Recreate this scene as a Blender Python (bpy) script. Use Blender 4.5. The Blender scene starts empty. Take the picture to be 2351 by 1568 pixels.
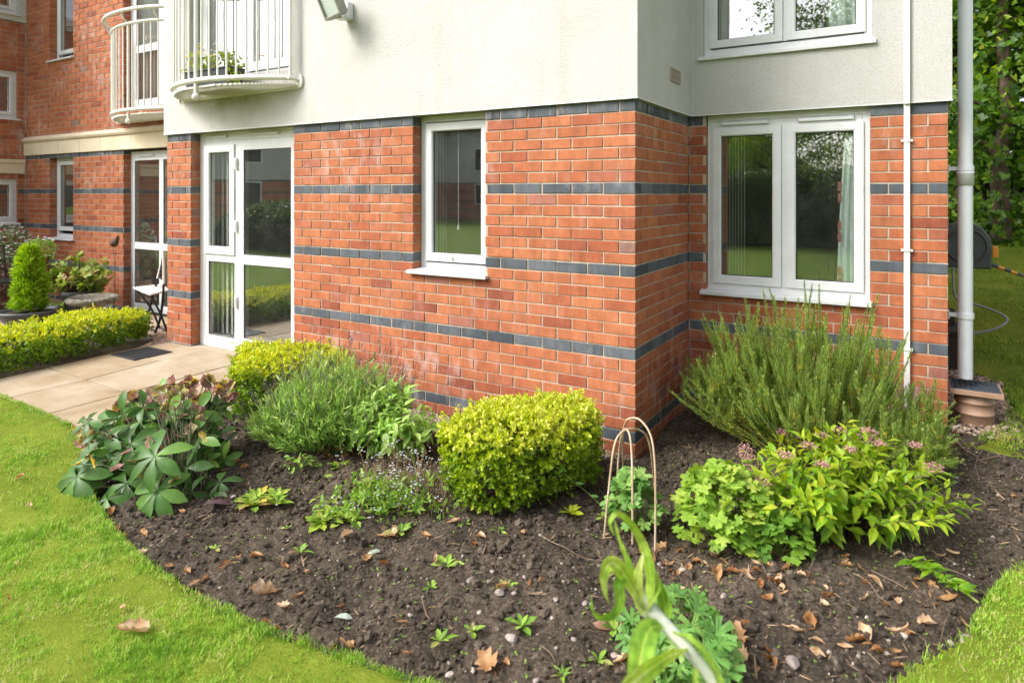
import bpy, bmesh, math, random
import numpy as np
from mathutils import Vector, Matrix

rng = np.random.default_rng(11)
random.seed(11)
scene = bpy.context.scene
COL = scene.collection
PI = math.pi

# ------------------------------------------------------------------ camera
FPX, HY, YAW = 1516.0, 444.5, 0.5444          # focal, horizon row (2351 x 1568 pixels), heading
CAM = np.array([1.4894, -3.9593, 1.65])
FWD = np.array([-math.sin(YAW), math.cos(YAW), 0.0])
RGT = np.array([math.cos(YAW), math.sin(YAW), 0.0])
UP = np.array([0, 0, 1.0])
cd = bpy.data.cameras.new("camera")
cam = bpy.data.objects.new("camera", cd)
COL.objects.link(cam)
cam.location = CAM
cam.rotation_euler = (PI / 2, 0, YAW)
cd.sensor_width = 36
cd.lens = FPX / 2351 * 36
cd.shift_y = -(784 - HY) / 2351
cd.clip_end = 400
cd.clip_start = 0.05
cd.dof.use_dof = True
cd.dof.focus_distance = 4.3
cd.dof.aperture_fstop = 2.6
scene.camera = cam


def ray(px, py):
    return RGT * ((px - 1175.5) / FPX) + FWD - UP * ((py - HY) / FPX)


def atd(px, py, d):
    return CAM + ray(px, py) * d


def depth_of(p):
    return float((np.asarray(p) - CAM) @ FWD)


GP = np.array([(-5, -.3, .12), (-4.4, 0, .125), (-3.3, -.3, .08), (-2.7, .0, .03), (-1.8, -.1, -.01), (-.9, -.1, -.02),
               (0, -.1, -.015), (.2, .8, .02), (1.0, 1.0, .09), (1.7, 1.1, .15), (2.2, .9, .15), (2.5, -.5, .09),
               (1.2, -1, .03), (.2, -1, .01), (1, -2.5, .0), (-1, -1.2, .02), (-2, -2, .04), (-3.4, -1.7, .07),
               (-4.6, -1.6, .09), (-1, -3.2, .02), (-4, -4, .05), (-8, 0, .1), (-7, -3, .08), (2.6, 9, .85),
               (3.2, 6, .52), (2.2, 3, .24), (4.5, 12, 1.3), (6, 9, .95), (5, 4, .4), (9, 14, 1.4), (-6, -14, .0),
               (4, -12, .0), (-20, -12, 0), (0, -24, 0), (20, -20, 0), (14, 4, .3)])


def gz(x, y):
    x = np.asarray(x, float); y = np.asarray(y, float)
    d2 = (x[..., None] - GP[:, 0]) ** 2 + (y[..., None] - GP[:, 1]) ** 2
    w = 1 / (d2 + .12) ** 1.8
    return (w * GP[:, 2]).sum(-1) / w.sum(-1)


def G(px, py, dz=0.0):
    z = .03
    r = ray(px, py)
    for _ in range(8):
        p = CAM + r * ((z - CAM[2]) / r[2])
        z = float(gz(p[0], p[1])) + dz
    return p


# ------------------------------------------------------------------ noise
_T = np.random.default_rng(5).random((256, 256))


def vn(x, y, f=1.0, s=0):
    x = np.asarray(x, float) * f + s * 17.3; y = np.asarray(y, float) * f + s * 9.7
    xi = np.floor(x).astype(int); yi = np.floor(y).astype(int)
    u = x - xi; v = y - yi
    u = u * u * (3 - 2 * u); v = v * v * (3 - 2 * v)
    a = _T[xi & 255, yi & 255]; b = _T[(xi + 1) & 255, yi & 255]
    c = _T[xi & 255, (yi + 1) & 255]; d = _T[(xi + 1) & 255, (yi + 1) & 255]
    return (a * (1 - u) + b * u) * (1 - v) + (c * (1 - u) + d * u) * v


# ------------------------------------------------------------------ mesh builder
WORLD = {}


class MB:
    def __init__(s):
        s.V = []; s.n = 0; s.L = []; s.S = []; s.MI = []; s.A = []

    def add(s, V, F, mi=0, a=.5, flip=False):
        V = np.asarray(V, float).reshape(-1, 3)
        if isinstance(F, np.ndarray):
            groups = [F]
        else:
            d = {}
            for f in F: d.setdefault(len(f), []).append(f)
            groups = [np.array(g) for g in d.values()]
        for g in groups:
            if flip: g = g[:, ::-1]
            s.L.append((g + s.n).ravel()); s.S.append(np.full(len(g), g.shape[1])); s.MI.append(np.full(len(g), mi))
        s.V.append(V); s.A.append(np.broadcast_to(np.asarray(a, float), (len(V),)).copy())
        s.n += len(V)

    def box(s, p, q, T=None, mi=0, a=.5):
        (x0, y0, z0), (x1, y1, z1) = p, q
        V = np.array([(x0, y0, z0), (x1, y0, z0), (x1, y1, z0), (x0, y1, z0), (x0, y0, z1), (x1, y0, z1), (x1, y1, z1), (x0, y1, z1)])
        F = np.array([(0, 3, 2, 1), (4, 5, 6, 7), (0, 1, 5, 4), (1, 2, 6, 5), (2, 3, 7, 6), (3, 0, 4, 7)])
        s.add(V if T is None else T(V), F, mi, a, flip=(T is not None and T.flip))

    def tube(s, P, r, n=6, mi=0, a=.5, caps=True):
        P = np.asarray(P, float); k = len(P)
        r = np.broadcast_to(np.asarray(r, float), (k,))
        t = np.gradient(P, axis=0); t /= np.linalg.norm(t, axis=1)[:, None] + 1e-9
        ref = np.array([0, 0, 1.0]) if abs(t[0, 2]) < .9 else np.array([1.0, 0, 0])
        V = []
        b = np.cross(t[0], ref); b /= np.linalg.norm(b)
        for i in range(k):
            b = b - t[i] * (b @ t[i]); b /= np.linalg.norm(b) + 1e-9
            c = np.cross(t[i], b)
            for j in range(n):
                th = 2 * PI * j / n
                V.append(P[i] + r[i] * (math.cos(th) * b + math.sin(th) * c))
        F = [(i * n + j, i * n + (j + 1) % n, (i + 1) * n + (j + 1) % n, (i + 1) * n + j) for i in range(k - 1) for j in range(n)]
        s.add(V, F, mi, a)
        if caps and n > 3:
            s.add(V[:n], [tuple(range(n))[::-1]], mi, a); s.add(V[-n:], [tuple(range(n))], mi, a)

    def lathe(s, prof, c=(0, 0, 0), n=24, mi=0, a=.5, wob=0):
        V = []
        for i, (r, z) in enumerate(prof):
            for j in range(n):
                th = 2 * PI * j / n
                rr = r * (1 + wob * (vn(th * 1.6 + 3, z * 9 + i, 1.5) - .5))
                V.append((c[0] + rr * math.cos(th), c[1] + rr * math.sin(th), c[2] + z))
        k = len(prof)
        F = [(i * n + j, i * n + (j + 1) % n, (i + 1) * n + (j + 1) % n, (i + 1) * n + j) for i in range(k - 1) for j in range(n)]
        s.add(V, F, mi, a)

    def scatter(s, tpl, pos, dirs, nrm, sc, a=.5, mi=0):
        V0, F0 = tpl
        pos = np.asarray(pos, float); k = len(pos)
        if k == 0: return
        dx = np.asarray(dirs, float); dx = dx / (np.linalg.norm(dx, axis=1)[:, None] + 1e-9)
        nz = np.asarray(nrm, float); nz = nz - dx * (nz * dx).sum(1)[:, None]
        l = np.linalg.norm(nz, axis=1)[:, None]
        nz = np.where(l < 1e-4, np.array([[.3, .2, .9]]), nz); nz = nz / (np.linalg.norm(nz, axis=1)[:, None] + 1e-9)
        dy = np.cross(nz, dx)
        sc = np.broadcast_to(np.asarray(sc, float), (k,))
        V = pos[:, None, :] + sc[:, None, None] * (V0[None, :, 0:1] * dx[:, None, :] + V0[None, :, 1:2] * dy[:, None, :] + V0[None, :, 2:3] * nz[:, None, :])
        m = len(V0)
        F = (F0[None] + (np.arange(k) * m)[:, None, None]).reshape(-1, F0.shape[1])
        a = np.broadcast_to(np.asarray(a, float), (k,))
        s.add(V.reshape(-1, 3), F, mi, np.repeat(a, m))

    def mesh(s, name, mats, origin=(0, 0, 0), smooth=False):
        me = bpy.data.meshes.new(name)
        V = np.concatenate(s.V) - np.asarray(origin)
        L = np.concatenate(s.L).astype(np.int32); S = np.concatenate(s.S).astype(np.int32)
        me.vertices.add(len(V)); me.vertices.foreach_set("co", V.astype(np.float32).ravel())
        me.loops.add(len(L)); me.loops.foreach_set("vertex_index", L)
        me.polygons.add(len(S))
        me.polygons.foreach_set("loop_start", np.concatenate([[0], np.cumsum(S)[:-1]]).astype(np.int32))
        me.polygons.foreach_set("material_index", np.concatenate(s.MI).astype(np.int32))
        me.polygons.foreach_set("use_smooth", np.full(len(S), bool(smooth)))
        at = me.attributes.new("a", 'FLOAT', 'POINT')
        at.data.foreach_set("value", np.concatenate(s.A).astype(np.float32))
        me.update(calc_edges=True)
        for m in (mats if isinstance(mats, (list, tuple)) else [mats]): me.materials.append(m)
        return me

    def build(s, name, mats, parent=None, origin=None, smooth=False, bevel=0):
        o_ = WORLD[parent.name] if parent is not None else np.asarray(origin if origin is not None else (0, 0, 0), float)
        ob = bpy.data.objects.new(name, s.mesh(name, mats, o_, smooth))
        COL.objects.link(ob)
        if parent is not None: ob.parent = parent
        else: ob.location = o_
        WORLD[ob.name] = o_
        if bevel:
            b = ob.modifiers.new("b", 'BEVEL'); b.width = bevel; b.segments = 2; b.limit_method = 'ANGLE'; b.angle_limit = .6
        return ob


def tag(o, label=None, cat=None, group=None, kind=None):
    if label: o["label"] = label
    if cat: o["category"] = cat
    if group: o["group"] = group
    if kind: o["kind"] = kind
    return o


def thing(name, label, cat, loc, group=None):
    o = bpy.data.objects.new(name, None)
    COL.objects.link(o); o.location = loc; o.empty_display_size = .1
    WORLD[o.name] = np.asarray(loc, float)
    return tag(o, label, cat, group)


class Wall:
    """local (u along the wall, n out of it, z) -> world"""
    def __init__(s, o, u, n):
        s.o = np.array([o[0], o[1], 0.0]); s.u = np.array([u[0], u[1], 0.0]); s.n = np.array([n[0], n[1], 0.0])
        s.flip = (u[0] * n[1] - u[1] * n[0]) < 0

    def __call__(s, V):
        V = np.asarray(V, float)
        return s.o + V[:, 0:1] * s.u + V[:, 1:2] * s.n + V[:, 2:3] * UP


class Ident:
    flip = False
    def __call__(s, V): return np.asarray(V, float)


def ring(m, T, u0, z0, u1, z1, w, nb, nf, ch=.006, mi=0):
    prof = [(0, nb), (0, nf), (w - ch, nf), (w, nf - ch), (w, nb)]
    V = []
    for d, n in prof:
        V += [(u0 + d, n, z0 + d), (u1 - d, n, z0 + d), (u1 - d, n, z1 - d), (u0 + d, n, z1 - d)]
    F = [(i * 4 + j, i * 4 + (j + 1) % 4, (i + 1) * 4 + (j + 1) % 4, (i + 1) * 4 + j) for i in range(4) for j in range(4)]
    m.add(T(np.array(V)), F, mi, .5, flip=not T.flip)


# ------------------------------------------------------------------ materials
def newmat(name):
    m = bpy.data.materials.new(name); m.use_nodes = True
    nt = m.node_tree; nt.nodes.clear()
    out = nt.nodes.new("ShaderNodeOutputMaterial")
    return m, nt, out


def N(nt, typ, **kw):
    n = nt.nodes.new(typ)
    for k, v in kw.items():
        if k.startswith("_"): setattr(n, k[1:], v)
        else:
            k = k.replace("__", " ")
            s = n.inputs[int(k[1:])] if (k[0] == "i" and k[1:].isdigit()) else n.inputs[k]
            if hasattr(v, "is_output") or isinstance(v, bpy.types.NodeSocket): nt.links.new(v, s)
            else: s.default_value = v
    return n


def c4(c): return (c[0], c[1], c[2], 1)


def ramp(nt, fac, stops, interp='LINEAR'):
    r = nt.nodes.new("ShaderNodeValToRGB"); r.color_ramp.interpolation = interp
    e = r.color_ramp.elements
    while len(e) < len(stops): e.new(.5)
    for i, (p, c) in enumerate(stops):
        e[i].position = p; e[i].color = c4(c) if not isinstance(c, (int, float)) else (c, c, c, 1)
    nt.links.new(fac, r.inputs[0])
    return r.outputs[0]


def noise(nt, scale, detail=4, rough=.55, vec=None, dist=0):
    n = nt.nodes.new("ShaderNodeTexNoise")
    n.inputs["Scale"].default_value = scale; n.inputs["Detail"].default_value = detail
    n.inputs["Roughness"].default_value = rough; n.inputs["Distortion"].default_value = dist
    if vec is None: vec = nt.nodes.new("ShaderNodeTexCoord").outputs["Object"]
    nt.links.new(vec, n.inputs["Vector"])
    return n.outputs["Fac"]


def mixc(nt, f, a, b, mode='MIX'):
    n = nt.nodes.new("ShaderNodeMix"); n.data_type = 'RGBA'; n.blend_type = mode
    for s, v in ((n.inputs[0], f), (n.inputs[6], a), (n.inputs[7], b)):
        if isinstance(v, bpy.types.NodeSocket): nt.links.new(v, s)
        elif isinstance(v, (int, float)): s.default_value = v
        else: s.default_value = c4(v)
    return n.outputs[2]


def bumpn(nt, h, strength=.3, dist=.01):
    b = N(nt, "ShaderNodeBump", Strength=strength, Distance=dist, Height=h)
    return b.outputs[0]


def simple(name, stops, scale=8, rough=.6, bump=None, metallic=0, detail=4, spec=.5, coat=0, attr=0.0, stretch=None):
    m, nt, out = newmat(name)
    vec = None
    if stretch:
        mp = N(nt, "ShaderNodeMapping", Vector=nt.nodes.new("ShaderNodeTexCoord").outputs["Object"], Scale=stretch)
        vec = mp.outputs[0]
    f = noise(nt, scale, detail, vec=vec)
    f = ramp(nt, f, [(.25, 0.), (.75, 1.)])
    if attr:
        at = N(nt, "ShaderNodeAttribute", _attribute_name="a")
        mm = N(nt, "ShaderNodeMix", _data_type='FLOAT'); mm.inputs[0].default_value = attr
        nt.links.new(f, mm.inputs[2]); nt.links.new(at.outputs["Fac"], mm.inputs[3]); f = mm.outputs[0]
    col = ramp(nt, f, stops)
    p = N(nt, "ShaderNodeBsdfPrincipled", Base__Color=col, Roughness=rough, Metallic=metallic, Specular__IOR__Level=spec, Coat__Weight=coat)
    if bump: nt.links.new(bumpn(nt, noise(nt, bump[0], 5), bump[1], bump[2]), p.inputs["Normal"])
    nt.links.new(p.outputs[0], out.inputs[0])
    return m


def leafmat(name, stops, rough=.45, transl=.35, spec=.35, vein=0, nscale=30, var=.35):
    m, nt, out = newmat(name)
    at = N(nt, "ShaderNodeAttribute", _attribute_name="a")
    col = ramp(nt, at.outputs["Fac"], stops)
    v = ramp(nt, noise(nt, nscale, 3), [(.3, 1 - var), (.7, 1 + var * .3)])
    col = mixc(nt, 1.0, col, v, 'MULTIPLY')
    p = N(nt, "ShaderNodeBsdfPrincipled", Base__Color=col, Roughness=rough, Specular__IOR__Level=spec)
    hs = N(nt, "ShaderNodeHueSaturation", Hue=.49, Saturation=1.1, Value=1.5, Color=col)
    t = N(nt, "ShaderNodeBsdfTranslucent", Color=hs.outputs[0])
    mx = N(nt, "ShaderNodeMixShader", Fac=transl, i1=p.outputs[0], i2=t.outputs[0])
    nt.links.new(mx.outputs[0], out.inputs[0])
    return m


def brickmat(name, stops, stain=True):
    m, nt, out = newmat(name)
    oc = nt.nodes.new("ShaderNodeTexCoord").outputs["Object"]
    at = N(nt, "ShaderNodeAttribute", _attribute_name="a")
    col = ramp(nt, at.outputs["Fac"], stops)
    # drag marks of the wire cut, across each brick
    mp = N(nt, "ShaderNodeMapping", Vector=oc, Scale=(38, 38, 5)).outputs[0]
    n1 = noise(nt, 1.0, 4, .6, vec=mp)
    col = mixc(nt, ramp(nt, n1, [(.3, 0.), (.75, .55)]), col, mixc(nt, 1.0, col, (.62, .52, .5), 'MULTIPLY'))
    n3 = ramp(nt, noise(nt, 9, 5, .65), [(.3, .72), (.62, 1.06)])
    col = mixc(nt, 1.0, col, n3, 'MULTIPLY')
    zz = N(nt, "ShaderNodeSeparateXYZ", Vector=oc).outputs[2]
    damp = N(nt, "ShaderNodeMapRange", Value=zz, From__Min=.40, From__Max=.02).outputs[0]
    damp = mixc(nt, 1.0, damp, ramp(nt, noise(nt, 5, 5, .6), [(.3, .1), (.65, .7)]), 'MULTIPLY')
    col = mixc(nt, damp, col, mixc(nt, 1.0, col, (.58, .62, .62), 'MULTIPLY'))
    n2 = noise(nt, 160, 3)
    col = mixc(nt, ramp(nt, n2, [(.3, .5), (.5, 0.)]), col, mixc(nt, 1.0, col, (.6, .55, .55), 'MULTIPLY'))
    if stain:
        mp2 = N(nt, "ShaderNodeMapping", Vector=oc, Scale=(10, 10, 4.2)).outputs[0]
        big = ramp(nt, noise(nt, 1.0, 5, .65, vec=mp2), [(.50, 0.), (.70, .56)])
        big2 = ramp(nt, noise(nt, 1.4, 2), [(.42, 0.), (.58, 1.)])
        # lime washes down from the ledge and rises from the damp foot of the wall
        z = N(nt, "ShaderNodeSeparateXYZ", Vector=oc).outputs[2]
        zr = ramp(nt, N(nt, "ShaderNodeMapRange", Value=z, From__Min=0., From__Max=2.4).outputs[0],
                  [(0, 1.), (.16, .9), (.3, .3), (.62, .2), (.78, .7), (.93, 1.)])
        k = mixc(nt, 1.0, mixc(nt, 1.0, big, big2, 'MULTIPLY'), zr, 'MULTIPLY')
        col = mixc(nt, k, col, (.62, .55, .53))
    p = N(nt, "ShaderNodeBsdfPrincipled", Base__Color=col, Roughness=.82, Specular__IOR__Level=.25)
    h = mixc(nt, .5, n1, noise(nt, 220, 4))
    nt.links.new(bumpn(nt, h, .35, .004), p.inputs["Normal"])
    nt.links.new(p.outputs[0], out.inputs[0])
    return m


def glassmat():
    m, nt, out = newmat("window_glass")
    f = N(nt, "ShaderNodeFresnel", IOR=1.5)
    k = N(nt, "ShaderNodeMath", _operation='MULTIPLY_ADD', i0=f.outputs[0], i1=3.0, i2=.22)
    k.use_clamp = True
    bf = nt.nodes.new("ShaderNodeNewGeometry").outputs["Backfacing"]
    inv = N(nt, "ShaderNodeMath", _operation='SUBTRACT', i0=1.0, i1=bf)
    k = N(nt, "ShaderNodeMath", _operation='MULTIPLY', i0=k.outputs[0], i1=inv.outputs[0])
    g = N(nt, "ShaderNodeBsdfGlossy", Color=(.97, .98, .97, 1), Roughness=0.0)
    nz = noise(nt, 1.3, 1)
    nt.links.new(bumpn(nt, nz, .05, .03), g.inputs["Normal"])
    t = N(nt, "ShaderNodeBsdfTransparent", Color=(.93, .95, .94, 1))
    mx = N(nt, "ShaderNodeMixShader", Fac=k.outputs[0], i1=t.outputs[0], i2=g.outputs[0])
    film = ramp(nt, noise(nt, 7, 6, .65), [(.35, .006), (.7, .022)])
    df = N(nt, "ShaderNodeBsdfDiffuse", Color=(.62, .63, .60, 1))
    mx = N(nt, "ShaderNodeMixShader", Fac=film, i1=mx.outputs[0], i2=df.outputs[0])
    nt.links.new(mx.outputs[0], out.inputs[0])
    return m


RED = [(0, (.30, .088, .050)), (.2, (.40, .120, .056)), (.45, (.45, .152, .068)), (.7, (.49, .180, .080)), (.92, (.40, .135, .08)), (.985, (.37, .16, .12)), (1, (.25, .16, .125))]
M_red = brickmat("red_brick", RED)
M_blue = brickmat("blue_brick", [(0, (.065, .078, .092)), (.5, (.105, .122, .14)), (1, (.15, .168, .185))])
M_mortar = simple("mortar", [(0, (.34, .27, .205)), (1, (.52, .43, .34))], 14, .95, (150, .5, .004))
def rendermat():
    m, nt, out = newmat("cement_render")
    oc = nt.nodes.new("ShaderNodeTexCoord").outputs["Object"]
    f = ramp(nt, noise(nt, 1.5, 8, .62, vec=oc), [(.3, 0.), (.72, 1.)])
    col = ramp(nt, f, [(0, (.490, .476, .442)), (.5, (.548, .536, .510)), (1, (.578, .568, .546))])
    st = N(nt, "ShaderNodeMapping", Vector=oc, Scale=(11, 11, .55)).outputs[0]
    sk = ramp(nt, noise(nt, 1.0, 5, .6, vec=st), [(.52, 0.), (.75, .38)])
    col = mixc(nt, sk, col, (.43, .412, .36))
    sp = ramp(nt, noise(nt, 95, 3, .6, vec=oc), [(.36, .40), (.47, 0.)])
    col = mixc(nt, sp, col, (.30, .29, .255))
    # green algae in the damp under the balcony and along the drip edge
    sx_ = N(nt, "ShaderNodeSeparateXYZ", Vector=oc)
    dx = N(nt, "ShaderNodeMath", _operation='ABSOLUTE', i0=N(nt, "ShaderNodeMath", _operation='ADD', i0=sx_.outputs[0], i1=3.9).outputs[0])
    d1 = N(nt, "ShaderNodeMapRange", Value=dx.outputs[0], From__Min=.95, From__Max=.25).outputs[0]
    d2 = N(nt, "ShaderNodeMapRange", Value=sx_.outputs[2], From__Min=2.30, From__Max=2.58).outputs[0]
    d3 = N(nt, "ShaderNodeMapRange", Value=sx_.outputs[2], From__Min=2.72, From__Max=2.62).outputs[0]
    al = N(nt, "ShaderNodeMath", _operation='MULTIPLY', i0=d1, i1=N(nt, "ShaderNodeMath", _operation='MULTIPLY', i0=d2, i1=d3).outputs[0])
    al = N(nt, "ShaderNodeMath", _operation='MULTIPLY', i0=al.outputs[0], i1=ramp(nt, noise(nt, 4, 6, .65, vec=oc), [(.38, 0.), (.62, .75)]))
    col = mixc(nt, al.outputs[0], col, (.27, .27, .13))
    p = N(nt, "ShaderNodeBsdfPrincipled", Base__Color=col, Roughness=.92, Specular__IOR__Level=.2)
    h = mixc(nt, .4, noise(nt, 120, 6, .65, vec=oc), noise(nt, 300, 3, vec=oc))
    nt.links.new(bumpn(nt, h, .75, .012), p.inputs["Normal"])
    nt.links.new(p.outputs[0], out.inputs[0])
    return m


M_render = rendermat()
M_stone = simple("cast_stone", [(0, (.60, .49, .34)), (1, (.70, .60, .45))], 3, .85, (120, .25, .004))
def upvcmat():
    m, nt, out = newmat("white_plastic")
    oc = nt.nodes.new("ShaderNodeTexCoord").outputs["Object"]
    col = ramp(nt, noise(nt, 5, 5, vec=oc), [(.3, (.60, .61, .61)), (.7, (.70, .71, .715))])
    d = ramp(nt, noise(nt, 22, 7, .7, vec=oc), [(.56, 0.), (.74, .34)])
    col = mixc(nt, d, col, (.42, .41, .34))
    p = N(nt, "ShaderNodeBsdfPrincipled", Base__Color=col, Roughness=.36)
    nt.links.new(p.outputs[0], out.inputs[0]); return m


M_upvc = upvcmat()
M_seal = simple("rubber_seal", [(0, (.02, .02, .02)), (1, (.03, .03, .03))], 6, .6)
M_glass = glassmat()
M_steelw = simple("cream_painted_steel", [(0, (.66, .65, .58)), (1, (.76, .75, .70))], 14, .42, (60, .12, .003))
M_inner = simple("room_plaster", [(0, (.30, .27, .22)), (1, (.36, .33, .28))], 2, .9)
M_vent = simple("vent_terracotta", [(0, (.30, .25, .21)), (1, (.42, .36, .31))], 20, .8)
M_tile = simple("roof_tile", [(0, (.10, .055, .045)), (1, (.17, .09, .07))], 14, .9, (30, .6, .02))
M_pipe = simple("grey_plastic_pipe", [(0, (.62, .64, .68)), (1, (.70, .72, .76))], 3, .38)
M_trunk = simple("white_trunking", [(0, (.66, .63, .58)), (1, (.76, .74, .70))], 12, .4)
M_floodm = simple("cast_metal_grey", [(0, (.20, .20, .165)), (1, (.29, .29, .25))], 30, .55, (80, .15, .002), metallic=.3)
M_blackm = simple("black_metal", [(0, (.016, .018, .022)), (1, (.04, .042, .05))], 30, .4, metallic=.5)
M_rust = simple("rusty_iron", [(0, (.045, .028, .02)), (1, (.11, .065, .04))], 30, .75)
M_charc = simple("charcoal_plastic", [(0, (.042, .046, .052)), (1, (.075, .082, .09))], 10, .5)
M_terrac = simple("brown_clay_plastic", [(0, (.28, .16, .10)), (1, (.36, .23, .155))], 14, .6)
M_orange = simple("orange_plastic", [(0, (.62, .23, .02)), (1, (.70, .28, .03))], 10, .4)
M_lich = simple("lichen_stone", [(0, (.05, .045, .035)), (.45, (.16, .145, .11)), (1, (.34, .31, .25))], 22, .95, (60, .7, .01), detail=8)
M_sand = simple("sandstone", [(0, (.42, .33, .20)), (1, (.56, .46, .30))], 12, .9, (80, .4, .005))
M_slab = simple("paving_slab", [(0, (.19, .135, .08)), (.3, (.31, .23, .14)), (.6, (.37, .295, .205)), (.8, (.42, .345, .255)), (1, (.47, .40, .31))], 3.2, .85, (180, .35, .004), detail=9, attr=.22)
M_curt = simple("green_curtain_cloth", [(0, (.74, .84, .78)), (1, (.80, .88, .83))], 20, .9)
M_curtg = simple("grey_curtain_cloth", [(0, (.55, .55, .54)), (1, (.66, .66, .65))], 20, .9)
M_blind = simple("blind_cloth", [(0, (.74, .74, .68)), (1, (.82, .82, .77))], 20, .8)
M_pink = simple("printed_flower_cloth", [(0, (.40, .12, .09)), (1, (.52, .22, .17))], 30, .9)
M_wire = simple("cane_wire", [(0, (.30, .19, .10)), (.5, (.46, .33, .21)), (1, (.62, .52, .40))], 9, .5)
M_bark = simple("bark", [(0, (.035, .022, .014)), (.5, (.10, .067, .045)), (1, (.19, .135, .095))], 14, .95, (40, .9, .02), detail=8, stretch=(1, 1, .3))
M_twig = simple("twig", [(0, (.085, .055, .035)), (1, (.24, .17, .115))], 25, .85)
M_fence = simple("dark_timber", [(0, (.014, .008, .007)), (1, (.042, .025, .02))], 10, .85, stretch=(1, 1, .15), attr=.4)
M_drain = simple("dark_iron_grid", [(0, (.035, .038, .042)), (1, (.08, .085, .095))], 20, .5, metallic=.4)

# ------------------------------------------------------------------ ground materials
def soilmat():
    m, nt, out = newmat("garden_soil")
    oc = nt.nodes.new("ShaderNodeTexCoord").outputs["Object"]
    a = noise(nt, 2.2, 5, vec=oc)
    b = noise(nt, 70, 8, .7, vec=oc)
    col = ramp(nt, b, [(.28, (.015, .0115, .009)), (.5, (.047, .036, .026)), (.72, (.142, .112, .084))])
    col2 = ramp(nt, b, [(.28, (.021, .016, .013)), (.5, (.084, .064, .047)), (.72, (.21, .168, .128))])
    col = mixc(nt, ramp(nt, a, [(.4, 0.), (.62, 1.)]), col, col2)
    gr = ramp(nt, noise(nt, 6, 6, .7, vec=oc), [(.60, 0.), (.70, .5)])
    col = mixc(nt, gr, col, (.055, .060, .018))
    sp = ramp(nt, noise(nt, 190, 2, vec=oc), [(.66, 0.), (.70, .75)])
    col = mixc(nt, sp, col, (.22, .18, .145))
    p = N(nt, "ShaderNodeBsdfPrincipled", Base__Color=col, Roughness=.95, Specular__IOR__Level=.15)
    nt.links.new(bumpn(nt, b, .9, .012), p.inputs["Normal"])
    nt.links.new(p.outputs[0], out.inputs[0])
    return m


def turfmat(name, stops, sc=2.5):
    m, nt, out = newmat(name)
    oc = nt.nodes.new("ShaderNodeTexCoord").outputs["Object"]
    a = mixc(nt, .5, noise(nt, sc, 5, .6, vec=oc), noise(nt, 60, 6, .7, vec=oc))
    col = ramp(nt, a, stops)
    p = N(nt, "ShaderNodeBsdfPrincipled", Base__Color=col, Roughness=.95, Specular__IOR__Level=.1)
    nt.links.new(bumpn(nt, noise(nt, 110, 6, .7, vec=oc), .9, .02), p.inputs["Normal"])
    nt.links.new(p.outputs[0], out.inputs[0])
    return m


M_soil = soilmat()
M_turf = turfmat("turf_base", [(.3, (.12, .16, .016)), (.55, (.22, .28, .03)), (.75, (.32, .33, .06))])
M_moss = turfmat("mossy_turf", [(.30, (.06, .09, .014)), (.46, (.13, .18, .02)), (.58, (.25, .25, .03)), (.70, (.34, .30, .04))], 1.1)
M_far = turfmat("far_grass", [(.3, (.06, .11, .012)), (.5, (.11, .18, .02)), (.7, (.18, .25, .04))], 1.6)


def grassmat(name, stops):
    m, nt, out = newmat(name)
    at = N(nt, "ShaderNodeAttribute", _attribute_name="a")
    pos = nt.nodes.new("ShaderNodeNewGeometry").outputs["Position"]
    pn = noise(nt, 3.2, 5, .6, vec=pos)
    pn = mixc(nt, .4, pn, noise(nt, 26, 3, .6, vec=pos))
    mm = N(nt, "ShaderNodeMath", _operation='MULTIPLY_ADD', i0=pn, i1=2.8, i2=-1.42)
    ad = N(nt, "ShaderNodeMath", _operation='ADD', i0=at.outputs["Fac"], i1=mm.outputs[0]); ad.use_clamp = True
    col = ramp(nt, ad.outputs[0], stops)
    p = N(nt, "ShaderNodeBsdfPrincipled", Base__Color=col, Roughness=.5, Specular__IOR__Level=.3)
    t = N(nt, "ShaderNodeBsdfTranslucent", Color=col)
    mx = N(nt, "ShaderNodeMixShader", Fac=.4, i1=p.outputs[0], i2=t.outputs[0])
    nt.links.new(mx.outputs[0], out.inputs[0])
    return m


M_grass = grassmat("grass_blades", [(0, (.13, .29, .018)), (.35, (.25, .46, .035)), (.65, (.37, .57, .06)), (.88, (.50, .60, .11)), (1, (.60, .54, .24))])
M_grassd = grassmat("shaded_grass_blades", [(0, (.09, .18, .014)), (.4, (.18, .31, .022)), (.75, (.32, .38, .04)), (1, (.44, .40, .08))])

# ------------------------------------------------------------------ templates
def leafT(seg=3, w=.3, prof='ovate', fold=.15, droop=.25, wave=0.0):
    V = []
    for i in range(seg + 1):
        t = i / seg
        if prof == 'ovate': ww = math.sin(PI * min(1, t ** .75)) ** .85
        elif prof == 'obov': ww = math.sin(PI * min(1, t ** 1.5 * .97 + .015)) ** .8 if t < 1 else .1
        elif prof == 'lanc': ww = math.sin(PI * t ** .8) ** 1.15
        elif prof == 'round': ww = math.sin(PI * (t * .96 + .02)) ** .55
        else: ww = (1 - t ** 2.2) * .9 + .05
        ww = max(ww, .04) * w * .5 * 2
        z = -droop * t * t
        zw = z + fold * ww + wave * math.sin(i * 2.3)
        zx = z + fold * ww - wave * math.sin(i * 2.3 + 1)
        V += [(t, -ww / 2 * 1.0, zw), (t, 0, z), (t, ww / 2 * 1.0, zx)]
    F = []
    for i in range(seg):
        b = i * 3
        F += [(b, b + 3, b + 4, b + 1), (b + 1, b + 4, b + 5, b + 2)]
    return np.array(V), np.array(F)


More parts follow.
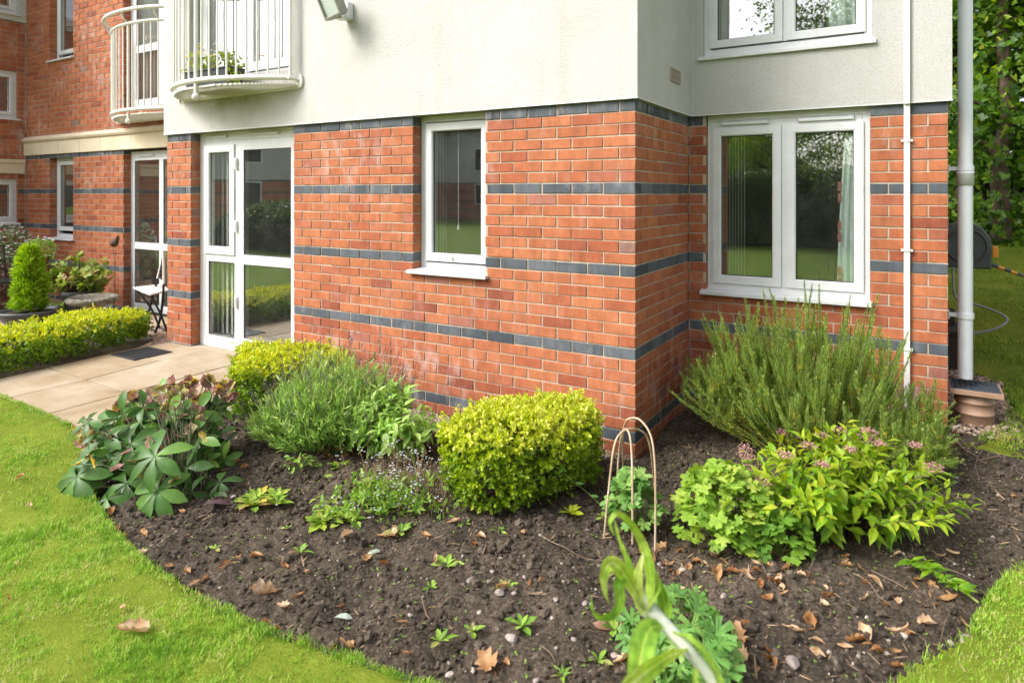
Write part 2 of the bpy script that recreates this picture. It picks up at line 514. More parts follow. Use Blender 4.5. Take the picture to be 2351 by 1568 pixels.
def needleT(w=.14, bend=.15):
    V = np.array([(0, -w / 2, 0), (0, w / 2, 0), (.55, w / 2, bend * .3), (.55, -w / 2, bend * .3), (1, .01, bend), (1, -.01, bend)])
    return V, np.array([(0, 3, 2, 1), (3, 5, 4, 2)])


def lobeT(lobes=5, depth=.4, teeth=3, amp=.1, cup=.18, span=1.72, sharp=1.0):
    """palmate leaf lying in x-y, stalk at the origin, reaching to +x"""
    n = lobes * teeth * 2
    pts = []
    for i in range(n + 1):
        t = i / n
        th = (t - .5) * span * PI
        l = abs(math.sin(PI * t * lobes)) ** sharp
        r = (1 - depth) + depth * l
        r *= 1 + amp * (1 if i % 2 else -1)
        r *= .62 + .38 * math.cos(th * .42) ** 2
        pts.append((r * math.cos(th), r * math.sin(th)))
    V = [(0, 0, 0)]
    for (x, y) in pts:
        V.append((x * .5, y * .5, cup * .4 * math.hypot(x, y) + .03 * math.sin(9 * math.atan2(y, x))))
    for (x, y) in pts:
        d = math.hypot(x, y)
        V.append((x, y, cup * d - .25 * cup * d * d + .05 * math.sin(7 * math.atan2(y, x) + 1)))
    V = np.array(V); V[:, 0] += .0
    F = []
    k = len(pts)
    for i in range(k - 1):
        F += [(0, 1 + i, 2 + i, 2 + i), (1 + i, 1 + k + i, 2 + k + i, 2 + i)]
    # triangles are kept as quads with a doubled corner moved a hair
    V2 = list(map(tuple, V)); F2 = []
    for f in F:
        if f[2] == f[3]:
            q = V[f[2]]; V2.append((q[0] * .999, q[1] * .999, q[2])); F2.append((f[0], f[1], f[2], len(V2) - 1))
        else: F2.append(f)
    return np.array(V2), np.array(F2)


def lumpT(seed, sub=1, rough=.25, flat=.75):
    bm = bmesh.new(); bmesh.ops.create_icosphere(bm, subdivisions=sub, radius=1)
    r = np.random.default_rng(seed)
    V = np.array([v.co for v in bm.verts]); F = np.array([[v.index for v in f.verts] for f in bm.faces]); bm.free()
    d = r.normal(size=(6, 3)); d /= np.linalg.norm(d, axis=1)[:, None]
    for k in d:  # planed faces like broken stone
        lim = .50 + .28 * r.random(); h = V @ k
        V = np.where((h > lim)[:, None], V - (h - lim)[:, None] * k * .9, V)
    V *= 1 + rough * (r.random((len(V), 1)) - .5)
    V *= np.array([1, .7 + .25 * r.random(), flat])
    return V, F


LUMPS = [lumpT(i) for i in range(4)]
LUMPS2 = [lumpT(20 + i, 2, .05, .62) for i in range(5)]


def rdir(n):
    v = rng.normal(size=(n, 3)); return v / np.linalg.norm(v, axis=1)[:, None]


def lumps(m, P, s, a, tpl=LUMPS):
    P = np.asarray(P); k = len(P); w = rng.integers(0, len(tpl), k)
    s = np.broadcast_to(s, (k,)); a = np.broadcast_to(a, (k,))
    for i in range(len(tpl)):
        q = w == i
        if q.any():
            d = rdir(q.sum()); d[:, 2] *= .3
            n_ = rdir(q.sum()) * .5 + np.array([0, 0, 1.])
            m.scatter(tpl[i], P[q], d, n_, s[q], a[q])


def inpoly(x, y, poly):
    x = np.asarray(x); y = np.asarray(y); c = np.zeros(x.shape, bool)
    n = len(poly)
    for i in range(n):
        x0, y0 = poly[i]; x1, y1 = poly[(i + 1) % n]
        if y0 == y1: continue
        t = (y0 > y) != (y1 > y)
        c ^= t & (x < (x1 - x0) * (y - y0) / (y1 - y0) + x0)
    return c


def dpoly(x, y, poly):
    d = np.full(np.shape(x), 1e9)
    n = len(poly)
    for i in range(n):
        a = np.array(poly[i]); b = np.array(poly[(i + 1) % n]); e = b - a
        t = np.clip(((x - a[0]) * e[0] + (y - a[1]) * e[1]) / (e @ e + 1e-12), 0, 1)
        d = np.minimum(d, np.hypot(x - a[0] - t * e[0], y - a[1] - t * e[1]))
    return d


def gridmesh(m, x0, x1, y0, y1, st, zf, keep=None):
    nx = int((x1 - x0) / st) + 1; ny = int((y1 - y0) / st) + 1
    X, Y = np.meshgrid(np.linspace(x0, x1, nx), np.linspace(y0, y1, ny), indexing='ij')
    Z = zf(X, Y)
    idx = np.arange(nx * ny).reshape(nx, ny)
    F = np.stack([idx[:-1, :-1], idx[1:, :-1], idx[1:, 1:], idx[:-1, 1:]], -1).reshape(-1, 4)
    if keep is not None:
        cx = (X[:-1, :-1] + X[1:, 1:]) / 2; cy = (Y[:-1, :-1] + Y[1:, 1:]) / 2
        F = F[keep(cx, cy).ravel()]
    used = np.unique(F); mp = np.zeros(nx * ny, int); mp[used] = np.arange(len(used))
    V = np.stack([X, Y, Z], -1).reshape(-1, 3)[used]
    m.add(V, mp[F])
# ------------------------------------------------------------------ ground, lawns, path
m = MB()
gridmesh(m, -60, 60, -60, 60, 1.0, lambda X, Y: gz(X, Y) - .09)
tag(m.build("ground", M_far), kind="structure")

LAWN = [(-5.05, -1.66), (-4.6, -1.655), (-3.9, -1.665), (-3.42, -1.67), (-3.0, -1.78), (-2.6, -1.95), (-2.2, -2.12), (-1.78, -2.25), (-1.36, -2.325), (-.92, -2.345),
        (-.5, -2.325), (-.13, -2.27), (.08, -2.24), (.3, -2.18), (.75, -2.12), (1.0, -2.3), (1.15, -2.6), (1.2, -3.6), (1.2, -5.5), (-7.5, -5.5), (-7.5, -2.0)]
LAWN2 = [(2.25, -.12), (1.95, -.37), (1.85, -.52), (1.76, -.72), (1.70, -.9), (1.66, -1.05), (1.53, -1.25), (1.42, -1.48), (1.37, -1.8), (1.5, -2.6), (2.2, -3.6), (4.5, -3.6), (4.5, .4), (3.0, .3)]
LAWN3 = [(1.80, .86), (1.90, 1.1), (2.02, 1.4), (2.06, 1.9), (1.98, 2.35), (1.78, 2.6), (1.75, 5.5), (1.75, 10.4), (8.5, 11.0), (8.5, .9), (3.2, .45), (2.4, .56), (2.0, .74)]


def soilz(X, Y):
    z = gz(X, Y) - .012
    z = z + .06 * (vn(X, Y, 1.7, 1) - .5) + .045 * (vn(X, Y, 6, 2) - .5)
    c = vn(X, Y, 22, 3); z = z + 0.035 * np.clip(c - .42, 0, 1) + .018 * np.clip(vn(X, Y, 48, 4) - .45, 0, 1)
    wall = np.clip((.35 - np.abs(Y + .15)) / .2, 0, 1) * (X < .1)
    z = z * (1 - wall * .5) + wall * .5 * (gz(X, Y) - .02)
    for L in (LAWN, LAWN2, LAWN3):
        d = dpoly(X, Y, L); z = z - .035 * np.exp(-(d / .07) ** 2) - np.where(inpoly(X, Y, L), .09 if L is not LAWN3 else .02, 0)
    return z


m = MB()
gridmesh(m, -3.2, 2.7, -2.75, 1.75, .0125, soilz, lambda X, Y: (~((Y > .02) & (X < .02)) & ~((Y > 1.17) & (X < 1.71)) & ~((X < -2.77) & (Y > -1.66))))
gridmesh(m, 2.70, 4.6, -1.2, 1.75, .05, soilz)
gridmesh(m, -6.4, -5.02, -4.2, .95, .04, lambda X, Y: soilz(X, Y) - .02)
tag(m.build("flower_bed", M_soil, smooth=True), kind="structure")


def lawn(name, poly, st, bb, mat, lift=.03, rag=.0):
    m = MB()
    def zf(X, Y):
        z = gz(X, Y) + lift + .014 * (vn(X, Y, 2.3, 7) - .5) + .010 * (vn(X, Y, 14, 8) - .5)
        d = dpoly(X, Y, poly)
        return z - .03 * np.exp(-(d / .03) ** 2)
    gridmesh(m, *bb, st, zf, lambda X, Y: inpoly(X + rag * (vn(X, Y, 7, 61) - .5), Y + rag * (vn(X, Y, 7, 62) - .5), poly))
    return tag(m.build(name, mat, smooth=True), kind="structure")


lawn("lawn", LAWN, .025, (-7.5, 1.25, -5.5, -1.6), M_turf)
lawn("lawn", LAWN2, .025, (1.3, 4.5, -3.6, .45), M_turf)
lawn("mossy_lawn", LAWN3, .03, (1.7, 6.5, .4, 11), M_moss, -.006, .22)


def blades(name, poly, bb, dens, h, w, mat, seed, holes=0.0, camcut=None, tuft=.5):
    r = np.random.default_rng(seed)
    n = int((bb[1] - bb[0]) * (bb[3] - bb[2]) * dens)
    x = r.uniform(bb[0], bb[1], n); y = r.uniform(bb[2], bb[3], n)
    k = inpoly(x, y, poly)
    x = x[k]; y = y[k]
    dd = dpoly(x, y, poly)
    k = r.random(len(x)) < np.clip(.55 + .9 * vn(x, y, 9, 12) - holes * (vn(x, y, 2.6, 13) > .62), 0.12, 1)
    if camcut is not None:
        px = (x - CAM[0]) * RGT[0] + (y - CAM[1]) * RGT[1]; dep = (x - CAM[0]) * FWD[0] + (y - CAM[1]) * FWD[1]
        k &= (dep > .4) & (np.abs(px) < .9 * dep + .35) & (dep > camcut[0]) & (dep <= camcut[1])
    x = x[k]; y = y[k]; n = len(x)
    z = gz(x, y) + .02
    hh = h * r.uniform(.4, 1.3, n) * (.35 + .75 * vn(x, y, 6, 14) + .75 * vn(x, y, 21, 16) ** 2)
    th = r.uniform(0, 2 * PI, n); lean = r.uniform(.05, .95, n)
    dx = np.cos(th) * lean; dy = np.sin(th) * lean
    px_ = -np.sin(th + r.normal(0, .6, n)); py_ = np.cos(th)
    ww = w * r.uniform(.6, 1.3, n)
    V = np.zeros((n, 6, 3))
    for i, (t, wf) in enumerate(((0, 1), (.55, .8), (1, .12))):
        cx = x + dx * hh * t ** 1.6; cy = y + dy * hh * t ** 1.6; cz = z + hh * t * (1 - .3 * lean * t)
        V[:, 2 * i] = np.stack([cx - px_ * ww * wf / 2, cy - py_ * ww * wf / 2, cz], -1)
        V[:, 2 * i + 1] = np.stack([cx + px_ * ww * wf / 2, cy + py_ * ww * wf / 2, cz], -1)
    F = np.array([(0, 1, 3, 2), (2, 3, 5, 4)])
    F = (F[None] + (np.arange(n) * 6)[:, None, None]).reshape(-1, 4)
    a = np.clip(r.normal(.5, .2, n) + .5 * (vn(x, y, 30, 17) - .5), 0, 1); a[r.random(n) < .05 + .22 * np.clip(vn(x, y, 4, 18) - .55, 0, 1)] = 1.0
    m = MB(); m.add(V.reshape(-1, 3), F, 0, np.repeat(a, 6))
    return tag(m.build(name, mat), kind="stuff")


blades("grass", LAWN, (-4.0, 1.25, -5.4, -1.6), 46000, .024, .0030, M_grass, 3, .5, (0, 3.4))
blades("grass", LAWN, (-7.4, 1.25, -5.4, -1.6), 26000, .024, .0038, M_grass, 4, .5, (3.4, 9))
blades("grass", LAWN2, (1.3, 4.4, -3.5, .45), 36000, .024, .0030, M_grass, 5, .7, (0, 5))
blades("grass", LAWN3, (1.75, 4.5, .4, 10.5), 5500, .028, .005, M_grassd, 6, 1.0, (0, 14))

# path of pale slabs
m = MB()
xs = [-5.03, -4.375, -3.765, -3.16, -2.75]
ys = [-1.675, -1.095, -.47, .10]
for i in range(4):
    for j in range(3):
        x0, x1 = xs[i] + .0055, xs[i + 1] - .0055; y0, y1 = ys[j] + .0055, ys[j + 1] - .0055
        t = rng.normal(0, .002)
        P = [(x0, y0), (x1, y0), (x1, y1), (x0, y1)]
        zt = [float(gz(a, b)) + .012 + t for a, b in P]
        if i == 0 and j == 2: pass
        V = [(a, b, z - .05) for (a, b), z in zip(P, zt)] + [(a, b, z) for (a, b), z in zip(P, zt)]
        m.add(V, [(4, 5, 6, 7), (0, 1, 5, 4), (1, 2, 6, 5), (2, 3, 7, 6), (3, 0, 4, 7)], 0, rng.random())
tag(m.build("path", M_slab, bevel=.004), kind="structure")
m = MB(); gridmesh(m, -5.05, -2.75, -1.68, .12, .06, lambda X, Y: gz(X, Y) - .001)
tag(m.build("path_bedding", M_soil), kind="structure")
m = MB()
for i in range(7):
    for j in range(5):
        x0 = -10.2 + i * .6; y0 = -2.15 + j * .6
        z = .112 + rng.normal(0, .0015)
        m.box((x0 + .004, y0 + .004, .05), (x0 + .596, min(y0 + .596, .85), z), a=rng.random())
tag(m.build("patio", M_slab, bevel=.004), kind="structure")

# drain cover in the path
g0 = G(245, 832); g1 = G(360, 824); g2 = G(295, 812)
t = thing("drain_grid", "dark ribbed metal drain grid let into the pale path by the clipped hedge", "drain cover", (-4.78, -.44, .125))
zt = float(gz(-4.78, -.44)) + .016
m = MB(); ring(m, Ident(), 0, 0, 1, 1, .1, 0, 1)
m = MB()
T0 = (-4.96, -.60); T1 = (-4.56, -.24)
for (p, q) in (((T0[0], T0[1]), (T1[0], T0[1] + .014)), ((T0[0], T1[1] - .014), (T1[0], T1[1])), ((T0[0], T0[1] + .014), (T0[0] + .014, T1[1] - .014)), ((T1[0] - .014, T0[1] + .014), (T1[0], T1[1] - .014))):
    m.box((p[0], p[1], zt - .012), (q[0], q[1], zt + .006))
m.build("frame", M_drain, t)
m = MB()
for i in range(20):
    x = T0[0] + .02 + i * .0185
    m.box((x, T0[1] + .0145, zt - .012), (x + .009, T1[1] - .0145, zt + .003))
m.box((T0[0] + .0145, T0[1] + .0145, zt - .013), (T1[0] - .0145, T1[1] - .0145, zt - .0115))
m.build("bars", M_drain, t)

# ------------------------------------------------------------------ the building
B = thing("apartment_building", "red brick and cream render apartment block with slate blue brick bands and white windows", "building", (0, 0, 0))
WA = Wall((0, 0), (1, 0), (0, -1))            # main front, u = x
WR = Wall((0, 0), (0, 1), (1, 0))             # return wall, u = y
YR = 1.157
WW = Wall((0, YR), (1, 0), (0, -1))           # set back wall on the right
WS = Wall((1.69, 0), (0, 1), (1, 0))          # far right flank
YL = .9
WL = Wall((0, YL), (1, 0), (0, -1))           # left wing
XP = -10.28
WP = Wall((XP, 0), (0, 1), (1, 0))            # wing at the far left
CR = .075


def bricks(wf, u0, u1, k0, k1, ops=(), par=0, anchor=0.0, blue=True, end=None, name="brick_wall", mats=None, rnd=1.0):
    m = MB(); VB = []; FB = []; MI = []; AB = []
    D = .009
    for k in range(k0, k1):
        iv = [(u0, u1)]
        for (a, b, c, d) in ops:
            if c <= k < d:
                nv = []
                for (p, q) in iv:
                    if b <= p or a >= q: nv.append((p, q)); continue
                    if a > p: nv.append((p, a))
                    if b < q: nv.append((b, q))
                iv = nv
        isb = blue and k % 7 == 1
        off = anchor + (.1125 if (k + par) % 2 else 0.0)
        for (p, q) in iv:
            z0 = k * CR
            m.add(wf([(p, -.006, z0), (q, -.006, z0), (q, -.006, z0 + CR), (p, -.006, z0 + CR)]), [(0, 1, 2, 3)], 0, rng.random(), flip=not wf.flip)
            i0 = math.floor((p - off) / .225) - 1
            s = off + i0 * .225
            while s < q:
                a = max(p, s); b = min(q, s + .215)
                if s < p and p - s > .19: a = None
                if a is not None and b - a > .02:
                    j = rng.normal(0, .0010, 4)
                    if abs(a - p) > 1e-6: a += j[0]
                    if abs(b - q) > 1e-6: b += j[1]
                    zb = z0 + j[2]; zt = z0 + .0655 + j[3]
                    n = rng.normal(0, .0009); tl = rng.normal(0, .0007, 4)
                    c = .0035
                    o = len(VB) * 12
                    VB.append([(a, -D, zb), (b, -D, zb), (b, -D, zt), (a, -D, zt), (a, n - c, zb), (b, n - c, zb), (b, n - c, zt), (a, n - c, zt),
                               (a + c * .6, n + tl[0], zb + c * .6), (b - c * .6, n + tl[1], zb + c * .6), (b - c * .6, n + tl[2], zt - c * .6), (a + c * .6, n + tl[3], zt - c * .6)])
                    for e in ((0, 1, 5, 4), (1, 2, 6, 5), (2, 3, 7, 6), (3, 0, 4, 7), (4, 5, 9, 8), (5, 6, 10, 9), (6, 7, 11, 10), (7, 4, 8, 11), (8, 9, 10, 11)):
                        FB.append([o + v for v in e]); MI.append(2 if isb else 1)
                    AB += [min(1, max(0, (rng.random() if rng.random() < .35 else rng.normal(.5, .17)) * rnd))] * 12
                s += .225
    if VB:
        V = wf(np.array(VB).reshape(-1, 3)); F = np.array(FB); MI = np.array(MI)
        base = m.n
        m.V.append(V); m.n += len(V); m.A.append(np.array(AB))
        if not wf.flip: F = F[:, ::-1]
        F = F[:, ::-1]
        m.L.append((F + base).ravel()); m.S.append(np.full(len(F), 4)); m.MI.append(MI)
    return m.build(name, mats or [M_mortar, M_red, M_blue], B)


def kk(z): return int(round(z / CR))


TOP = 30
# main front
opsA = [(-4.64, -3.145, -2, TOP), (-1.80, -1.133, 14, TOP)]
bricks(WA, -5.04, -4.64, -2, TOP, (), par=0, anchor=.01)
bricks(WA, -3.145, 0, -2, TOP, opsA, par=0, anchor=.01)
for (x, k0, k1) in ((-4.64, 1, TOP), (-1.80, 14, TOP)):
    bricks(Wall((x, 0), (0, 1), (1, 0)), .0092, .102, k0, k1)
for (x, k0, k1) in ((-3.145, 1, TOP), (-1.133, 14, TOP)):
    bricks(Wall((x, 0), (0, 1), (-1, 0)), .0092, .102, k0, k1)
bricks(Wall((-5.04, 0), (0, 1), (-1, 0)), .0092, YL, 0, TOP, par=1)
bricks(WR, .0092, YR, -2, TOP, par=1, anchor=.0)
# right wall
bricks(WW, .0, 1.69, -1, TOP, [(.135, 1.247, 12, TOP)], par=1, anchor=1.6975 - .225 * 8)
bricks(Wall((.135, YR), (0, 1), (1, 0)), .0092, .06, 12, TOP)
bricks(Wall((1.247, YR), (0, 1), (-1, 0)), .0092, .06, 12, TOP)
bricks(WS, YR + .0092, 5.2, 0, TOP, par=1, anchor=YR)
# left wing
opsL = [(-9.53, -8.837, 13, 29), (-7.53, -6.15, -2, 30), (-9.53, -8.837, 48, 64), (-7.53, -6.15, 37, 66)]
bricks(WL, XP, -7.53, 0, 30, opsL, par=1, anchor=-7.53)
bricks(WL, -6.15, -5.04, 0, 30, (), par=1, anchor=-7.53)
bricks(WL, XP, -5.04, 33, 74, opsL, par=1, anchor=-7.53, blue=False)
for (x, k0, k1, bl) in ((-9.53, 13, 29, 1), (-7.53, 1, 30, 1), (-9.53, 48, 64, 0), (-7.53, 37, 66, 0)):
    bricks(Wall((x, YL), (0, 1), (1, 0)), .0092, .102, k0, k1, blue=bool(bl))
for (x, k0, k1, bl) in ((-8.837, 13, 29, 1), (-6.15, 1, 30, 1), (-8.837, 48, 64, 0), (-6.15, 37, 66, 0)):
    bricks(Wall((x, YL), (0, 1), (-1, 0)), .0092, .102, k0, k1, blue=bool(bl))
# far left wing (its storeys are stepped down)
DARKR = 1.0
opsP = [(-.5, .80, 16, 25), (-.5, .80, 37, 47)]
bricks(WP, -1.6, YL - .0092, 0, 26, opsP, par=0, anchor=YL)
bricks(WP, -1.6, YL - .0092, 29, 57, opsP, par=0, anchor=YL, blue=False)
for k0, k1 in ((16, 25), (37, 47)):
    bricks(Wall((XP, .80), (-1, 0), (0, -1)), .0092, .07, k0, k1, blue=False)
bricks(Wall((XP, -1.6), (-1, 0), (0, -1)), .0092, 3.5, 0, 57, blue=False)


def panelwall(wf, u0, u1, z0, z1, ops, nf, nb, name, mat, rev=.11):
    us = sorted({u0, u1, *[v for o in ops for v in o[:2]]}); zs = sorted({z0, z1, *[v for o in ops for v in o[2:]]})
    m = MB()
    for i in range(len(us) - 1):
        for j in range(len(zs) - 1):
            uc = (us[i] + us[i + 1]) / 2; zc = (zs[j] + zs[j + 1]) / 2
            if any(o[0] < uc < o[1] and o[2] < zc < o[3] for o in ops): continue
            m.add(wf([(us[i], nf, zs[j]), (us[i + 1], nf, zs[j]), (us[i + 1], nf, zs[j + 1]), (us[i], nf, zs[j + 1])]), [(0, 1, 2, 3)], flip=not wf.flip)
    def strip(a, b, n0, n1, fl=False):
        m.add(wf([(a[0], n0, a[1]), (b[0], n0, b[1]), (b[0], n1, b[1]), (a[0], n1, a[1])]), [(0, 1, 2, 3)])
    strip((u0, z0), (u1, z0), nf, nb); strip((u0, z0), (u0, z1), nf, nb); strip((u1, z0), (u1, z1), nf, nb); strip((u0, z1), (u1, z1), nf, nb)
    for o in ops:
        strip((o[0], o[2]), (o[1], o[2]), nf, -rev); strip((o[0], o[2]), (o[0], o[3]), nf, -rev)
        strip((o[1], o[2]), (o[1], o[3]), nf, -rev); strip((o[0], o[3]), (o[1], o[3]), nf, -rev)
    return m.build(name, mat, B)


RZ = 2.253
panelwall(WA, -5.062, .022, RZ, 5.6, [(-4.64, -3.17, 2.74, 4.85)], .022, -.15, "rendered_wall", M_render)
panelwall(WR, -.022 + .003, YR - .022, RZ, 5.6, [], .0218, -.15, "rendered_wall", M_render)
panelwall(Wall((-5.0, 0), (0, 1), (-1, 0)), -.019, YL, RZ, 5.6, [], .0618, .04, "rendered_wall", M_render)
panelwall(WW, .0222, 1.712, RZ, 5.6, [(.115, 1.262, 2.69, 3.95)], .022, -.15, "rendered_wall", M_render)
panelwall(WS, YR - .019, 5.2, RZ, 5.6, [], .0222, -.15, "rendered_wall", M_render)
panelwall(WP, -1.62, YL - .003, 4.285, 5.6, [(-.5, .80, 4.40, 5.4)], .03, -.1, "rendered_wall", M_render)
# stop bead under the render: a thin white drip edge
m = MB()
for wf, a, b in ((WA, -5.066, .026), (WR, -.0225, YR - .0265), (WW, .0265, 1.716)):
    m.box((a, .0005, RZ - .007), (b, .0262, RZ - .0005), wf)
m.build("drip_bead", M_upvc, B)
# stone string courses
m = MB()
m.box((XP - .02 + .021, -.05, 2.232), (-5.06, .03, 2.432), WL)
m.build("stone_band", M_stone, B, bevel=.004)
m = MB()
V = np.array([(XP + .001, 0, 2.434), (XP + .001, .05, 2.434), (XP + .001, .065, 2.46), (XP + .001, .065, 2.475), (XP + .001, 0, 2.52)])
V2 = V.copy(); V2[:, 0] = -5.062
m.add(WL(np.concatenate([V, V2])), [(0, 1, 6, 5), (1, 2, 7, 6), (2, 3, 8, 7), (3, 4, 9, 8)])
m.build("stone_moulding", M_stone, B)
m = MB()
M_sj = simple("stone_joint_dark", [(0, (.36, .29, .2)), (1, (.42, .34, .25))], 10, .9)
for x in (-9.72, -9.2, -8.6, -8.05, -7.3, -6.45):
    m = MB(); m.box((x, .0302, 2.234), (x + .004, .0312, 2.43), WL); m.build("stone_joint", M_sj, B)
m = MB()
m.box((-1.6, -.05, 1.955), (YL - .031, .03, 2.11), WP); m.box((-1.6, -.05, 2.112), (YL - .031, .05, 2.17), WP)
m.build("stone_band", M_stone, B, bevel=.004)
# floors, inner walls and roof: what the windows look into
m = MB()
m.box((-12.9, 1.05, 2.32), (-5.05, 5.1, 2.62)); m.box((-4.98, .16, 2.32), (-.06, 5.1, 2.62)); m.box((.03, YR + .16, 2.32), (1.66, 5.1, 2.62))
m.box((-12.9, 1.05, 0.0), (-5.05, 5.1, .1)); m.box((-4.98, .16, -.1), (-.06, 5.1, .1)); m.box((.03, YR + .16, -.1), (1.66, 5.1, .12))
m.box((-12.9, 5.1, -.1), (1.66, 5.2, 5.6)); m.box((-5.05, .2, -.1), (-4.98, 5.1, 5.5)); m.box((-.13, .2, -.1), (-.04, 5.1, 5.5)); m.box((-3.0, 1.9, .1), (-2.9, 5.1, 5.5))
m.box((-13, -1.5, -.1), (-12.9, 5.2, 5.6)); m.box((-8.2, 1.1, .1), (-8.1, 5.1, 5.5)); m.box((-10.9, 1.05, .1), (-10.4, 5.1, 5.5))
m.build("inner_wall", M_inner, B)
m = MB()
V = [(-5.4, -.35, 5.6), (2.05, -.35, 5.6), (2.05, 5.6, 5.6), (-5.4, 5.6, 5.6), (-5.4, 2.6, 7.3), (2.05, 2.6, 7.3)]
m.add(V, [(0, 1, 5, 4), (2, 3, 4, 5), (1, 2, 5), (3, 0, 4), (3, 2, 1, 0)])
V = [(-13.2, .6, 5.6), (-5.41, .6, 5.6), (-5.41, 5.6, 5.6), (-13.2, 5.6, 5.6), (-13.2, 3.1, 7.1), (-5.41, 3.1, 7.1)]
m.add(V, [(0, 1, 5, 4), (2, 3, 4, 5), (1, 2, 5), (3, 0, 4), (3, 2, 1, 0)])
m.box((-13.2, -1.9, 5.6), (-10.0, .59, 5.75))
m.build("roof", M_tile, B)


# ------------------------------------------------------------------ windows and doors
def pane(wf, u0, u1, z0, z1, n, parent):
    m = MB()
    m.box((u0, n - .004, z0), (u1, n + .004, z1), wf)
    m.build("pane", M_glass, parent)
    m = MB(); ring(m, wf, u0 - .004, z0 - .004, u1 + .004, z1 + .004, .012, n + .0045, n + .0085, .002)
    m.build("seal", M_seal, parent)


def vent(wf, u0, u1, z, n, parent):
    m = MB()
    m.box((u0, n, z), (u1, n + .018, z + .022), wf); m.box((u0 - .006, n, z - .004), (u0 - .0005, n + .02, z + .027), wf); m.box((u1 + .0005, n, z - .004), (u1 + .006, n + .02, z + .027), wf)
    m.build("trickle_vent", M_upvc, parent, bevel=.003)


def window(wf, u0, u1, z0, z1, rec, panels, name="window", label=None, fw=.05, sill=None, vents=(), bars=(), kind=None):
    """panels: (u0, u1, z0, z1, sash_width or 0, extra bottom)"""
    m = MB(); nf = -rec; nb = -rec - .065
    ring(m, wf, u0, z0, u1, z1, fw, nb, nf)
    for (a, b, c, d) in bars: m.box((a, nb + .004, c), (b, nf - .003, d), wf)
    for p in panels:
        if p[4]: ring(m, wf, p[0], p[2], p[1], p[3], p[4], nb + .01, nf + .014, .008)
    w = m.build(name, M_upvc, B)
    if label: w["label"] = label
    for p in panels:
        s = p[4] - .002 if p[4] else 0.0
        pane(wf, p[0] + s, p[1] - s, p[2] + s, p[3] - s, nf - .018, w)
    if sill:
        a, b, z, out, t = sill
        m = MB()
        V = np.array([(a, -rec - .02, z + t + .012), (b, -rec - .02, z + t + .012), (b, out, z + t - .006), (a, out, z + t - .006), (a, -rec - .02, z), (b, -rec - .02, z), (b, out, z - .008), (a, out, z - .008)])
        m.add(wf(V), [(0, 1, 2, 3), (4, 7, 6, 5), (0, 4, 5, 1), (1, 5, 6, 2), (2, 6, 7, 3), (3, 7, 4, 0)], flip=wf.flip)
        m.build("sill", M_upvc, w, bevel=.004)
    for v in vents: vent(wf, v[0], v[1], v[2], nf, w)
    return w


# narrow kitchen window on the main front
w = window(WA, -1.798, -1.135, 1.066, 2.248, .1, [(-1.745, -1.17, 1.13, 2.19, .062)], label="tall narrow white window in the main brick front", sill=(-1.835, -1.105, 1.045, .045, .022))
m = MB(); m.box((-1.50, -.0855, 1.150), (-1.475, -.066, 1.17), WA); m.box((-1.49, -.066, 1.155), (-1.484, -.058, 1.195), WA); m.build("handle", M_upvc, w, bevel=.003)
# patio door
w = window(WA, -4.637, -3.148, .135, 2.248, .1,
           [(-4.552, -4.09, 1.055, 2.125, .075), (-4.505, -4.098, .25, .975, 0), (-3.965, -3.30, 1.065, 2.065, 0), (-3.965, -3.30, .27, .975, 0)],
           name="patio_door", label="white glazed patio door in four panes", fw=.085,
           bars=[(-4.552, -4.0871, 2.1255, 2.163), (-4.087, -4.0, .22, 2.163), (-4.552, -4.0871, .98, 1.05), (-4.5519, -4.505, .22, .98), (-3.9999, -3.965, .22, 2.163), (-3.965, -3.2331, .975, 1.065), (-3.30, -3.2331, 1.0651, 2.163), (-3.3, -3.2331, .22, .9749),
                 (-3.965, -3.3001, 2.065, 2.163), (-3.965, -3.3001, .22, .27), (-4.505, -4.0981, .22, .25), (-4.0981, -4.0871, .22, .98)], vents=[(-4.45, -4.2, 2.195), (-3.85, -3.45, 2.195)])
for z in (.55, 1.28, 1.88):
    m = MB(); m.box((-4.072, -.0995, z), (-4.042, -.078, z + .11), WA); m.tube(WA(np.array([(-4.057, -.082, z + .02), (-4.057, -.082, z + .09)])), .011, 8)
    m.build("hinge", M_upvc, w, bevel=.004)
m = MB(); m.box((-4.66, -.1, .10), (-3.12, .02, .132), WA); m.build("threshold", M_slab, w)
# large window of the set back wall
w = window(WW, .138, 1.244, .915, 2.248, .045, [(.178, .672, .965, 2.147, .062), (.708, 1.206, .965, 2.147, .062)], label="large white two light window above the rosemary", sill=(.098, 1.262, .886, .05, .028),
           bars=[(.6725, .7075, .965, 2.1475), (.188, 1.194, 2.148, 2.198)], vents=[(.25, .58, 2.168), (.79, 1.14, 2.168)])
# upper window above it
window(WW, .118, 1.259, 2.70, 3.945, .02, [(.16, .685, 2.76, 3.9, .058), (.715, 1.218, 2.76, 3.9, .058)], label="upper white two light window in the cream render", sill=(.085, 1.285, 2.672, .05, .026), bars=[(.6852, .7148, 2.76, 3.9)])
# balcony door on the main front
window(WA, -4.637, -3.173, 2.745, 4.84, .1, [(-4.58, -3.92, 2.8, 4.79, .085), (-3.88, -3.23, 2.8, 4.79, .085)], name="balcony_door", label="white double balcony door in the cream render", bars=[(-3.9198, -3.8802, 2.8, 4.79)])
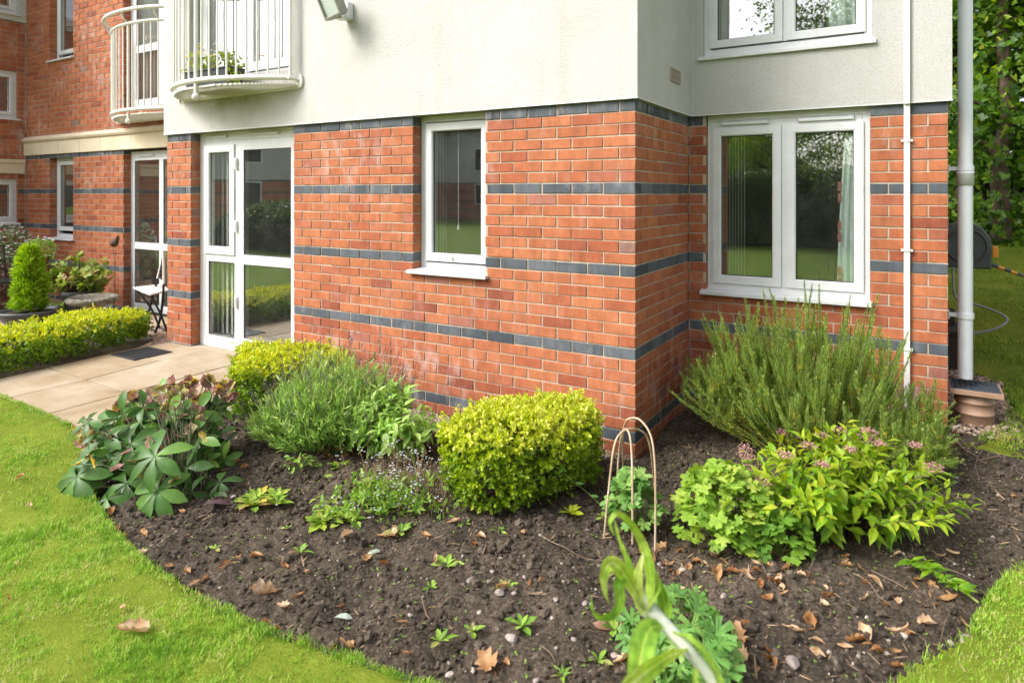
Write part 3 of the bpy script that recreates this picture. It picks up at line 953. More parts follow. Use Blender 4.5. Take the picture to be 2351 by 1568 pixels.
# left wing
window(WL, -9.527, -8.84, 1.0, 2.185, .1, [(-9.47, -8.89, 1.1, 2.13, .06)], label="tall narrow white window of the left wing, ground floor", sill=(-9.56, -8.81, .975, .04, .02))
window(WL, -9.527, -8.84, 3.63, 4.79, .1, [(-9.47, -8.89, 3.72, 4.73, .06)], label="tall narrow white window of the left wing, upper floor", sill=(-9.56, -8.81, 3.605, .04, .02))
window(WL, -7.527, -6.153, .10, 2.21, .1, [(-7.44, -6.87, 1.0, 2.09, 0), (-7.44, -6.87, .2, .91, 0), (-6.78, -6.24, 1.0, 2.09, 0), (-6.78, -6.24, .2, .91, 0)], name="patio_door",
       label="white glazed patio door of the left wing behind the folding chair", fw=.087, bars=[(-6.8699, -6.7801, .187, 2.123), (-7.44, -6.87, .91, 1.0), (-6.78, -6.24, .91, 1.0), (-7.44, -6.87, 2.09, 2.123), (-6.78, -6.24, 2.09, 2.123)], vents=[(-7.3, -6.98, 2.14)])
window(WL, -7.527, -6.153, 2.78, 4.94, .1, [(-7.40, -6.88, 3.62, 4.85, 0), (-7.40, -6.88, 2.9, 3.52, 0), (-6.75, -6.27, 2.9, 4.85, 0)], name="balcony_door",
       label="white balcony door of the left wing", fw=.1, bars=[(-6.8799, -6.7501, 2.88, 4.84), (-7.4269, -7.40, 2.88, 4.84), (-7.40, -6.88, 3.52, 3.62), (-7.40, -6.88, 2.88, 2.9)])
# far left wing
window(WP, -.497, .797, 1.205, 1.872, .05, [(-.45, .16, 1.25, 1.83, .05), (.18, .75, 1.25, 1.83, .05)], label="white window of the far left wing, lowest", sill=(-.52, .82, 1.18, .04, .02), bars=[(.1602, .1798, 1.25, 1.83)])
window(WP, -.497, .797, 2.80, 3.522, .05, [(-.45, .16, 2.85, 3.47, .05), (.18, .75, 2.85, 3.47, .05)], label="white window of the far left wing, middle floor", sill=(-.52, .82, 2.775, .04, .02), bars=[(.1602, .1798, 2.85, 3.47)])
window(WP, -.497, .797, 4.41, 5.39, .05, [(-.45, .16, 4.46, 5.34, .05), (.18, .75, 4.46, 5.34, .05)], label="white window of the far left wing, set in render at the top", sill=(-.52, .82, 4.375, .06, .02), bars=[(.1602, .1798, 4.46, 5.34)])
# air vent in the return wall
m = MB()
ring(m, WR, .632, 2.45, .85, 2.545, .012, .0225, .034)
for i in range(4): m.box((.645, .023, 2.466 + i * .018), (.837, .030, 2.474 + i * .018), WR)
for i in range(12): m.box((.648 + i * .0165, .0235, 2.463), (.653 + i * .0165, .0292, 2.531), WR)
v = m.build("air_vent", M_vent, B)


# ------------------------------------------------------------------ curtains and blinds behind the glass
def drape(name, label, wf, u0, u1, z0, z1, n, mat, waves=5, amp=.025, cat="curtain", lean=0.0, edge=None):
    m = MB(); k = 60; V = []
    for i in range(k + 1):
        t = i / k
        for j in range(9):
            s = j / 8
            u = u0 + (u1 - u0) * t + lean * (1 - t) * (1 - s) ** 1.5
            V.append((u, n + amp * math.sin(t * waves * 2 * PI + .6 * math.sin(3 * s)) * (.75 + .35 * s), z1 - (z1 - z0) * s))
    F = [(i * 9 + j, (i + 1) * 9 + j, (i + 1) * 9 + j + 1, i * 9 + j + 1) for i in range(k) for j in range(8)]
    m.add(wf(np.array(V)), F)
    o = tag(m.build(name, mat, smooth=True), label, cat)
    md = o.modifiers.new("s", 'SOLIDIFY'); md.thickness = .003
    return o


def blind(label, wf, u0, u1, z0, z1, n, step=.05, ang=.5):
    m = MB()
    u = u0
    while u < u1:
        d = step * .46
        V = [(u - d * math.cos(ang), n - d * math.sin(ang), z0), (u + d * math.cos(ang), n + d * math.sin(ang), z0), (u + d * math.cos(ang), n + d * math.sin(ang), z1), (u - d * math.cos(ang), n - d * math.sin(ang), z1)]
        V += [(a, b - .002, c) for a, b, c in V]
        m.add(wf(np.array(V)), [(0, 1, 2, 3), (7, 6, 5, 4), (0, 3, 7, 4), (1, 5, 6, 2)])
        u += step
    return tag(m.build("vertical_blind", M_blind), label, "blind")


cur = drape("curtain", "pale green curtain with a printed flower edge behind the large right hand window", WW, 1.035, 1.215, .93, 2.2, -.105, M_curt, 4, .016, lean=.06)
m = MB()
for i, z in enumerate((1.02, 1.1, 1.34, 1.42, 1.62, 1.7)):
    P = [(1.052 + .012 * math.cos(q * PI / 4) * (1 + .3 * (q % 2)), -.083, z + .035 * math.sin(q * PI / 4) * (1 + .2 * (q % 2))) for q in range(8)]
    m.add(WW(np.array(P)), [tuple(range(8))])
    m.build("printed_flower", M_pink, cur); m = MB()
drape("curtain", "green curtain drawn back at the right of the upper window", WW, .98, 1.24, 2.74, 3.95, -.14, M_curt, 3, .025, lean=-.03)
drape("curtain", "narrow grey curtain at the left of the upper window", WW, .16, .275, 2.74, 3.95, -.14, M_curtg, 2, .02)
blind("pale vertical blind slats behind the left light of the large window", WW, .26, .40, .97, 2.14, -.14, .022, 1.05)
blind("pale vertical blind behind the narrow pane side of the patio door", WA, -4.60, -4.09, .25, 2.15, -.22, .075, .35)
blind("vertical blind bunched at the left of the tall narrow window", WA, -1.78, -1.60, 1.1, 2.2, -.2, .03, 1.1)
drape("curtain", "grey curtain behind the left leaf of the balcony door", WA, -4.62, -4.2, 2.8, 4.9, -.2, M_curtg, 5, .03)
drape("curtain", "grey curtain behind the right leaf of the balcony door", WA, -3.84, -3.22, 2.8, 4.9, -.2, M_curtg, 8, .03)
drape("curtain", "grey curtain behind the left wing balcony door", WL, -7.42, -7.05, 2.85, 4.9, -.2, M_curtg, 5, .03)
drape("curtain", "green curtain behind the left wing patio door", WL, -7.0, -6.5, .15, 2.2, -.3, M_curt, 5, .03)
m = MB()
m.tube(WA(np.array([(-1.515, -.2, 2.2), (-1.513, -.2, 1.42)])), .0035, 5); m.lathe([(.004, .05), (.008, .03), (.014, 0), (0, -.001)], WA(np.array([(-1.513, -.2, 1.37)]))[0], 8)
tag(m.build("blind_cord", M_upvc), "white pull cord hanging inside the tall narrow window", "blind cord")
m = MB()
m.box((-9.35, -.25, 3.98), (-9.05, -.24, 4.7), WL); tag(m.build("towel", M_curtg), "pale towel hanging inside the upper window of the left wing", "towel")


# ------------------------------------------------------------------ balconies
def balcony(wf, uc, half, zr, label):
    """half ring of steel: base rail, mesh floor, balusters, handrail"""
    sag0, sag = .10, .44
    R = (half ** 2 + (sag - sag0) ** 2) / (2 * (sag - sag0)); nc = sag - R; phi = math.asin(half / R)
    arc = lambda t, n=0, r=0: (uc + (R + r) * math.sin(t * phi), nc + (R + r) * math.cos(t * phi))
    T = np.linspace(-1, 1, 33)
    b = MB()
    P = [(*arc(t), zr) for t in T]
    b.tube(wf(np.array(P)), .023, 10)
    for s in (-1, 1):
        a = arc(s)
        b.tube(wf(np.array([(a[0] + s * .005, a[1] + .03, zr), (a[0] + s * .02, a[1] - .03, zr - .005), (a[0] + s * .05, .03, zr - .02)])), .016, 8)
    bal = b.build("balcony", M_steelw, B, smooth=True); bal["label"] = label
    for s in (-1, 1):
        a = arc(s); m = MB()
        V = []
        for q in range(16):
            th = 2 * PI * q / 16
            V.append((a[0] + s * .05 + .028 * math.cos(th), .024, zr - .02 + .062 * math.sin(th)))
        V += [(p[0], .045, p[2]) for p in V]
        m.add(wf(np.array(V)), [tuple(range(16))[::-1], tuple(range(16, 32))] + [(q, (q + 1) % 16, 16 + (q + 1) % 16, 16 + q) for q in range(16)])
        m.build("wall_plate", M_steelw, bal)
    m = MB()
    zf = zr - .045
    n = .03
    while n < sag - .02:
        c = (n - nc) / R
        if c < 1:
            w = min(R * math.sin(math.acos(c)), half + .02)
            m.box((uc - w, n, zf - .016), (uc + w, n + .004, zf), wf)
        n += .016
    for q in range(int(2 * half / .05)):
        u = uc - half + .02 + q * .05
        c = nc + math.sqrt(max(0, R * R - (u - uc) ** 2))
        m.box((u, .03, zf - .02), (u + .004, c - .01, zf - .0165), wf)
    m.build("floor_grating", M_steelw, bal)
    m = MB()
    m.box((uc - half - .02, .023, zf - .04), (uc + half + .02, .029, zf + .01), wf); m.build("wall_angle", M_steelw, bal)
    nb = 20
    for q in range(nb + 1):
        t = -1 + 2 * q / nb
        if q == nb // 2: continue
        a = arc(t); m = MB()
        m.tube(wf(np.array([(a[0], a[1], zr + .015), (a[0], a[1], zr + 1.02)])), .0085 if q not in (0, nb) else .013, 8)
        m.build("baluster", M_steelw, bal, smooth=True)
    a = arc(0); m = MB()
    m.tube(wf(np.array([(a[0], a[1] - .01, zr + 1.02), (a[0], a[1] - .01, zr - .12)])), .016, 10)
    m.lathe([(0, -.033)] + [(.034 * math.cos(e), .034 * math.sin(e)) for e in np.linspace(-1.4, 1.4, 9)] + [(0, .033)], wf(np.array([(a[0], a[1] - .01, zr - .14)]))[0], 14)
    m.build("centre_post", M_steelw, bal, smooth=True)
    m = MB(); m.tube(wf(np.array([(*arc(t), zr + 1.04) for t in T])), .02, 10)
    m.build("top_rail", M_steelw, bal, smooth=True)
    m = MB(); T2 = np.linspace(-1.02, 1.02, 33)
    P = [(*arc(t, 0, .09), zr + 1.17 - .0 * abs(t)) for t in T2]
    e0 = P[0]; P = [(e0[0] + .05, e0[1] - .07, zr + 1.10), (e0[0] + .01, e0[1] - .03, zr + 1.15)] + P
    e1 = P[-1]; P = P + [(e1[0] - .01, e1[1] - .03, zr + 1.15), (e1[0] - .05, e1[1] - .07, zr + 1.10)]
    m.tube(wf(np.array(P)), .023, 10)
    for t in (-.98, -.5, 0, .5, .98):
        a = arc(t); c = arc(t, 0, .09)
        m.tube(wf(np.array([(a[0], a[1], zr + 1.045), ((a[0] + c[0]) / 2, (a[1] + c[1]) / 2, zr + 1.09), (c[0], c[1], zr + 1.165)])), .011, 7)
    m.build("handrail", M_steelw, bal, smooth=True)
    return bal


balcony(WA, -3.9, .83, 2.64, "curved cream steel balcony on the rendered front with a planter")
balcony(WL, -6.62, .93, 2.66, "curved cream steel balcony of the left wing")
# ------------------------------------------------------------------ things fixed to the building
# flood lamp
fp = np.array([-2.44, 0, 3.13])
fl = thing("floodlight", "grey metal floodlight on a white wall bracket high on the render", "floodlight", (-2.44, -.03, 3.13))
m = MB(); m.box((-2.485, .0225, 3.06), (-2.405, .085, 3.2), WA); m.build("bracket", M_upvc, fl, bevel=.006)
sx = np.array([.95, .0, .22]); sx /= np.linalg.norm(sx)
sy = np.array([-.38, -.30, .87]); sy -= sx * (sy @ sx); sy /= np.linalg.norm(sy)
ax = np.cross(sx, sy)
FO = atd(770, 40, 5.22)
class TF:
    flip = False
    def __call__(s, V):
        V = np.asarray(V, float); return FO + V[:, 0:1] * sx + V[:, 1:2] * ax + V[:, 2:3] * sy
tf = TF()
m = MB(); m.box((-2.5, .06, 3.055), (-2.42, .14, 3.075), WA); m.tube([(-2.46, -.08, 3.12), (-2.46, -.13, 3.12), FO + sy * .10 - ax * .07], .020, 10); m.build("arm", M_upvc, fl, bevel=.003)
m = MB(); ring(m, tf, -.088, 0, .088, .25, .019, -.05, .03, .004); m.box((-.078, -.065, .01), (.078, -.02, .24), tf)
for i in range(5): m.box((-.075 + i * .035, -.09, .02), (-.069 + i * .035, -.065, .23), tf)
m.build("lamp_housing", M_floodm, fl, bevel=.003)
m = MB(); m.box((-.0695, .008, .0185), (.0695, .014, .2315), tf); m.build("lamp_glass", simple("frosted_lamp_glass", [(0, (.50, .56, .52)), (1, (.60, .66, .61))], 9, .25), fl)

# white cable trunking on the set back wall
t = thing("cable_trunking", "thin white cable trunking running up the right hand brick pier with saddle clips", "trunking", (1.462, YR, .2))
m = MB(); m.box((1.444, .0035, .2), (1.480, .026, 2.24), WW); m.box((1.444, .0262, 2.24), (1.480, .046, 5.5), WW); m.build("conduit", M_trunk, t, bevel=.003)
for z in (1.99, 1.265, .61):
    m = MB(); m.box((1.436, .027, z), (1.488, .032, z + .016), WW); m.box((1.428, .0035, z), (1.4435, .032, z + .016), WW); m.box((1.4805, .0035, z), (1.496, .032, z + .016), WW)
    m.build("clip", M_trunk, t, bevel=.002)

# rain pipe and gully
t = thing("downpipe", "pale grey round rainwater pipe at the right corner of the building", "downpipe", (1.79, 1.36, .42))
pc = (1.795, 1.38)
m = MB(); m.tube([(pc[0], pc[1], .42), (pc[0], pc[1], 1.90)], .043, 24); m.tube([(pc[0], pc[1], 1.86), (pc[0], pc[1], 5.55)], .0425, 24); m.build("pipe", M_pipe, t, smooth=True)
for z in (1.80, .82):
    m = MB(); m.lathe([(.0435, 0), (.0505, 0), (.0505, .035), (.0435, .035)], (pc[0], pc[1], z), 24); m.box((1.6985, pc[1] - .012, z + .004), (1.748, pc[1] + .012, z + .03)); m.box((1.6985, pc[1] - .04, z - .01), (1.706, pc[1] + .04, z + .045))
    m.build("pipe_clip", M_pipe, t)
m = MB(); m.lathe([(.0435, 0), (.049, 0), (.049, .075), (.0515, .078), (.0515, .09), (.0435, .09)], (pc[0], pc[1], 1.705), 24); m.build("socket", M_pipe, t, smooth=True)
gx, gy = 1.845, 1.375
gb = float(gz(gx, gy)) - .03
t = thing("drain_gully", "raised brown drain gully with a square dark grid under the rainwater pipe", "drain", (gx, gy, gb))
m = MB(); m.lathe([(.10, 0), (.108, .02), (.108, .085), (.112, .087), (.112, .098), (.108, .10), (.11, .16), (.114, .162), (.114, .172), (.11, .174), (.115, .225)], (gx, gy, gb), 32); m.build("riser", M_terrac, t, smooth=True)
m = MB(); ring(m, Ident(), 0, 0, .1, .1, .01, 0, .1)
zt = gb + .225
def frame(m, x0, x1, y0, y1, z0, z1, w):
    m.box((x0, y0, z0), (x1, y0 + w, z1)); m.box((x0, y1 - w, z0), (x1, y1, z1)); m.box((x0, y0 + w, z0), (x0 + w, y1 - w, z1)); m.box((x1 - w, y0 + w, z0), (x1, y1 - w, z1))
m = MB(); frame(m, gx - .145, gx + .145, gy - .145, gy + .145, zt + .0005, zt + .034, .012); m.build("frame", M_terrac, t, bevel=.003)
m = MB(); frame(m, gx - .1325, gx + .1325, gy - .1325, gy + .1325, zt + .012, zt + .038, .012)
for i in range(7): m.box((gx - .1 + i * .0305, gy - .12, zt + .02), (gx - .092 + i * .0305, gy + .12, zt + .034))
for i in range(7): m.box((gx - .12, gy - .1 + i * .0305, zt + .018), (gx + .12, gy - .092 + i * .0305, zt + .032))
m.box((gx - .12, gy - .12, zt + .006), (gx + .12, gy + .12, zt + .010))
m.build("grid", simple("grid_plastic", [(0, (.035, .042, .055)), (1, (.08, .09, .11))], 20, .4), t)

# hose reel on the flank, with hose
t = thing("hose_reel", "charcoal wall mounted hose reel with orange trim on the flank of the building", "hose reel", (1.72, 3.3, 1.1))
m = MB(); cx, cz = 1.93, 1.18
prof = [(-.20, -.20), (.16, -.20), (.165, .0), (.15, .08), (.10, .16), (.03, .205), (-.06, .215), (-.14, .19), (-.20, .15)]
V = [(cx + a, 3.2, cz + b) for a, b in prof] + [(cx + a, 3.42, cz + b) for a, b in prof]
k = len(prof); m.add(V, [tuple(range(k)), tuple(range(k, 2 * k))[::-1]] + [(i, k + i, k + (i + 1) % k, (i + 1) % k) for i in range(k)])
m.build("case", M_charc, t, bevel=.015)
m = MB()
for (a, b, r) in ((-.02, .10, .055), (-.02, -.06, .06), (-.02, .0, .15)):
    P = [(cx + a + r * math.cos(q), 3.193, cz + b + r * math.sin(q)) for q in np.linspace(0, 2 * PI, 25)]
    m.tube(P, .008, 6, caps=False)
m.build("moulding", M_charc, t, smooth=True)
m = MB(); m.box((cx + .168, 3.25, cz - .10), (cx + .215, 3.37, cz)); m.build("latch", M_orange, t, bevel=.008)
m = MB()
for i in range(8):
    a = np.array([cx + .17, 3.28, cz - .165]); d = np.array([.36, .03, -.135]) / 8
    m.tube([a + d * i, a + d * (i + 1)], .017 - .0006 * i, 10, mi=i % 2)
m.build("nozzle", [M_charc, M_orange], t, smooth=True)
m = MB(); m.box((1.6985, 3.15, .95), (1.7295, 3.45, 1.35)); m.build("wall_mount", M_charc, t, bevel=.005)
m = MB()
P = [(1.80, 3.05, 1.0), (1.82, 3.0, .74), (1.95, 2.95, .70), (2.1, 2.92, .655), (2.17, 2.88, .60), (2.1, 2.84, .53), (1.95, 2.82, .475), (1.80, 2.80, .44), (1.74, 2.8, .40)]
def smoothp(P, k=6):
    P = np.array(P, float); n = len(P); out = []
    for i in range(n - 1):
        p0 = P[max(i - 1, 0)]; p1 = P[i]; p2 = P[i + 1]; p3 = P[min(i + 2, n - 1)]
        for q in range(k):
            s = q / k
            out.append(.5 * ((2 * p1) + (-p0 + p2) * s + (2 * p0 - 5 * p1 + 4 * p2 - p3) * s * s + (-p0 + 3 * p1 - 3 * p2 + p3) * s ** 3))
    out.append(P[-1]); return np.array(out)
M_hose = simple("grey_hose", [(0, (.16, .17, .17)), (1, (.24, .25, .25))], 20, .5)
m.tube(smoothp(P), .010, 8); tag(m.build("garden_hose", M_hose, smooth=True), "grey garden hose hanging in a loop below the reel", "hose")
m = MB(); m.box((1.73, 2.5, .2), (1.86, 2.95, .5)); m.box((1.72, 2.48, .501), (1.9, 3.0, .53)); m.box((1.70, 2.75, .5305), (1.8, 2.9, .66))
tag(m.build("garden_box", M_fence, bevel=.004), "low dark timber box against the flank behind the rainwater pipe", "box")

# timber fence behind the lawn
t = thing("timber_fence", "dark close boarded timber fence in the shade at the end of the lawn", "fence", (3.6, 10.6, 1.0))
m = MB(); x = 1.2
while x < 8.2:
    z = float(gz(x, 10.6)); w_ = .105
    m.box((x, 10.6 + .012 * (int(x * 10) % 2), z - .1), (x + w_, 10.62 + .012 * (int(x * 10) % 2), z + 1.25 + .01 * rng.random()), a=rng.random()); x += .108
m.build("boards", M_fence, t)
m = MB()
for zz in (.2, .95): m.box((1.2, 10.56, zz + .9), (8.2, 10.598, zz + .98))
m.build("rail", M_fence, t)
for x in (1.6, 3.4, 5.2, 7.0):
    m = MB(); m.box((x, 10.50, .8), (x + .1, 10.555, 2.3)); m.build("post", M_fence, t, bevel=.005)
# ------------------------------------------------------------------ planting
OV = leafT(3, .52, 'ovate', .18, .22)
OVR = leafT(3, .62, 'round', .12, .15)
LAN = leafT(4, .34, 'lanc', .14, .35)
LANS = leafT(3, .42, 'lanc', .14, .25)
OBO = leafT(4, .42, 'obov', .12, .30, .02)
NEE = needleT(.15, .18)
BIG = leafT(6, .44, 'obov', .16, .45, .015)
SEP = leafT(3, .92, 'round', .10, .12)
LOB5 = lobeT(5, .38, 2, .07, .12, 1.62)
LOB7 = lobeT(7, .60, 2, .10, .10, 1.72, .8)
LOB3 = lobeT(3, .35, 2, .06, .15, 1.45)

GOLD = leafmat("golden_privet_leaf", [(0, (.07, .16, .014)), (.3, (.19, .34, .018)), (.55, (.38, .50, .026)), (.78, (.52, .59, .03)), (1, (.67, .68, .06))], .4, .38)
GOLD2 = leafmat("golden_variegated_leaf", [(0, (.07, .16, .015)), (.35, (.22, .36, .02)), (.6, (.44, .54, .03)), (.85, (.55, .61, .045)), (1, (.70, .71, .14))], .38, .35)
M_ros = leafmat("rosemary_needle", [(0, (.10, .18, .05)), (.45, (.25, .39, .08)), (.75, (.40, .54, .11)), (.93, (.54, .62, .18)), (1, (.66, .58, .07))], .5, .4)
M_lav = leafmat("lavender_leaf", [(0, (.11, .21, .05)), (.5, (.26, .44, .09)), (.85, (.42, .58, .16)), (1, (.54, .64, .28))], .55, .4)
M_lavf = leafmat("lavender_spike", [(0, (.045, .045, .055)), (.6, (.09, .085, .12)), (1, (.15, .13, .22))], .8, .1)
M_hel = leafmat("hellebore_leaf", [(0, (.030, .085, .016)), (.5, (.075, .18, .030)), (.85, (.16, .31, .05)), (1, (.32, .48, .05))], .42, .25, .40, nscale=22, var=.25)
M_helf = leafmat("hellebore_sepal", [(0, (.24, .095, .085)), (.3, (.38, .20, .17)), (.55, (.47, .32, .21)), (.8, (.44, .44, .16)), (1, (.60, .40, .06))], .55, .3)
M_nic = leafmat("soft_green_leaf", [(0, (.16, .34, .05)), (.5, (.32, .54, .10)), (1, (.48, .66, .18))], .5, .35)
M_spi = leafmat("spirea_leaf", [(0, (.08, .21, .015)), (.45, (.20, .38, .022)), (.75, (.36, .49, .028)), (1, (.52, .54, .04))], .45, .4)
M_spf = leafmat("spirea_flower", [(0, (.34, .19, .15)), (.5, (.56, .33, .28)), (.8, (.60, .30, .33)), (1, (.62, .20, .36))], .8, .2)
M_ger = leafmat("geranium_leaf", [(0, (.12, .27, .03)), (.5, (.28, .45, .05)), (.85, (.42, .54, .08)), (1, (.52, .56, .12))], .5, .4)
M_gerd = leafmat("cut_geranium_leaf", [(0, (.08, .21, .045)), (.6, (.17, .36, .075)), (1, (.30, .46, .12))], .5, .35)
M_pri = leafmat("primula_leaf", [(0, (.12, .24, .025)), (.5, (.28, .42, .045)), (.85, (.42, .50, .07)), (.93, (.40, .28, .12)), (1, (.60, .46, .05))], .5, .3)
M_weed = leafmat("seedling_leaf", [(0, (.11, .24, .03)), (.6, (.25, .42, .055)), (.9, (.40, .54, .10)), (1, (.30, .15, .10))], .5, .3)
M_fmn = leafmat("small_pale_flower", [(0, (.48, .56, .68)), (.7, (.66, .70, .76)), (1, (.74, .74, .74))], .7, .2)
M_dry = leafmat("dry_stalk", [(0, (.18, .12, .07)), (1, (.42, .29, .17))], .8, .1)
M_stem = leafmat("green_stem", [(0, (.10, .16, .03)), (1, (.24, .30, .07))], .5, .1)
M_wood = leafmat("woody_stem", [(0, (.055, .036, .024)), (1, (.16, .11, .075))], .85, 0)
M_con = leafmat("conifer_spray", [(0, (.13, .28, .012)), (.5, (.32, .53, .022)), (1, (.52, .66, .05))], .5, .3)
M_pel = leafmat("pelargonium_leaf", [(0, (.14, .26, .03)), (.55, (.31, .43, .07)), (.8, (.44, .46, .13)), (1, (.50, .32, .18))], .5, .35)
M_brn = leafmat("dry_leaf", [(0, (.16, .062, .02)), (.3, (.32, .145, .048)), (.6, (.50, .29, .135)), (.85, (.62, .43, .27)), (1, (.70, .56, .42))], .6, .25, .3, nscale=45, var=.3)
M_ivy = leafmat("ivy_leaf", [(0, (.035, .085, .012)), (.45, (.095, .20, .022)), (.8, (.23, .38, .036)), (1, (.48, .54, .06))], .4, .35)
M_tre = leafmat("tree_leaf", [(0, (.07, .15, .014)), (.5, (.17, .31, .025)), (.85, (.32, .47, .04)), (1, (.52, .58, .05))], .45, .45)
M_dark = leafmat("dark_hedge_leaf", [(0, (.02, .05, .010)), (.6, (.06, .12, .02)), (1, (.14, .22, .03))], .5, .2)


def sprigs(m, P, nrm, n, L, sc, tpl, a, spread=.9, mi=0):
    """a handful of leaves round each shoot tip"""
    P = np.asarray(P); k = len(P)
    ax = nrm + rdir(k) * spread; ax /= np.linalg.norm(ax, axis=1)[:, None]
    p = np.repeat(P, n, 0); axr = np.repeat(ax, n, 0)
    t = np.tile(np.linspace(.05, 1, n), k)
    r = rdir(k * n); r -= axr * (r * axr).sum(1)[:, None]; r /= np.linalg.norm(r, axis=1)[:, None] + 1e-9
    d = r * (1.05 - .55 * t)[:, None] + axr * (.35 + .6 * t)[:, None]
    pos = p + axr * (t * L)[:, None]
    aa = np.clip(np.repeat(a, n) + rng.normal(0, .09, k * n) + .12 * (t - .5), 0, 1)
    m.scatter(tpl, pos, d, axr + r * .3, sc * rng.uniform(.7, 1.25, k * n), aa, mi)


def hedge(name, label, poly, h, nsp, leaf, mat, group=None, tpl=OV, top=.12, gap=.06, seed=1, mid=(.15, .85), cat="hedge", side=.35):
    global rng
    rng = np.random.default_rng(seed)
    c = np.mean(poly, 0); z0 = float(gz(c[0], c[1]))
    t = thing(name, label, cat, (c[0], c[1], z0), group)
    pl = np.array(poly); mn = pl.min(0); mx = pl.max(0)
    # top
    nt_ = int(nsp * .5); x = rng.uniform(mn[0], mx[0], nt_ * 4); y = rng.uniform(mn[1], mx[1], nt_ * 4)
    k = inpoly(x, y, poly); x = x[k][:nt_]; y = y[k][:nt_]
    d = dpoly(x, y, poly); q = np.clip(1 - d / top, 0, 1)
    zt = h - top * (1 - np.sqrt(1 - q ** 2)) + .05 * (vn(x, y, 6, seed) - .5)
    e = 1e-3
    gxn = (dpoly(x + e, y, poly) - d) / e; gyn = (dpoly(x, y + e, poly) - d) / e
    nr = np.stack([-gxn * q, -gyn * q, 1 - .6 * q], -1)
    Pt = np.stack([x, y, gz(x, y) + zt], -1)
    # sides
    E = np.roll(pl, -1, 0) - pl; ln = np.linalg.norm(E, axis=1); cum = ln / ln.sum()
    ns = nsp - len(x); w = rng.choice(len(pl), ns, p=cum); s = rng.random(ns)
    xy = pl[w] + E[w] * s[:, None]
    nn = np.stack([E[w][:, 1], -E[w][:, 0]], -1) / ln[w][:, None]
    if ((pl[0] - c) @ np.array([E[0][1], -E[0][0]])) < 0: nn = -nn
    zs = rng.uniform(gap, h - top * .6, ns)
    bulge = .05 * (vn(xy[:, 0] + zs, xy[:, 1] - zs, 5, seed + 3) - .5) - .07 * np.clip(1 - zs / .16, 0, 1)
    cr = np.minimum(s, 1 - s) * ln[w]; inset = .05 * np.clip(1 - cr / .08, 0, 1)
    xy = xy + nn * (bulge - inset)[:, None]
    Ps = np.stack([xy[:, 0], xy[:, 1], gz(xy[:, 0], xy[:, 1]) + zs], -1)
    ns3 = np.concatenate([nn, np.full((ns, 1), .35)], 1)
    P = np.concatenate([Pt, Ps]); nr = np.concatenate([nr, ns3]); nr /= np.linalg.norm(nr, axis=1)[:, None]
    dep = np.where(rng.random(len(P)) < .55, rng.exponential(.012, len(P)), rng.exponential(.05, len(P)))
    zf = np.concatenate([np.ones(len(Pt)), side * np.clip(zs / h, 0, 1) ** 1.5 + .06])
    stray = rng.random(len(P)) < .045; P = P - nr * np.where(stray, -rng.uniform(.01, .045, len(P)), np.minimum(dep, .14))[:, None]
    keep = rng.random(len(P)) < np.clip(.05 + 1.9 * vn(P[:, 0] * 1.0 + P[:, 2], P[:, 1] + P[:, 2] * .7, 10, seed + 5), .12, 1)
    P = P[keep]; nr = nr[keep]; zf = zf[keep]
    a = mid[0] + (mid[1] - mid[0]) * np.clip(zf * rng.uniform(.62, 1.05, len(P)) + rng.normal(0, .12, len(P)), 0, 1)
    m = MB(); sprigs(m, P, nr, 7, leaf * 1.5, leaf, tpl, a)
    # leaves deeper in the plant
    x = rng.uniform(mn[0], mx[0], 1500); y = rng.uniform(mn[1], mx[1], 1500); k = inpoly(x, y, poly) & (dpoly(x, y, poly) > .05)
    x = x[k]; y = y[k]; z = gz(x, y) + rng.uniform(.10, h - .08, len(x))
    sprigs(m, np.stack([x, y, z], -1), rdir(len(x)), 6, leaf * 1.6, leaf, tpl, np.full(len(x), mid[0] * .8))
    m.build("foliage", mat, t)
    m = MB()
    for i in range(int(26 * ln.sum() / 2.5)):
        b = c + (pl[rng.integers(len(pl))] - c) * rng.uniform(0, .8); q_ = c + (b - c) * 1.1 + rng.normal(0, .05, 2)
        zz = float(gz(b[0], b[1]))
        m.tube([(b[0], b[1], zz - .02), ((b[0] + q_[0]) / 2 + rng.normal(0, .02), (b[1] + q_[1]) / 2, zz + h * .45), (q_[0], q_[1], zz + h * .86)], [.006, .005, .003], 5, a=rng.random())
    m.build("stem", M_wood, t)
    return t


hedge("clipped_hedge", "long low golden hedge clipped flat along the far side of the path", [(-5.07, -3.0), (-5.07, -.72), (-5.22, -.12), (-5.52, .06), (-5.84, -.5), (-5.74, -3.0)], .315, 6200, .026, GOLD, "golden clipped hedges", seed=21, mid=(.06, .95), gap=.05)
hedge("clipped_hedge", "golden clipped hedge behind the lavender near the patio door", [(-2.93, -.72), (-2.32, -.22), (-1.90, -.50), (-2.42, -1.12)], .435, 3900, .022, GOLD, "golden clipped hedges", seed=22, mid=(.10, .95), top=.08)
hedge("clipped_hedge", "rounded golden clipped shrub in the middle of the bed by the brick corner", [(-.67, -1.14), (-.52, -1.25), (-.26, -1.22), (-.13, -1.05), (.02, -.55), (-.27, -.22), (-.50, -.42), (-.66, -.70)], .43, 4300, .0205, GOLD2, "golden clipped hedges", seed=23, tpl=OVR, top=.09, gap=.05, mid=(.20, .93), side=.60)


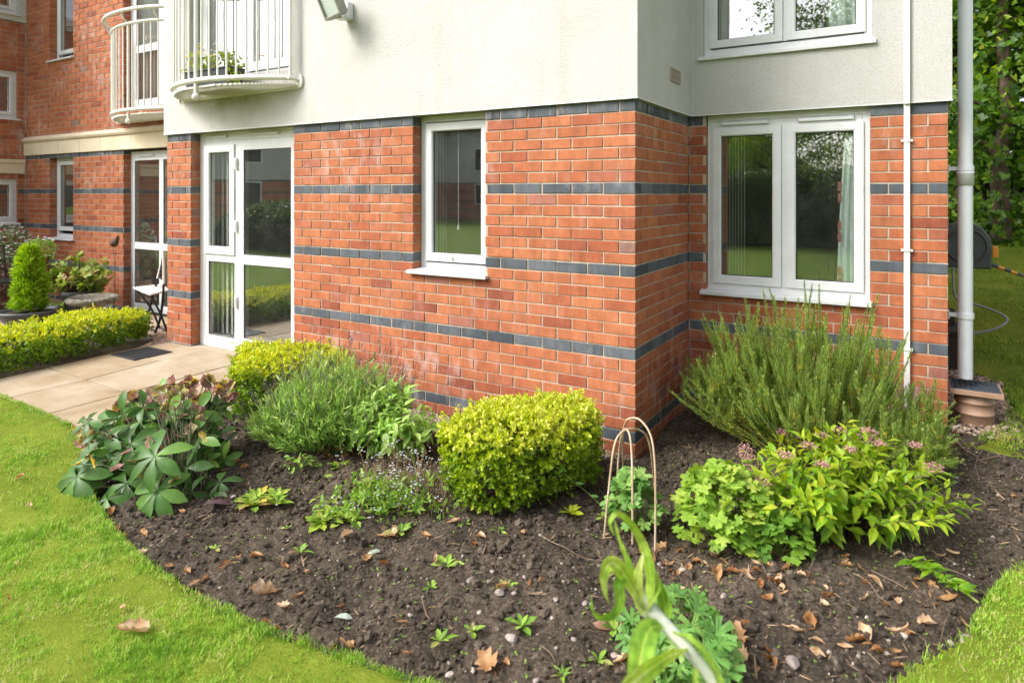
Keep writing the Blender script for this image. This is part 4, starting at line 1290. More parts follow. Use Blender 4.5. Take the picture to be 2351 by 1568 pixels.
# ---------- rosemary
def rosemary():
    global rng
    rng = np.random.default_rng(31)
    bx, by = 1.0, .42; z0 = float(gz(bx, by))
    t = thing("rosemary_bush", "big upright rosemary bush under the large right hand window", "shrub", (bx, by, z0))
    m = MB(); ms = MB(); n = 250; pol = []
    for i in range(n):
        th = rng.uniform(0, 2 * PI); r = math.sqrt(rng.random())
        tx = bx + r * .84 * math.cos(th) * 1.08; ty = by - .02 + r * .62 * math.sin(th)
        ty = min(ty, 1.08); tx = min(tx, 1.69)
        hgt = (.97 - .50 * r ** 1.8) * rng.uniform(.66, 1.14) - (.30 * min(1, (tx - 1.38) / .2) if tx > 1.38 else 0) - .10 * max(0, (.6 - tx))
        if tx < .30: hgt *= .8
        b = np.array([bx + (tx - bx) * .28, by + (ty - by) * .28, z0 - .02]); e = np.array([tx, ty, z0 + hgt])
        k = np.array([bx + (tx - bx) * .78, by + (ty - by) * .78, z0 + hgt * .42]) + rng.normal(0, .02, 3)
        s = np.linspace(0, 1, 9)[:, None]
        P = (1 - s) ** 2 * b + 2 * s * (1 - s) * k + s * s * e + np.concatenate([np.zeros((1, 3)), np.cumsum(rng.normal(0, .007, (8, 3)), 0)])
        ms.tube(P, np.linspace(.0045, .0014, 9), 4, a=rng.random()); pol.append((P, rng.random()))
        # side shoots
        for q in range(rng.integers(2, 5)):
            i0 = rng.integers(3, 7); d = rdir(1)[0]; d[2] = abs(d[2]) * .5 + .9; d /= np.linalg.norm(d); L = rng.uniform(.10, .24)
            o = P[i0]; dd = np.array([d[0], d[1], 0]) * .35 + np.array([0, 0, .65])
            Q = np.array([o, o + (d * .6 + dd * .1) * L * .5, o + d * L * .35 + np.array([0, 0, .65]) * L, ])
            s2 = np.linspace(0, 1, 5)[:, None]; Q = (1 - s2) ** 2 * Q[0] + 2 * s2 * (1 - s2) * Q[1] + s2 ** 2 * Q[2]
            ms.tube(Q, .0016, 3, a=rng.random()); pol.append((Q, rng.random() * .9 + .1))
    for P, rr in pol:
        sl = np.linalg.norm(np.diff(P, axis=0), axis=1); cl = np.concatenate([[0], np.cumsum(sl)]); L = cl[-1]
        st = (.16 if len(P) > 5 else .03) * L
        tt = np.arange(st, L, .0048)
        tt = np.repeat(tt, 3); kk_ = len(tt)
        p = np.stack([np.interp(tt, cl, P[:, c]) for c in range(3)], -1)
        p2 = np.stack([np.interp(tt + .004, cl, P[:, c]) for c in range(3)], -1); p1 = np.stack([np.interp(tt - .004, cl, P[:, c]) for c in range(3)], -1)
        ax = p2 - p1; ax /= np.linalg.norm(ax, axis=1)[:, None] + 1e-9
        r = rdir(kk_); r -= ax * (r * ax).sum(1)[:, None]; r /= np.linalg.norm(r, axis=1)[:, None]
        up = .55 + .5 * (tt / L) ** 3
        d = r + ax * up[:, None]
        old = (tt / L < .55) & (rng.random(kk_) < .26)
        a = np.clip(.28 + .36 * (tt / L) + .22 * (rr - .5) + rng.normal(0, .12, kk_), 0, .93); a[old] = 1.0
        kp = rng.random(kk_) < np.clip(.35 + 1.2 * (tt / L), 0, 1)
        m.scatter(NEE, p[kp], d[kp], ax[kp], (.023 * rng.uniform(.7, 1.2, kk_) * np.clip(1.25 - .5 * (tt / L) ** 4, .5, 1.2))[kp], a[kp])
    m.build("foliage", M_ros, t); ms.build("stem", M_wood, t)


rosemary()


def lavender():
    global rng
    rng = np.random.default_rng(32)
    bx, by = -1.70, -.92; z0 = float(gz(bx, by))
    t = thing("lavender_bush", "feathery green lavender bush with faded spikes in front of the golden hedge", "shrub", (bx, by, z0))
    m = MB(); ms = MB(); mf = MB()
    ex = np.array([RGT[0], RGT[1]]); ey = np.array([FWD[0], FWD[1]])
    for i in range(640):
        th = rng.uniform(0, 2 * PI); r = math.sqrt(rng.random())
        o = ex * (r * .52 * math.cos(th)) + ey * (r * .40 * math.sin(th)); lx = r * math.cos(th)
        hg = (.545 - .31 * r ** 2 + .05 * lx) * rng.uniform(.65, 1.18)
        b = np.array([bx, by, z0]) + np.array([*(o * .35), 0]); e = np.array([bx + o[0], by + o[1], z0 + hg])
        k = b * .5 + e * .5 + np.array([o[0] * .18, o[1] * .18, hg * .12])
        s = np.linspace(0, 1, 6)[:, None]; P = (1 - s) ** 2 * b + 2 * s * (1 - s) * k + s * s * e
        if i % 3 == 0: ms.tube(P, .0014, 3, a=rng.random())
        n = 24; tt = rng.uniform(.25, 1.0, n)
        p = np.stack([np.interp(tt, s[:, 0], P[:, c]) for c in range(3)], -1)
        ax = (P[-1] - P[-3]); ax /= np.linalg.norm(ax)
        d = rdir(n) * .8 + ax * .9 + np.array([0, 0, .25])
        m.scatter(NEE, p, d, rdir(n), .048 * rng.uniform(.5, 1.4, n), np.clip(.30 + .4 * tt + rng.normal(0, .18, n), 0, 1))
        if rng.random() < .42:
            sp = e + (ax * .6 + np.array([0, 0, .5])) * rng.uniform(.06, .19)
            ms.tube([e, (e + sp) / 2 + rng.normal(0, .006, 3), sp], .0011, 3, a=.9)
            q = sp + (sp - e) / np.linalg.norm(sp - e) * np.linspace(-.012, .022, 8)[:, None]
            mf.scatter(OVR, q, rdir(8) + (sp - e) * 3, rdir(8), .0085, rng.random(8))
    m.build("foliage", M_lav, t); ms.build("stem", M_wood, t); mf.build("flower_spike", M_lavf, t)


lavender()


# ---------- hellebore
def hellebore():
    global rng
    rng = np.random.default_rng(33)
    base = G(360, 1165); t = thing("hellebore", "hellebore clump with big dark green hand shaped leaves and dusky brown flowers", "plant", base)
    m = MB(); ms = MB()
    crown = np.array([-1.98, -1.80, base[2]])
    def rosette(p, face, n, L, tilt=.3, a=.5, fan=2 * PI, rot=0):
        face = np.asarray(face, float); face /= np.linalg.norm(face)
        r = np.cross(face, [0, 0, 1.0]); r = r / (np.linalg.norm(r) + 1e-9); u = np.cross(r, face)
        for i in range(n):
            th = rot + (i - (n - 1) / 2) * fan / n + rng.normal(0, .08)
            d = math.sin(th) * r - math.cos(th) * u * 1.0 + face * tilt
            m.scatter(BIG, [p], [d], [face + rng.normal(0, .12, 3)], L * rng.uniform(.82, 1.12), np.clip(a + rng.normal(0, .14), 0, 1))
        c2 = crown + rng.normal(0, .06, 3) * np.array([1, 1, 0])
        s = np.linspace(0, 1, 6)[:, None]; k = (c2 + p) / 2 + np.array([0, 0, .06])
        ms.tube((1 - s) ** 2 * c2 + 2 * s * (1 - s) * k + s * s * p, .0035, 5, a=rng.random())
    tc = -FWD * .75 + np.array([-.15, -.1, .75])
    for (px, py, d, n, L, tilt, a, rot) in (
            (356, 1048, 3.42, 6, .155, .10, .50, .25), (360, 1128, 3.36, 7, .150, .05, .60, .1), (176, 1095, 3.50, 6, .165, .0, .42, -.5), (240, 1010, 3.62, 4, .13, .2, .40, 2.6),
            (455, 1012, 3.78, 5, .12, .05, .45, .3), (245, 1150, 3.42, 5, .14, -.1, .40, -.7), (400, 985, 3.85, 5, .13, .1, .35, .2), (330, 945, 3.95, 5, .12, .2, .8, 1.2), (505, 1118, 3.62, 5, .10, .0, .28, .2),
            (300, 1020, 3.62, 6, .14, .1, .35, 0), (215, 1075, 3.6, 5, .14, .0, .45, -.3), (430, 1075, 3.62, 5, .12, 0, .25, .4), (290, 1110, 3.5, 6, .14, .0, .30, -.2), (270, 960, 3.9, 5, .12, .1, .5, -.4), (480, 940, 4.05, 5, .12, .1, .6, .3),
            (380, 905, 4.1, 4, .10, .2, .9, 2.0), (160, 1135, 3.5, 5, .14, -.1, .45, -.9), (350, 1175, 3.4, 5, .11, -.1, .3, .3), (440, 1130, 3.5, 4, .10, -.1, .2, .8)):
        p = atd(px, py, d); p[2] = max(p[2], float(gz(p[0], p[1])) + .03)
        rosette(p, tc + rng.normal(0, .2, 3), n, L * 1.12, tilt, a, 2 * PI * .92, rot)
    for i in range(92):
        u = rng.random() ** .8; px = 190 + 330 * u; py = 915 + 150 * rng.random() + 90 * (1 - u) * rng.random()
        p = atd(px, py, 3.62 + .42 * u + .25 * rng.random() - .25 * (py - 915) / 220); p[2] = max(p[2], float(gz(p[0], p[1])) + .04)
        rosette(p, tc + rng.normal(0, .45, 3), int(rng.integers(3, 6)), rng.uniform(.08, .13), .15, rng.choice([.15, .35, .5, .8]), 2 * PI * .9, rng.uniform(-1, 3))
    m.build("foliage", M_hel, t, smooth=True)
    cup = MB()
    pts = []
    for i in range(135):
        u = rng.random(); px = 178 + 362 * u; top = 985 - 118 * math.sin(min(1, u * 1.25) * PI / 2) + (14 if u > .85 else 0)
        py = top + rng.exponential(42); py = min(py, top + 130)
        pts.append((px + rng.normal(0, 8), py, 3.95 + .25 * u - .35 * (py - top) / 130))
    pts += [(362, 1028, 3.5), (370, 1040, 3.5), (470, 1000, 3.65), (310, 1060, 3.45), (345, 1018, 3.5), (218, 1058, 3.45), (180, 1065, 3.5), (290, 1040, 3.45), (400, 1100, 3.4), (330, 1090, 3.42), (270, 1075, 3.42)]
    for (px, py, d) in pts:
        p = atd(px, py, d)
        f = rdir(1)[0] * .8 - FWD * .6 + np.array([0, 0, .2]); f /= np.linalg.norm(f)
        r = np.cross(f, [.1, .2, .97]); r /= np.linalg.norm(r); u_ = np.cross(r, f); aa = rng.random()
        fm = MB()
        for q in range(5):
            th = q * 2 * PI / 5 + rng.normal(0, .1); dd = math.cos(th) * r + math.sin(th) * u_
            fm.scatter(SEP, [p - f * .004], [dd + f * .5], [f - dd * .5], .041 * rng.uniform(.8, 1.15), np.clip(aa + rng.normal(0, .12), 0, 1))
        fm.scatter(OV, np.repeat([p], 4, 0), rdir(4) + f, rdir(4), .010, np.full(4, .85))
        fm.build("flower", M_helf, t)
        c2 = crown + np.array([rng.normal(0, .08), rng.normal(0, .08), .05]); s = np.linspace(0, 1, 5)[:, None]; k = (c2 + p) / 2 + np.array([0, 0, .09])
        ms.tube((1 - s) ** 2 * c2 + 2 * s * (1 - s) * k + s * s * p, .002, 4, a=rng.random())
    ms.build("stem", leafmat("hellebore_stem", [(0, (.045, .07, .02)), (1, (.11, .13, .04))], .5, .1), t)


hellebore()


# ---------- clump made of leafy shoots
def clump(name, label, cat, base, n, spread, h, tpl, leaf, mat, nl=9, up=.7, a=(.2, .9), seed=1, group=None, t0=.25, stemr=.0022, smat=None, droop=0, el=1.0):
    global rng
    rng = np.random.default_rng(seed)
    t = thing(name, label, cat, base, group); m = MB(); ms = MB()
    tips = []
    for i in range(n):
        th = rng.uniform(0, 2 * PI); r = math.sqrt(rng.random())
        ex = RGT * math.cos(th) * r * spread + FWD * math.sin(th) * r * spread * el
        hg = h * (1 - .55 * r * r) * rng.uniform(.75, 1.08)
        b = np.asarray(base) + ex * .25; e = np.asarray(base) + ex + np.array([0, 0, hg]); k = b * .45 + e * .55 + np.array([0, 0, hg * .2])
        k[:2] = (b * .7 + e * .3)[:2]
        s = np.linspace(0, 1, 7)[:, None]; P = (1 - s) ** 2 * b + 2 * s * (1 - s) * k + s * s * e
        P[-1, 2] -= droop * hg
        ms.tube(P, np.linspace(stemr, stemr * .5, 7), 4, a=rng.random())
        tt = np.linspace(t0, 1, nl); p = np.stack([np.interp(tt, s[:, 0], P[:, c]) for c in range(3)], -1)
        ax = P[-1] - P[-3]; ax /= np.linalg.norm(ax) + 1e-9
        ga = np.arange(nl) * 2.4 + rng.uniform(0, 6); q1 = np.cross(ax, [.3, .2, .93]); q1 /= np.linalg.norm(q1); q2 = np.cross(ax, q1)
        rd = np.cos(ga)[:, None] * q1 + np.sin(ga)[:, None] * q2
        d = rd * (1.1 - .5 * tt)[:, None] + ax * (.25 + up * tt ** 2)[:, None] + rng.normal(0, .2, (nl, 3))
        nr = np.array([0, 0, 1.]) + ax * .5 - rd * .2 + rng.normal(0, .25, (nl, 3))
        m.scatter(tpl, p, d, nr, leaf * rng.uniform(.7, 1.2, nl) * (1.05 - .35 * tt ** 3), np.clip(a[0] + (a[1] - a[0]) * (.35 * tt + .65 * rng.random(nl)) + .2 * (hg / h - .6), 0, 1))
        tips.append((P[-1], ax))
    m.build("foliage", mat, t); ms.build("stem", smat or M_stem, t)
    return t, tips


clump("soft_leaved_plant", "light green soft leaved plant between the lavender and the brick wall", "plant", G(900, 1050), 50, .28, .44, LANS, .10, M_nic, 10, .4, (.1, 1), 41, t0=.3)
t, tips = clump("spirea", "lime green spirea shrub with dusty pink flower heads at the right of the bed", "shrub", G(1935, 1225), 108, .55, .50, LANS, .084, M_spi, 13, .6, (.15, .95), 42, t0=.22, smat=M_wood, el=.75)
rng = np.random.default_rng(43)
heads = [(p, .35) for p, ax in tips if rng.random() < .28 and p[2] > .3][:18]
for (px, py, d) in ((1760, 1120, 3.55), (1902, 1140, 3.4), (2045, 1225, 3.35), (1800, 1000, 3.7), (1820, 1010, 3.72), (1990, 1040, 3.7), (1950, 1045, 3.7), (1745, 1125, 3.55)):
    heads.append((atd(px, py, d), .85))
for p, ba in heads:
    fm = MB(); n = 60; q = rdir(n) * np.array([.036, .036, .014]) * rng.uniform(.8, 1.4) * np.sqrt(rng.random((n, 1))) + p + np.array([0, 0, .022])
    lumps(fm, q, .0055, np.clip(rng.normal(ba, .22, n), 0, 1), LUMPS[:2])
    fm.build("flower_head", M_spf, t)


def mound(name, label, base, rx, ry, h, n, tpl, leaf, mat, seed, a=(.2, .9), group=None, cat="plant", tilt=.5, lo=.15):
    """dome of stalked leaves facing outward"""
    global rng
    rng = np.random.default_rng(seed)
    base = np.asarray(base); t = thing(name, label, cat, base, group); m = MB(); ms = MB()
    for i in range(n):
        th = rng.uniform(0, 2 * PI); r = math.sqrt(rng.random()) * 1.02; k = rng.uniform(.8, 1.05)
        zz = h * (lo + (1 - lo) * math.sqrt(max(0, 1 - (r * .97) ** 2))) * k
        if rng.random() < .25: zz *= rng.uniform(.35, .9)
        o = RGT * math.cos(th) * r * rx + FWD * math.sin(th) * r * ry
        p = base + o + np.array([0, 0, zz]); out = o / (np.linalg.norm(o) + 1e-6)
        nr = out * r * 1.2 + np.array([0, 0, 1.]) - FWD * .25 + rng.normal(0, .25, 3)
        d = out + rng.normal(0, .5, 3) - np.array([0, 0, tilt * r])
        m.scatter(tpl, [p], [d], [nr], leaf * rng.uniform(.65, 1.2), np.clip(a[0] + (a[1] - a[0]) * rng.random() + .2 * (zz / h - .7), 0, 1))
        b = base + o * .2; s = np.linspace(0, 1, 4)[:, None]; kq = (b + p) / 2 + np.array([0, 0, zz * .25])
        ms.tube((1 - s) ** 2 * b + 2 * s * (1 - s) * kq + s * s * p, .0013, 3, a=rng.random())
    m.build("foliage", mat, t); ms.build("stem", M_stem, t)
    return t


mound("hardy_geranium", "bright lime geranium mound with round lobed leaves left of the spirea", G(1665, 1245), .225, .20, .36, 230, LOB5, .053, M_ger, 51, (.2, .95))
mound("hardy_geranium", "low trailing geranium leaves under the front of the spirea", G(1790, 1280), .14, .08, .20, 34, LOB5, .056, M_ger, 52, (.0, .5), lo=.1)
mound("hardy_geranium", "lobed green plant growing inside the arched wire hoops", G(1455, 1215), .125, .13, .29, 80, LOB5, .052, M_gerd, 53, (.3, 1.0))
mound("cut_leaved_geranium", "geranium with finely cut leaves at the bottom edge behind the tall stem", G(1565, 1545), .19, .22, .24, 74, LOB7, .060, M_gerd, 54, (.3, .95), lo=.2)
mound("cut_leaved_geranium", "small finely cut leaf clump at the very bottom right of the tall stem", G(1580, 1640), .14, .10, .10, 22, LOB7, .055, M_gerd, 55, (.4, 1.0), lo=.3)


def rosettes(name, label, base, n, L, tpl, mat, seed, a=(.1, .8), group=None, up=.8, cat="plant", parts=None):
    global rng
    rng = np.random.default_rng(seed); m = MB(); base = np.asarray(base)
    th = np.arange(n) * 2.4 + rng.uniform(0, 6); k = np.linspace(0, 1, n)
    d = np.stack([np.cos(th), np.sin(th), up * (1.3 - k) + .1], -1)
    nr = np.stack([-np.cos(th) * .4, -np.sin(th) * .4, np.ones(n)], -1) + rng.normal(0, .2, (n, 3))
    m.scatter(tpl, np.repeat([base], n, 0) + np.array([0, 0, .004]), d, nr, L * (.55 + .5 * k) * rng.uniform(.8, 1.15, n), np.clip(a[0] + (a[1] - a[0]) * rng.random(n), 0, 1))
    if parts: parts(m, base)
    return tag(m.build(name, mat, origin=base), label, cat, group)


def primula(m, base):
    for q in range(5):
        o = base + RGT * rng.uniform(-.11, .13) + FWD * rng.uniform(-.04, .10)
        n = 11; th = np.arange(n) * 2.4 + q; k = np.linspace(0, 1, n)
        d = np.stack([np.cos(th), np.sin(th), 1.35 * (1.25 - k)], -1)
        m.scatter(OBO, np.repeat([o], n, 0), d, np.stack([-np.cos(th) * .4, -np.sin(th) * .4, np.ones(n)], -1), .095 * (.55 + .5 * k), np.clip(rng.normal(.5, .25, n), 0, 1))


rosettes("primula", "yellow green primula clump below the lavender beside the purple fallen leaf", G(580, 1158), 12, .10, OBO, M_pri, 61, (.1, 1), parts=primula)
rosettes("primula", "primula with wrinkled leaves to the left of the pale flowered patch", G(745, 1200), 12, .105, OBO, M_pri, 62, (.0, .75), parts=primula)
rosettes("primula", "small primula rosette with brown bracts under the lavender", G(780, 1075), 14, .085, OBO, M_pri, 63, (.2, .93))


# forget-me-not patch gone to seed
def forgetmenot():
    global rng
    rng = np.random.default_rng(64)
    b = G(890, 1180); t = thing("forget_me_not", "straggly forget me not patch with tiny pale flowers and dry seed stalks", "plant", b); m = MB(); mf = MB(); md = MB()
    for i in range(185):
        o = RGT * rng.normal(.0, .14) + FWD * rng.normal(.05, .10); p = b + o; p[2] = float(gz(p[0], p[1])) + rng.uniform(0, .13)
        n = 6; m.scatter(LANS, np.repeat([p], n, 0) + rng.normal(0, .012, (n, 3)), rdir(n) + np.array([0, 0, .7]), rdir(n) + np.array([0, 0, 1.]), .038 * rng.uniform(.6, 1.3, n), np.clip(rng.normal(.5, .2, n), 0, .9))
    for i in range(130):
        o = RGT * rng.normal(.05, .13) + FWD * rng.normal(.12, .10); p = b + o; p[2] = float(gz(p[0], p[1])); L = rng.uniform(.12, .30)
        d = rdir(1)[0] * .45 + np.array([0, 0, 1.]); e = p + d * L; k = (p + e) / 2 + rng.normal(0, .02, 3)
        s = np.linspace(0, 1, 6)[:, None]; P = (1 - s) ** 2 * p + 2 * s * (1 - s) * k + s * s * e
        md.tube(P, .0009, 3, a=rng.random())
        n = 9; q = P[rng.integers(2, 6, n)] + rng.normal(0, .012, (n, 3)); md.scatter(OV, q, rdir(n), rdir(n), .009, rng.random(n))
        if i % 2 == 0:
            n = 4; q = e + rng.normal(0, .014, (n, 3)); mf.scatter(OVR, np.repeat(q, 4, 0), np.tile([(1, 0, .2), (0, 1, .2), (-1, 0, .2), (0, -1, .2)], (n, 1)), np.tile([(0, -.3, 1.)], (4 * n, 1)), .0055, rng.random(4 * n))
    for i in range(70):
        o = RGT * rng.normal(-.03, .15) + FWD * rng.normal(-.02, .06); p = b + o; p[2] = float(gz(p[0], p[1])) + rng.uniform(.03, .10)
        mf.scatter(OVR, np.repeat([p], 4, 0), [(1, 0, .2), (0, 1, .2), (-1, 0, .2), (0, -1, .2)], [(0, -.3, 1.)] * 4, .006, rng.random(4))
    m.build("foliage", M_weed, t); mf.build("flower", M_fmn, t); md.build("seed_stalk", M_dry, t)


forgetmenot()
# leggy stalk leaning over the bed, with whorls of leaves
b = G(1230 * .85, 1290); 
mound("low_weed_clump", "low clump of small green leaves between the primula and the pale flowered patch", G(860, 1150), .12, .09, .12, 60, OVR, .032, M_weed, 58, (.1, .9), cat="weed", lo=.3)
mound("low_weed_clump", "reddish brown leaved low clump at the foot of the lavender", G(770, 1055), .10, .07, .09, 44, OBO, .045, leafmat("red_brown_leaf", [(0, (.20, .08, .05)), (.6, (.42, .20, .12)), (1, (.34, .38, .08))], .6, .3), 59, (.0, .9), cat="weed", lo=.3)
mound("low_weed_clump", "small green weed clump under the right of the lavender", G(690, 1080), .11, .06, .09, 46, OVR, .030, M_weed, 60, (.1, .9), cat="weed", lo=.3)
tA = thing("leggy_weed", "thin leggy weed stalk with whorled leaves leaning by the primula", "weed", G(800, 1245))
P = np.array([G(800, 1245), atd(772, 1190, 3.62), atd(760, 1130, 3.7), atd(752, 1080, 3.75)]); m = MB(); m.tube(smoothp(P), .0017, 4, a=.8); m.build("stem", M_stem, tA)
m = MB()
for i, q in enumerate(smoothp(P)[4::4]): m.scatter(LANS, np.repeat([q], 6, 0), [(math.cos(k), math.sin(k), .3) for k in np.arange(6) * 1.05], [(0, 0, 1.)] * 6, .028, .8)
m.build("foliage", M_weed, tA)
tA = thing("clover_runner", "clover like runner trailing from the golden shrub to the hoops", "weed", G(1385, 1165))
P = np.array([atd(1265, 1063, 3.42), atd(1310, 1100, 3.42), atd(1350, 1132, 3.42), G(1390, 1170, .03)]); m = MB(); m.tube(smoothp(P), .0018, 4, a=.6); m.build("stem", M_stem, tA)
m = MB()
for q in smoothp(P)[4::5]: m.scatter(OVR, np.repeat([q + np.array([0, 0, .012])], 4, 0), [(math.cos(k), math.sin(k), .3) for k in np.arange(4) * 1.57], [(0, -.4, 1.)] * 4, .022, .5)
m.build("foliage", M_gerd, tA)
for i, (px, py, L, n, lab) in enumerate((
        (1022, 1303, .085, 10, "pale green seedling rosette with a pink outer leaf in the middle of the soil"), (1158, 1362, .075, 9, "green and purple tinged seedling between grey stones"), (992, 1352, .045, 7, "tiny yellow green seedling left of the stones"),
        (1010, 1475, .060, 8, "green seedling beside a pink stone near the lawn edge"), (1198, 1440, .062, 9, "bright seedling just above the largest pinkish stone"), (1085, 1452, .05, 8, "brown tinged seedling between two grey stones"), (688, 1270, .06, 7, "small weed with spoon shaped leaves left of the holey leaf"),
        (1312, 1338, .035, 7, "tiny seedling alone on bare soil right of the stones"), (1385, 1190, .05, 7, "round leaved seedling at the left foot of the hoops"), (1410, 1450, .075, 8, "green weed left of the tall pale stem"), (1375, 1520, .055, 7, "small weed at the bottom left of the tall pale stem"),
        (1068, 1205, .04, 7, "small seedling below the rounded golden shrub"), (1310, 1180, .075, 9, "golden self sown sprig right below the rounded golden shrub"), (1145, 1222, .05, 8, "wispy grey green weed under the rounded golden shrub"), (660, 1215, .035, 6, "tiny feathery weed near the primula"),
        (495, 1262, .035, 6, "tiny grass green seedling near the lawn edge"), (920, 1225, .08, 9, "weed rosette at the front of the pale flowered patch"), (1290, 1555, .05, 9, "grassy tuft of weed at the bottom edge"), (2160, 960, .06, 8, "green weed behind the moss patch at the right"), (2235, 965, .07, 9, "leafy weed on the moss beside the drain gully"), (1600, 1355, .03, 5, "little weed right of the cut leaved geranium"))):
    rosettes("weed_seedling", lab, G(px, py), n, L, (GOLD2 and OBO) if i not in (17, 13) else LAN, M_weed if i != 12 else GOLD2, 70 + i, (.1, 1) if i != 12 else (.5, 1), "seedlings and weeds in the bed", cat="weed", up=1.0)

# ---------- wire hoops
t = thing("plant_hoops", "three arched brown cane hoops standing over a green plant in the bed", "plant support", G(1448, 1210))
def hoop(pts, r=.0052):
    m = MB(); m.tube(smoothp(pts, 8), r, 8); m.build("hoop", M_wire, t, smooth=True)
cH = np.array([.36, -.93])
fL = G(1385, 1232); fR = G(1504, 1255); bL = G(1430, 1150); bR = G(1484, 1160); fM = G(1452, 1245); bM = G(1415, 1165)
for f in (fL, fR, bL, bR, fM, bM): f[2] -= .04
hoop([fL, atd(1398, 1120, depth_of(fL) - .0), atd(1410, 1025, depth_of(fL) + .03), atd(1428, 992, depth_of(fL) + .07), atd(1455, 984, depth_of(fL) + .12), atd(1482, 998, depth_of(fL) + .19), atd(1495, 1040, depth_of(fL) + .24), atd(1502, 1110, 3.55), bR + RGT * .06])
hoop([fR, atd(1505, 1150, depth_of(fR)), atd(1503, 1060, depth_of(fR) + .03), atd(1494, 1000, depth_of(fR) + .08), atd(1472, 966, depth_of(fR) + .14), atd(1450, 960, depth_of(fR) + .2), atd(1434, 975, depth_of(fR) + .25), atd(1420, 1050, 3.5), bM])
hoop([fM, atd(1452, 1150, depth_of(fM)), atd(1451, 1060, depth_of(fM) + .03), atd(1446, 1000, depth_of(fM) + .08), atd(1436, 985, depth_of(fM) + .16), atd(1431, 995, depth_of(fM) + .24), atd(1430, 1060, 3.6), bL])

# ---------- tall stem close to the camera
def ribbon(m, pts, widths, d, tw=(0, 0), a=.6, fold=.10):
    """flat strap leaf with parallel veins, turning about its own length by tw"""
    P = smoothp([atd(px, py, q) for (px, py), q in zip(pts, d)], 8); k = len(P); w_ = np.interp(np.linspace(0, 1, k), np.linspace(0, 1, len(widths)), widths)
    tg = np.gradient(P, axis=0); tg /= np.linalg.norm(tg, axis=1)[:, None]; v = P - CAM; v /= np.linalg.norm(v, axis=1)[:, None]
    s = np.cross(tg, -v); s /= np.linalg.norm(s, axis=1)[:, None] + 1e-9; n2 = np.cross(s, tg)
    an = np.linspace(tw[0], tw[1], k)[:, None]; s, n2 = s * np.cos(an) + n2 * np.sin(an), n2 * np.cos(an) - s * np.sin(an)
    w_ = w_ * .86; us = np.array([-.5, -.36, -.22, -.06, 0, .06, .22, .36, .5]); V = []
    for u in us: V.append(P + s * (u * w_)[:, None] + n2 * (abs(u) * 2 * fold * w_ + .0010 * np.sin(np.arange(k) * .9 + u * 8) * (abs(u) > .3))[:, None])
    V = np.stack(V, 1).reshape(-1, 3); c = len(us)
    F = [(i * c + j, i * c + c + j, i * c + c + 1 + j, i * c + 1 + j) for i in range(k - 1) for j in range(c - 1)]
    vein = np.array([-.06, .06, -.14, -.05, .36, -.05, -.14, .06, -.06])
    m.add(V, F, 0, np.clip((a + vein[None] + .10 * np.sin(np.arange(k) * .35)[:, None]).ravel(), 0, 1))
fb = np.array([1.12, -2.75, float(gz(1.12, -2.75))])
t = thing("silvery_stem", "tall silvery stem with long curling green leaves close to the camera", "plant", fb)
m = MB(); top = [atd(1760, 1740, 1.34), atd(1650, 1580, 1.38), atd(1565, 1475, 1.42), atd(1500, 1405, 1.46), atd(1470, 1370, 1.47), atd(1462, 1330, 1.48)]
P = smoothp([fb, fb * .6 + top[0] * .4 + np.array([0, 0, .05])] + top); m.tube(P, np.interp(np.linspace(0, 1, len(P)), [0, .5, .8, 1], [.012, .013, .017, .008]), 10, a=.5)
M_silv = leafmat("silver_stem", [(0, (.42, .47, .34)), (1, (.72, .75, .64))], .6, .1)
m.build("stem", M_silv, t, smooth=True)
M_str = leafmat("strap_leaf", [(0, (.12, .28, .03)), (.4, (.27, .45, .05)), (.65, (.44, .58, .09)), (.85, (.62, .68, .22)), (1, (.74, .78, .62))], .6, .3, .2, nscale=60)
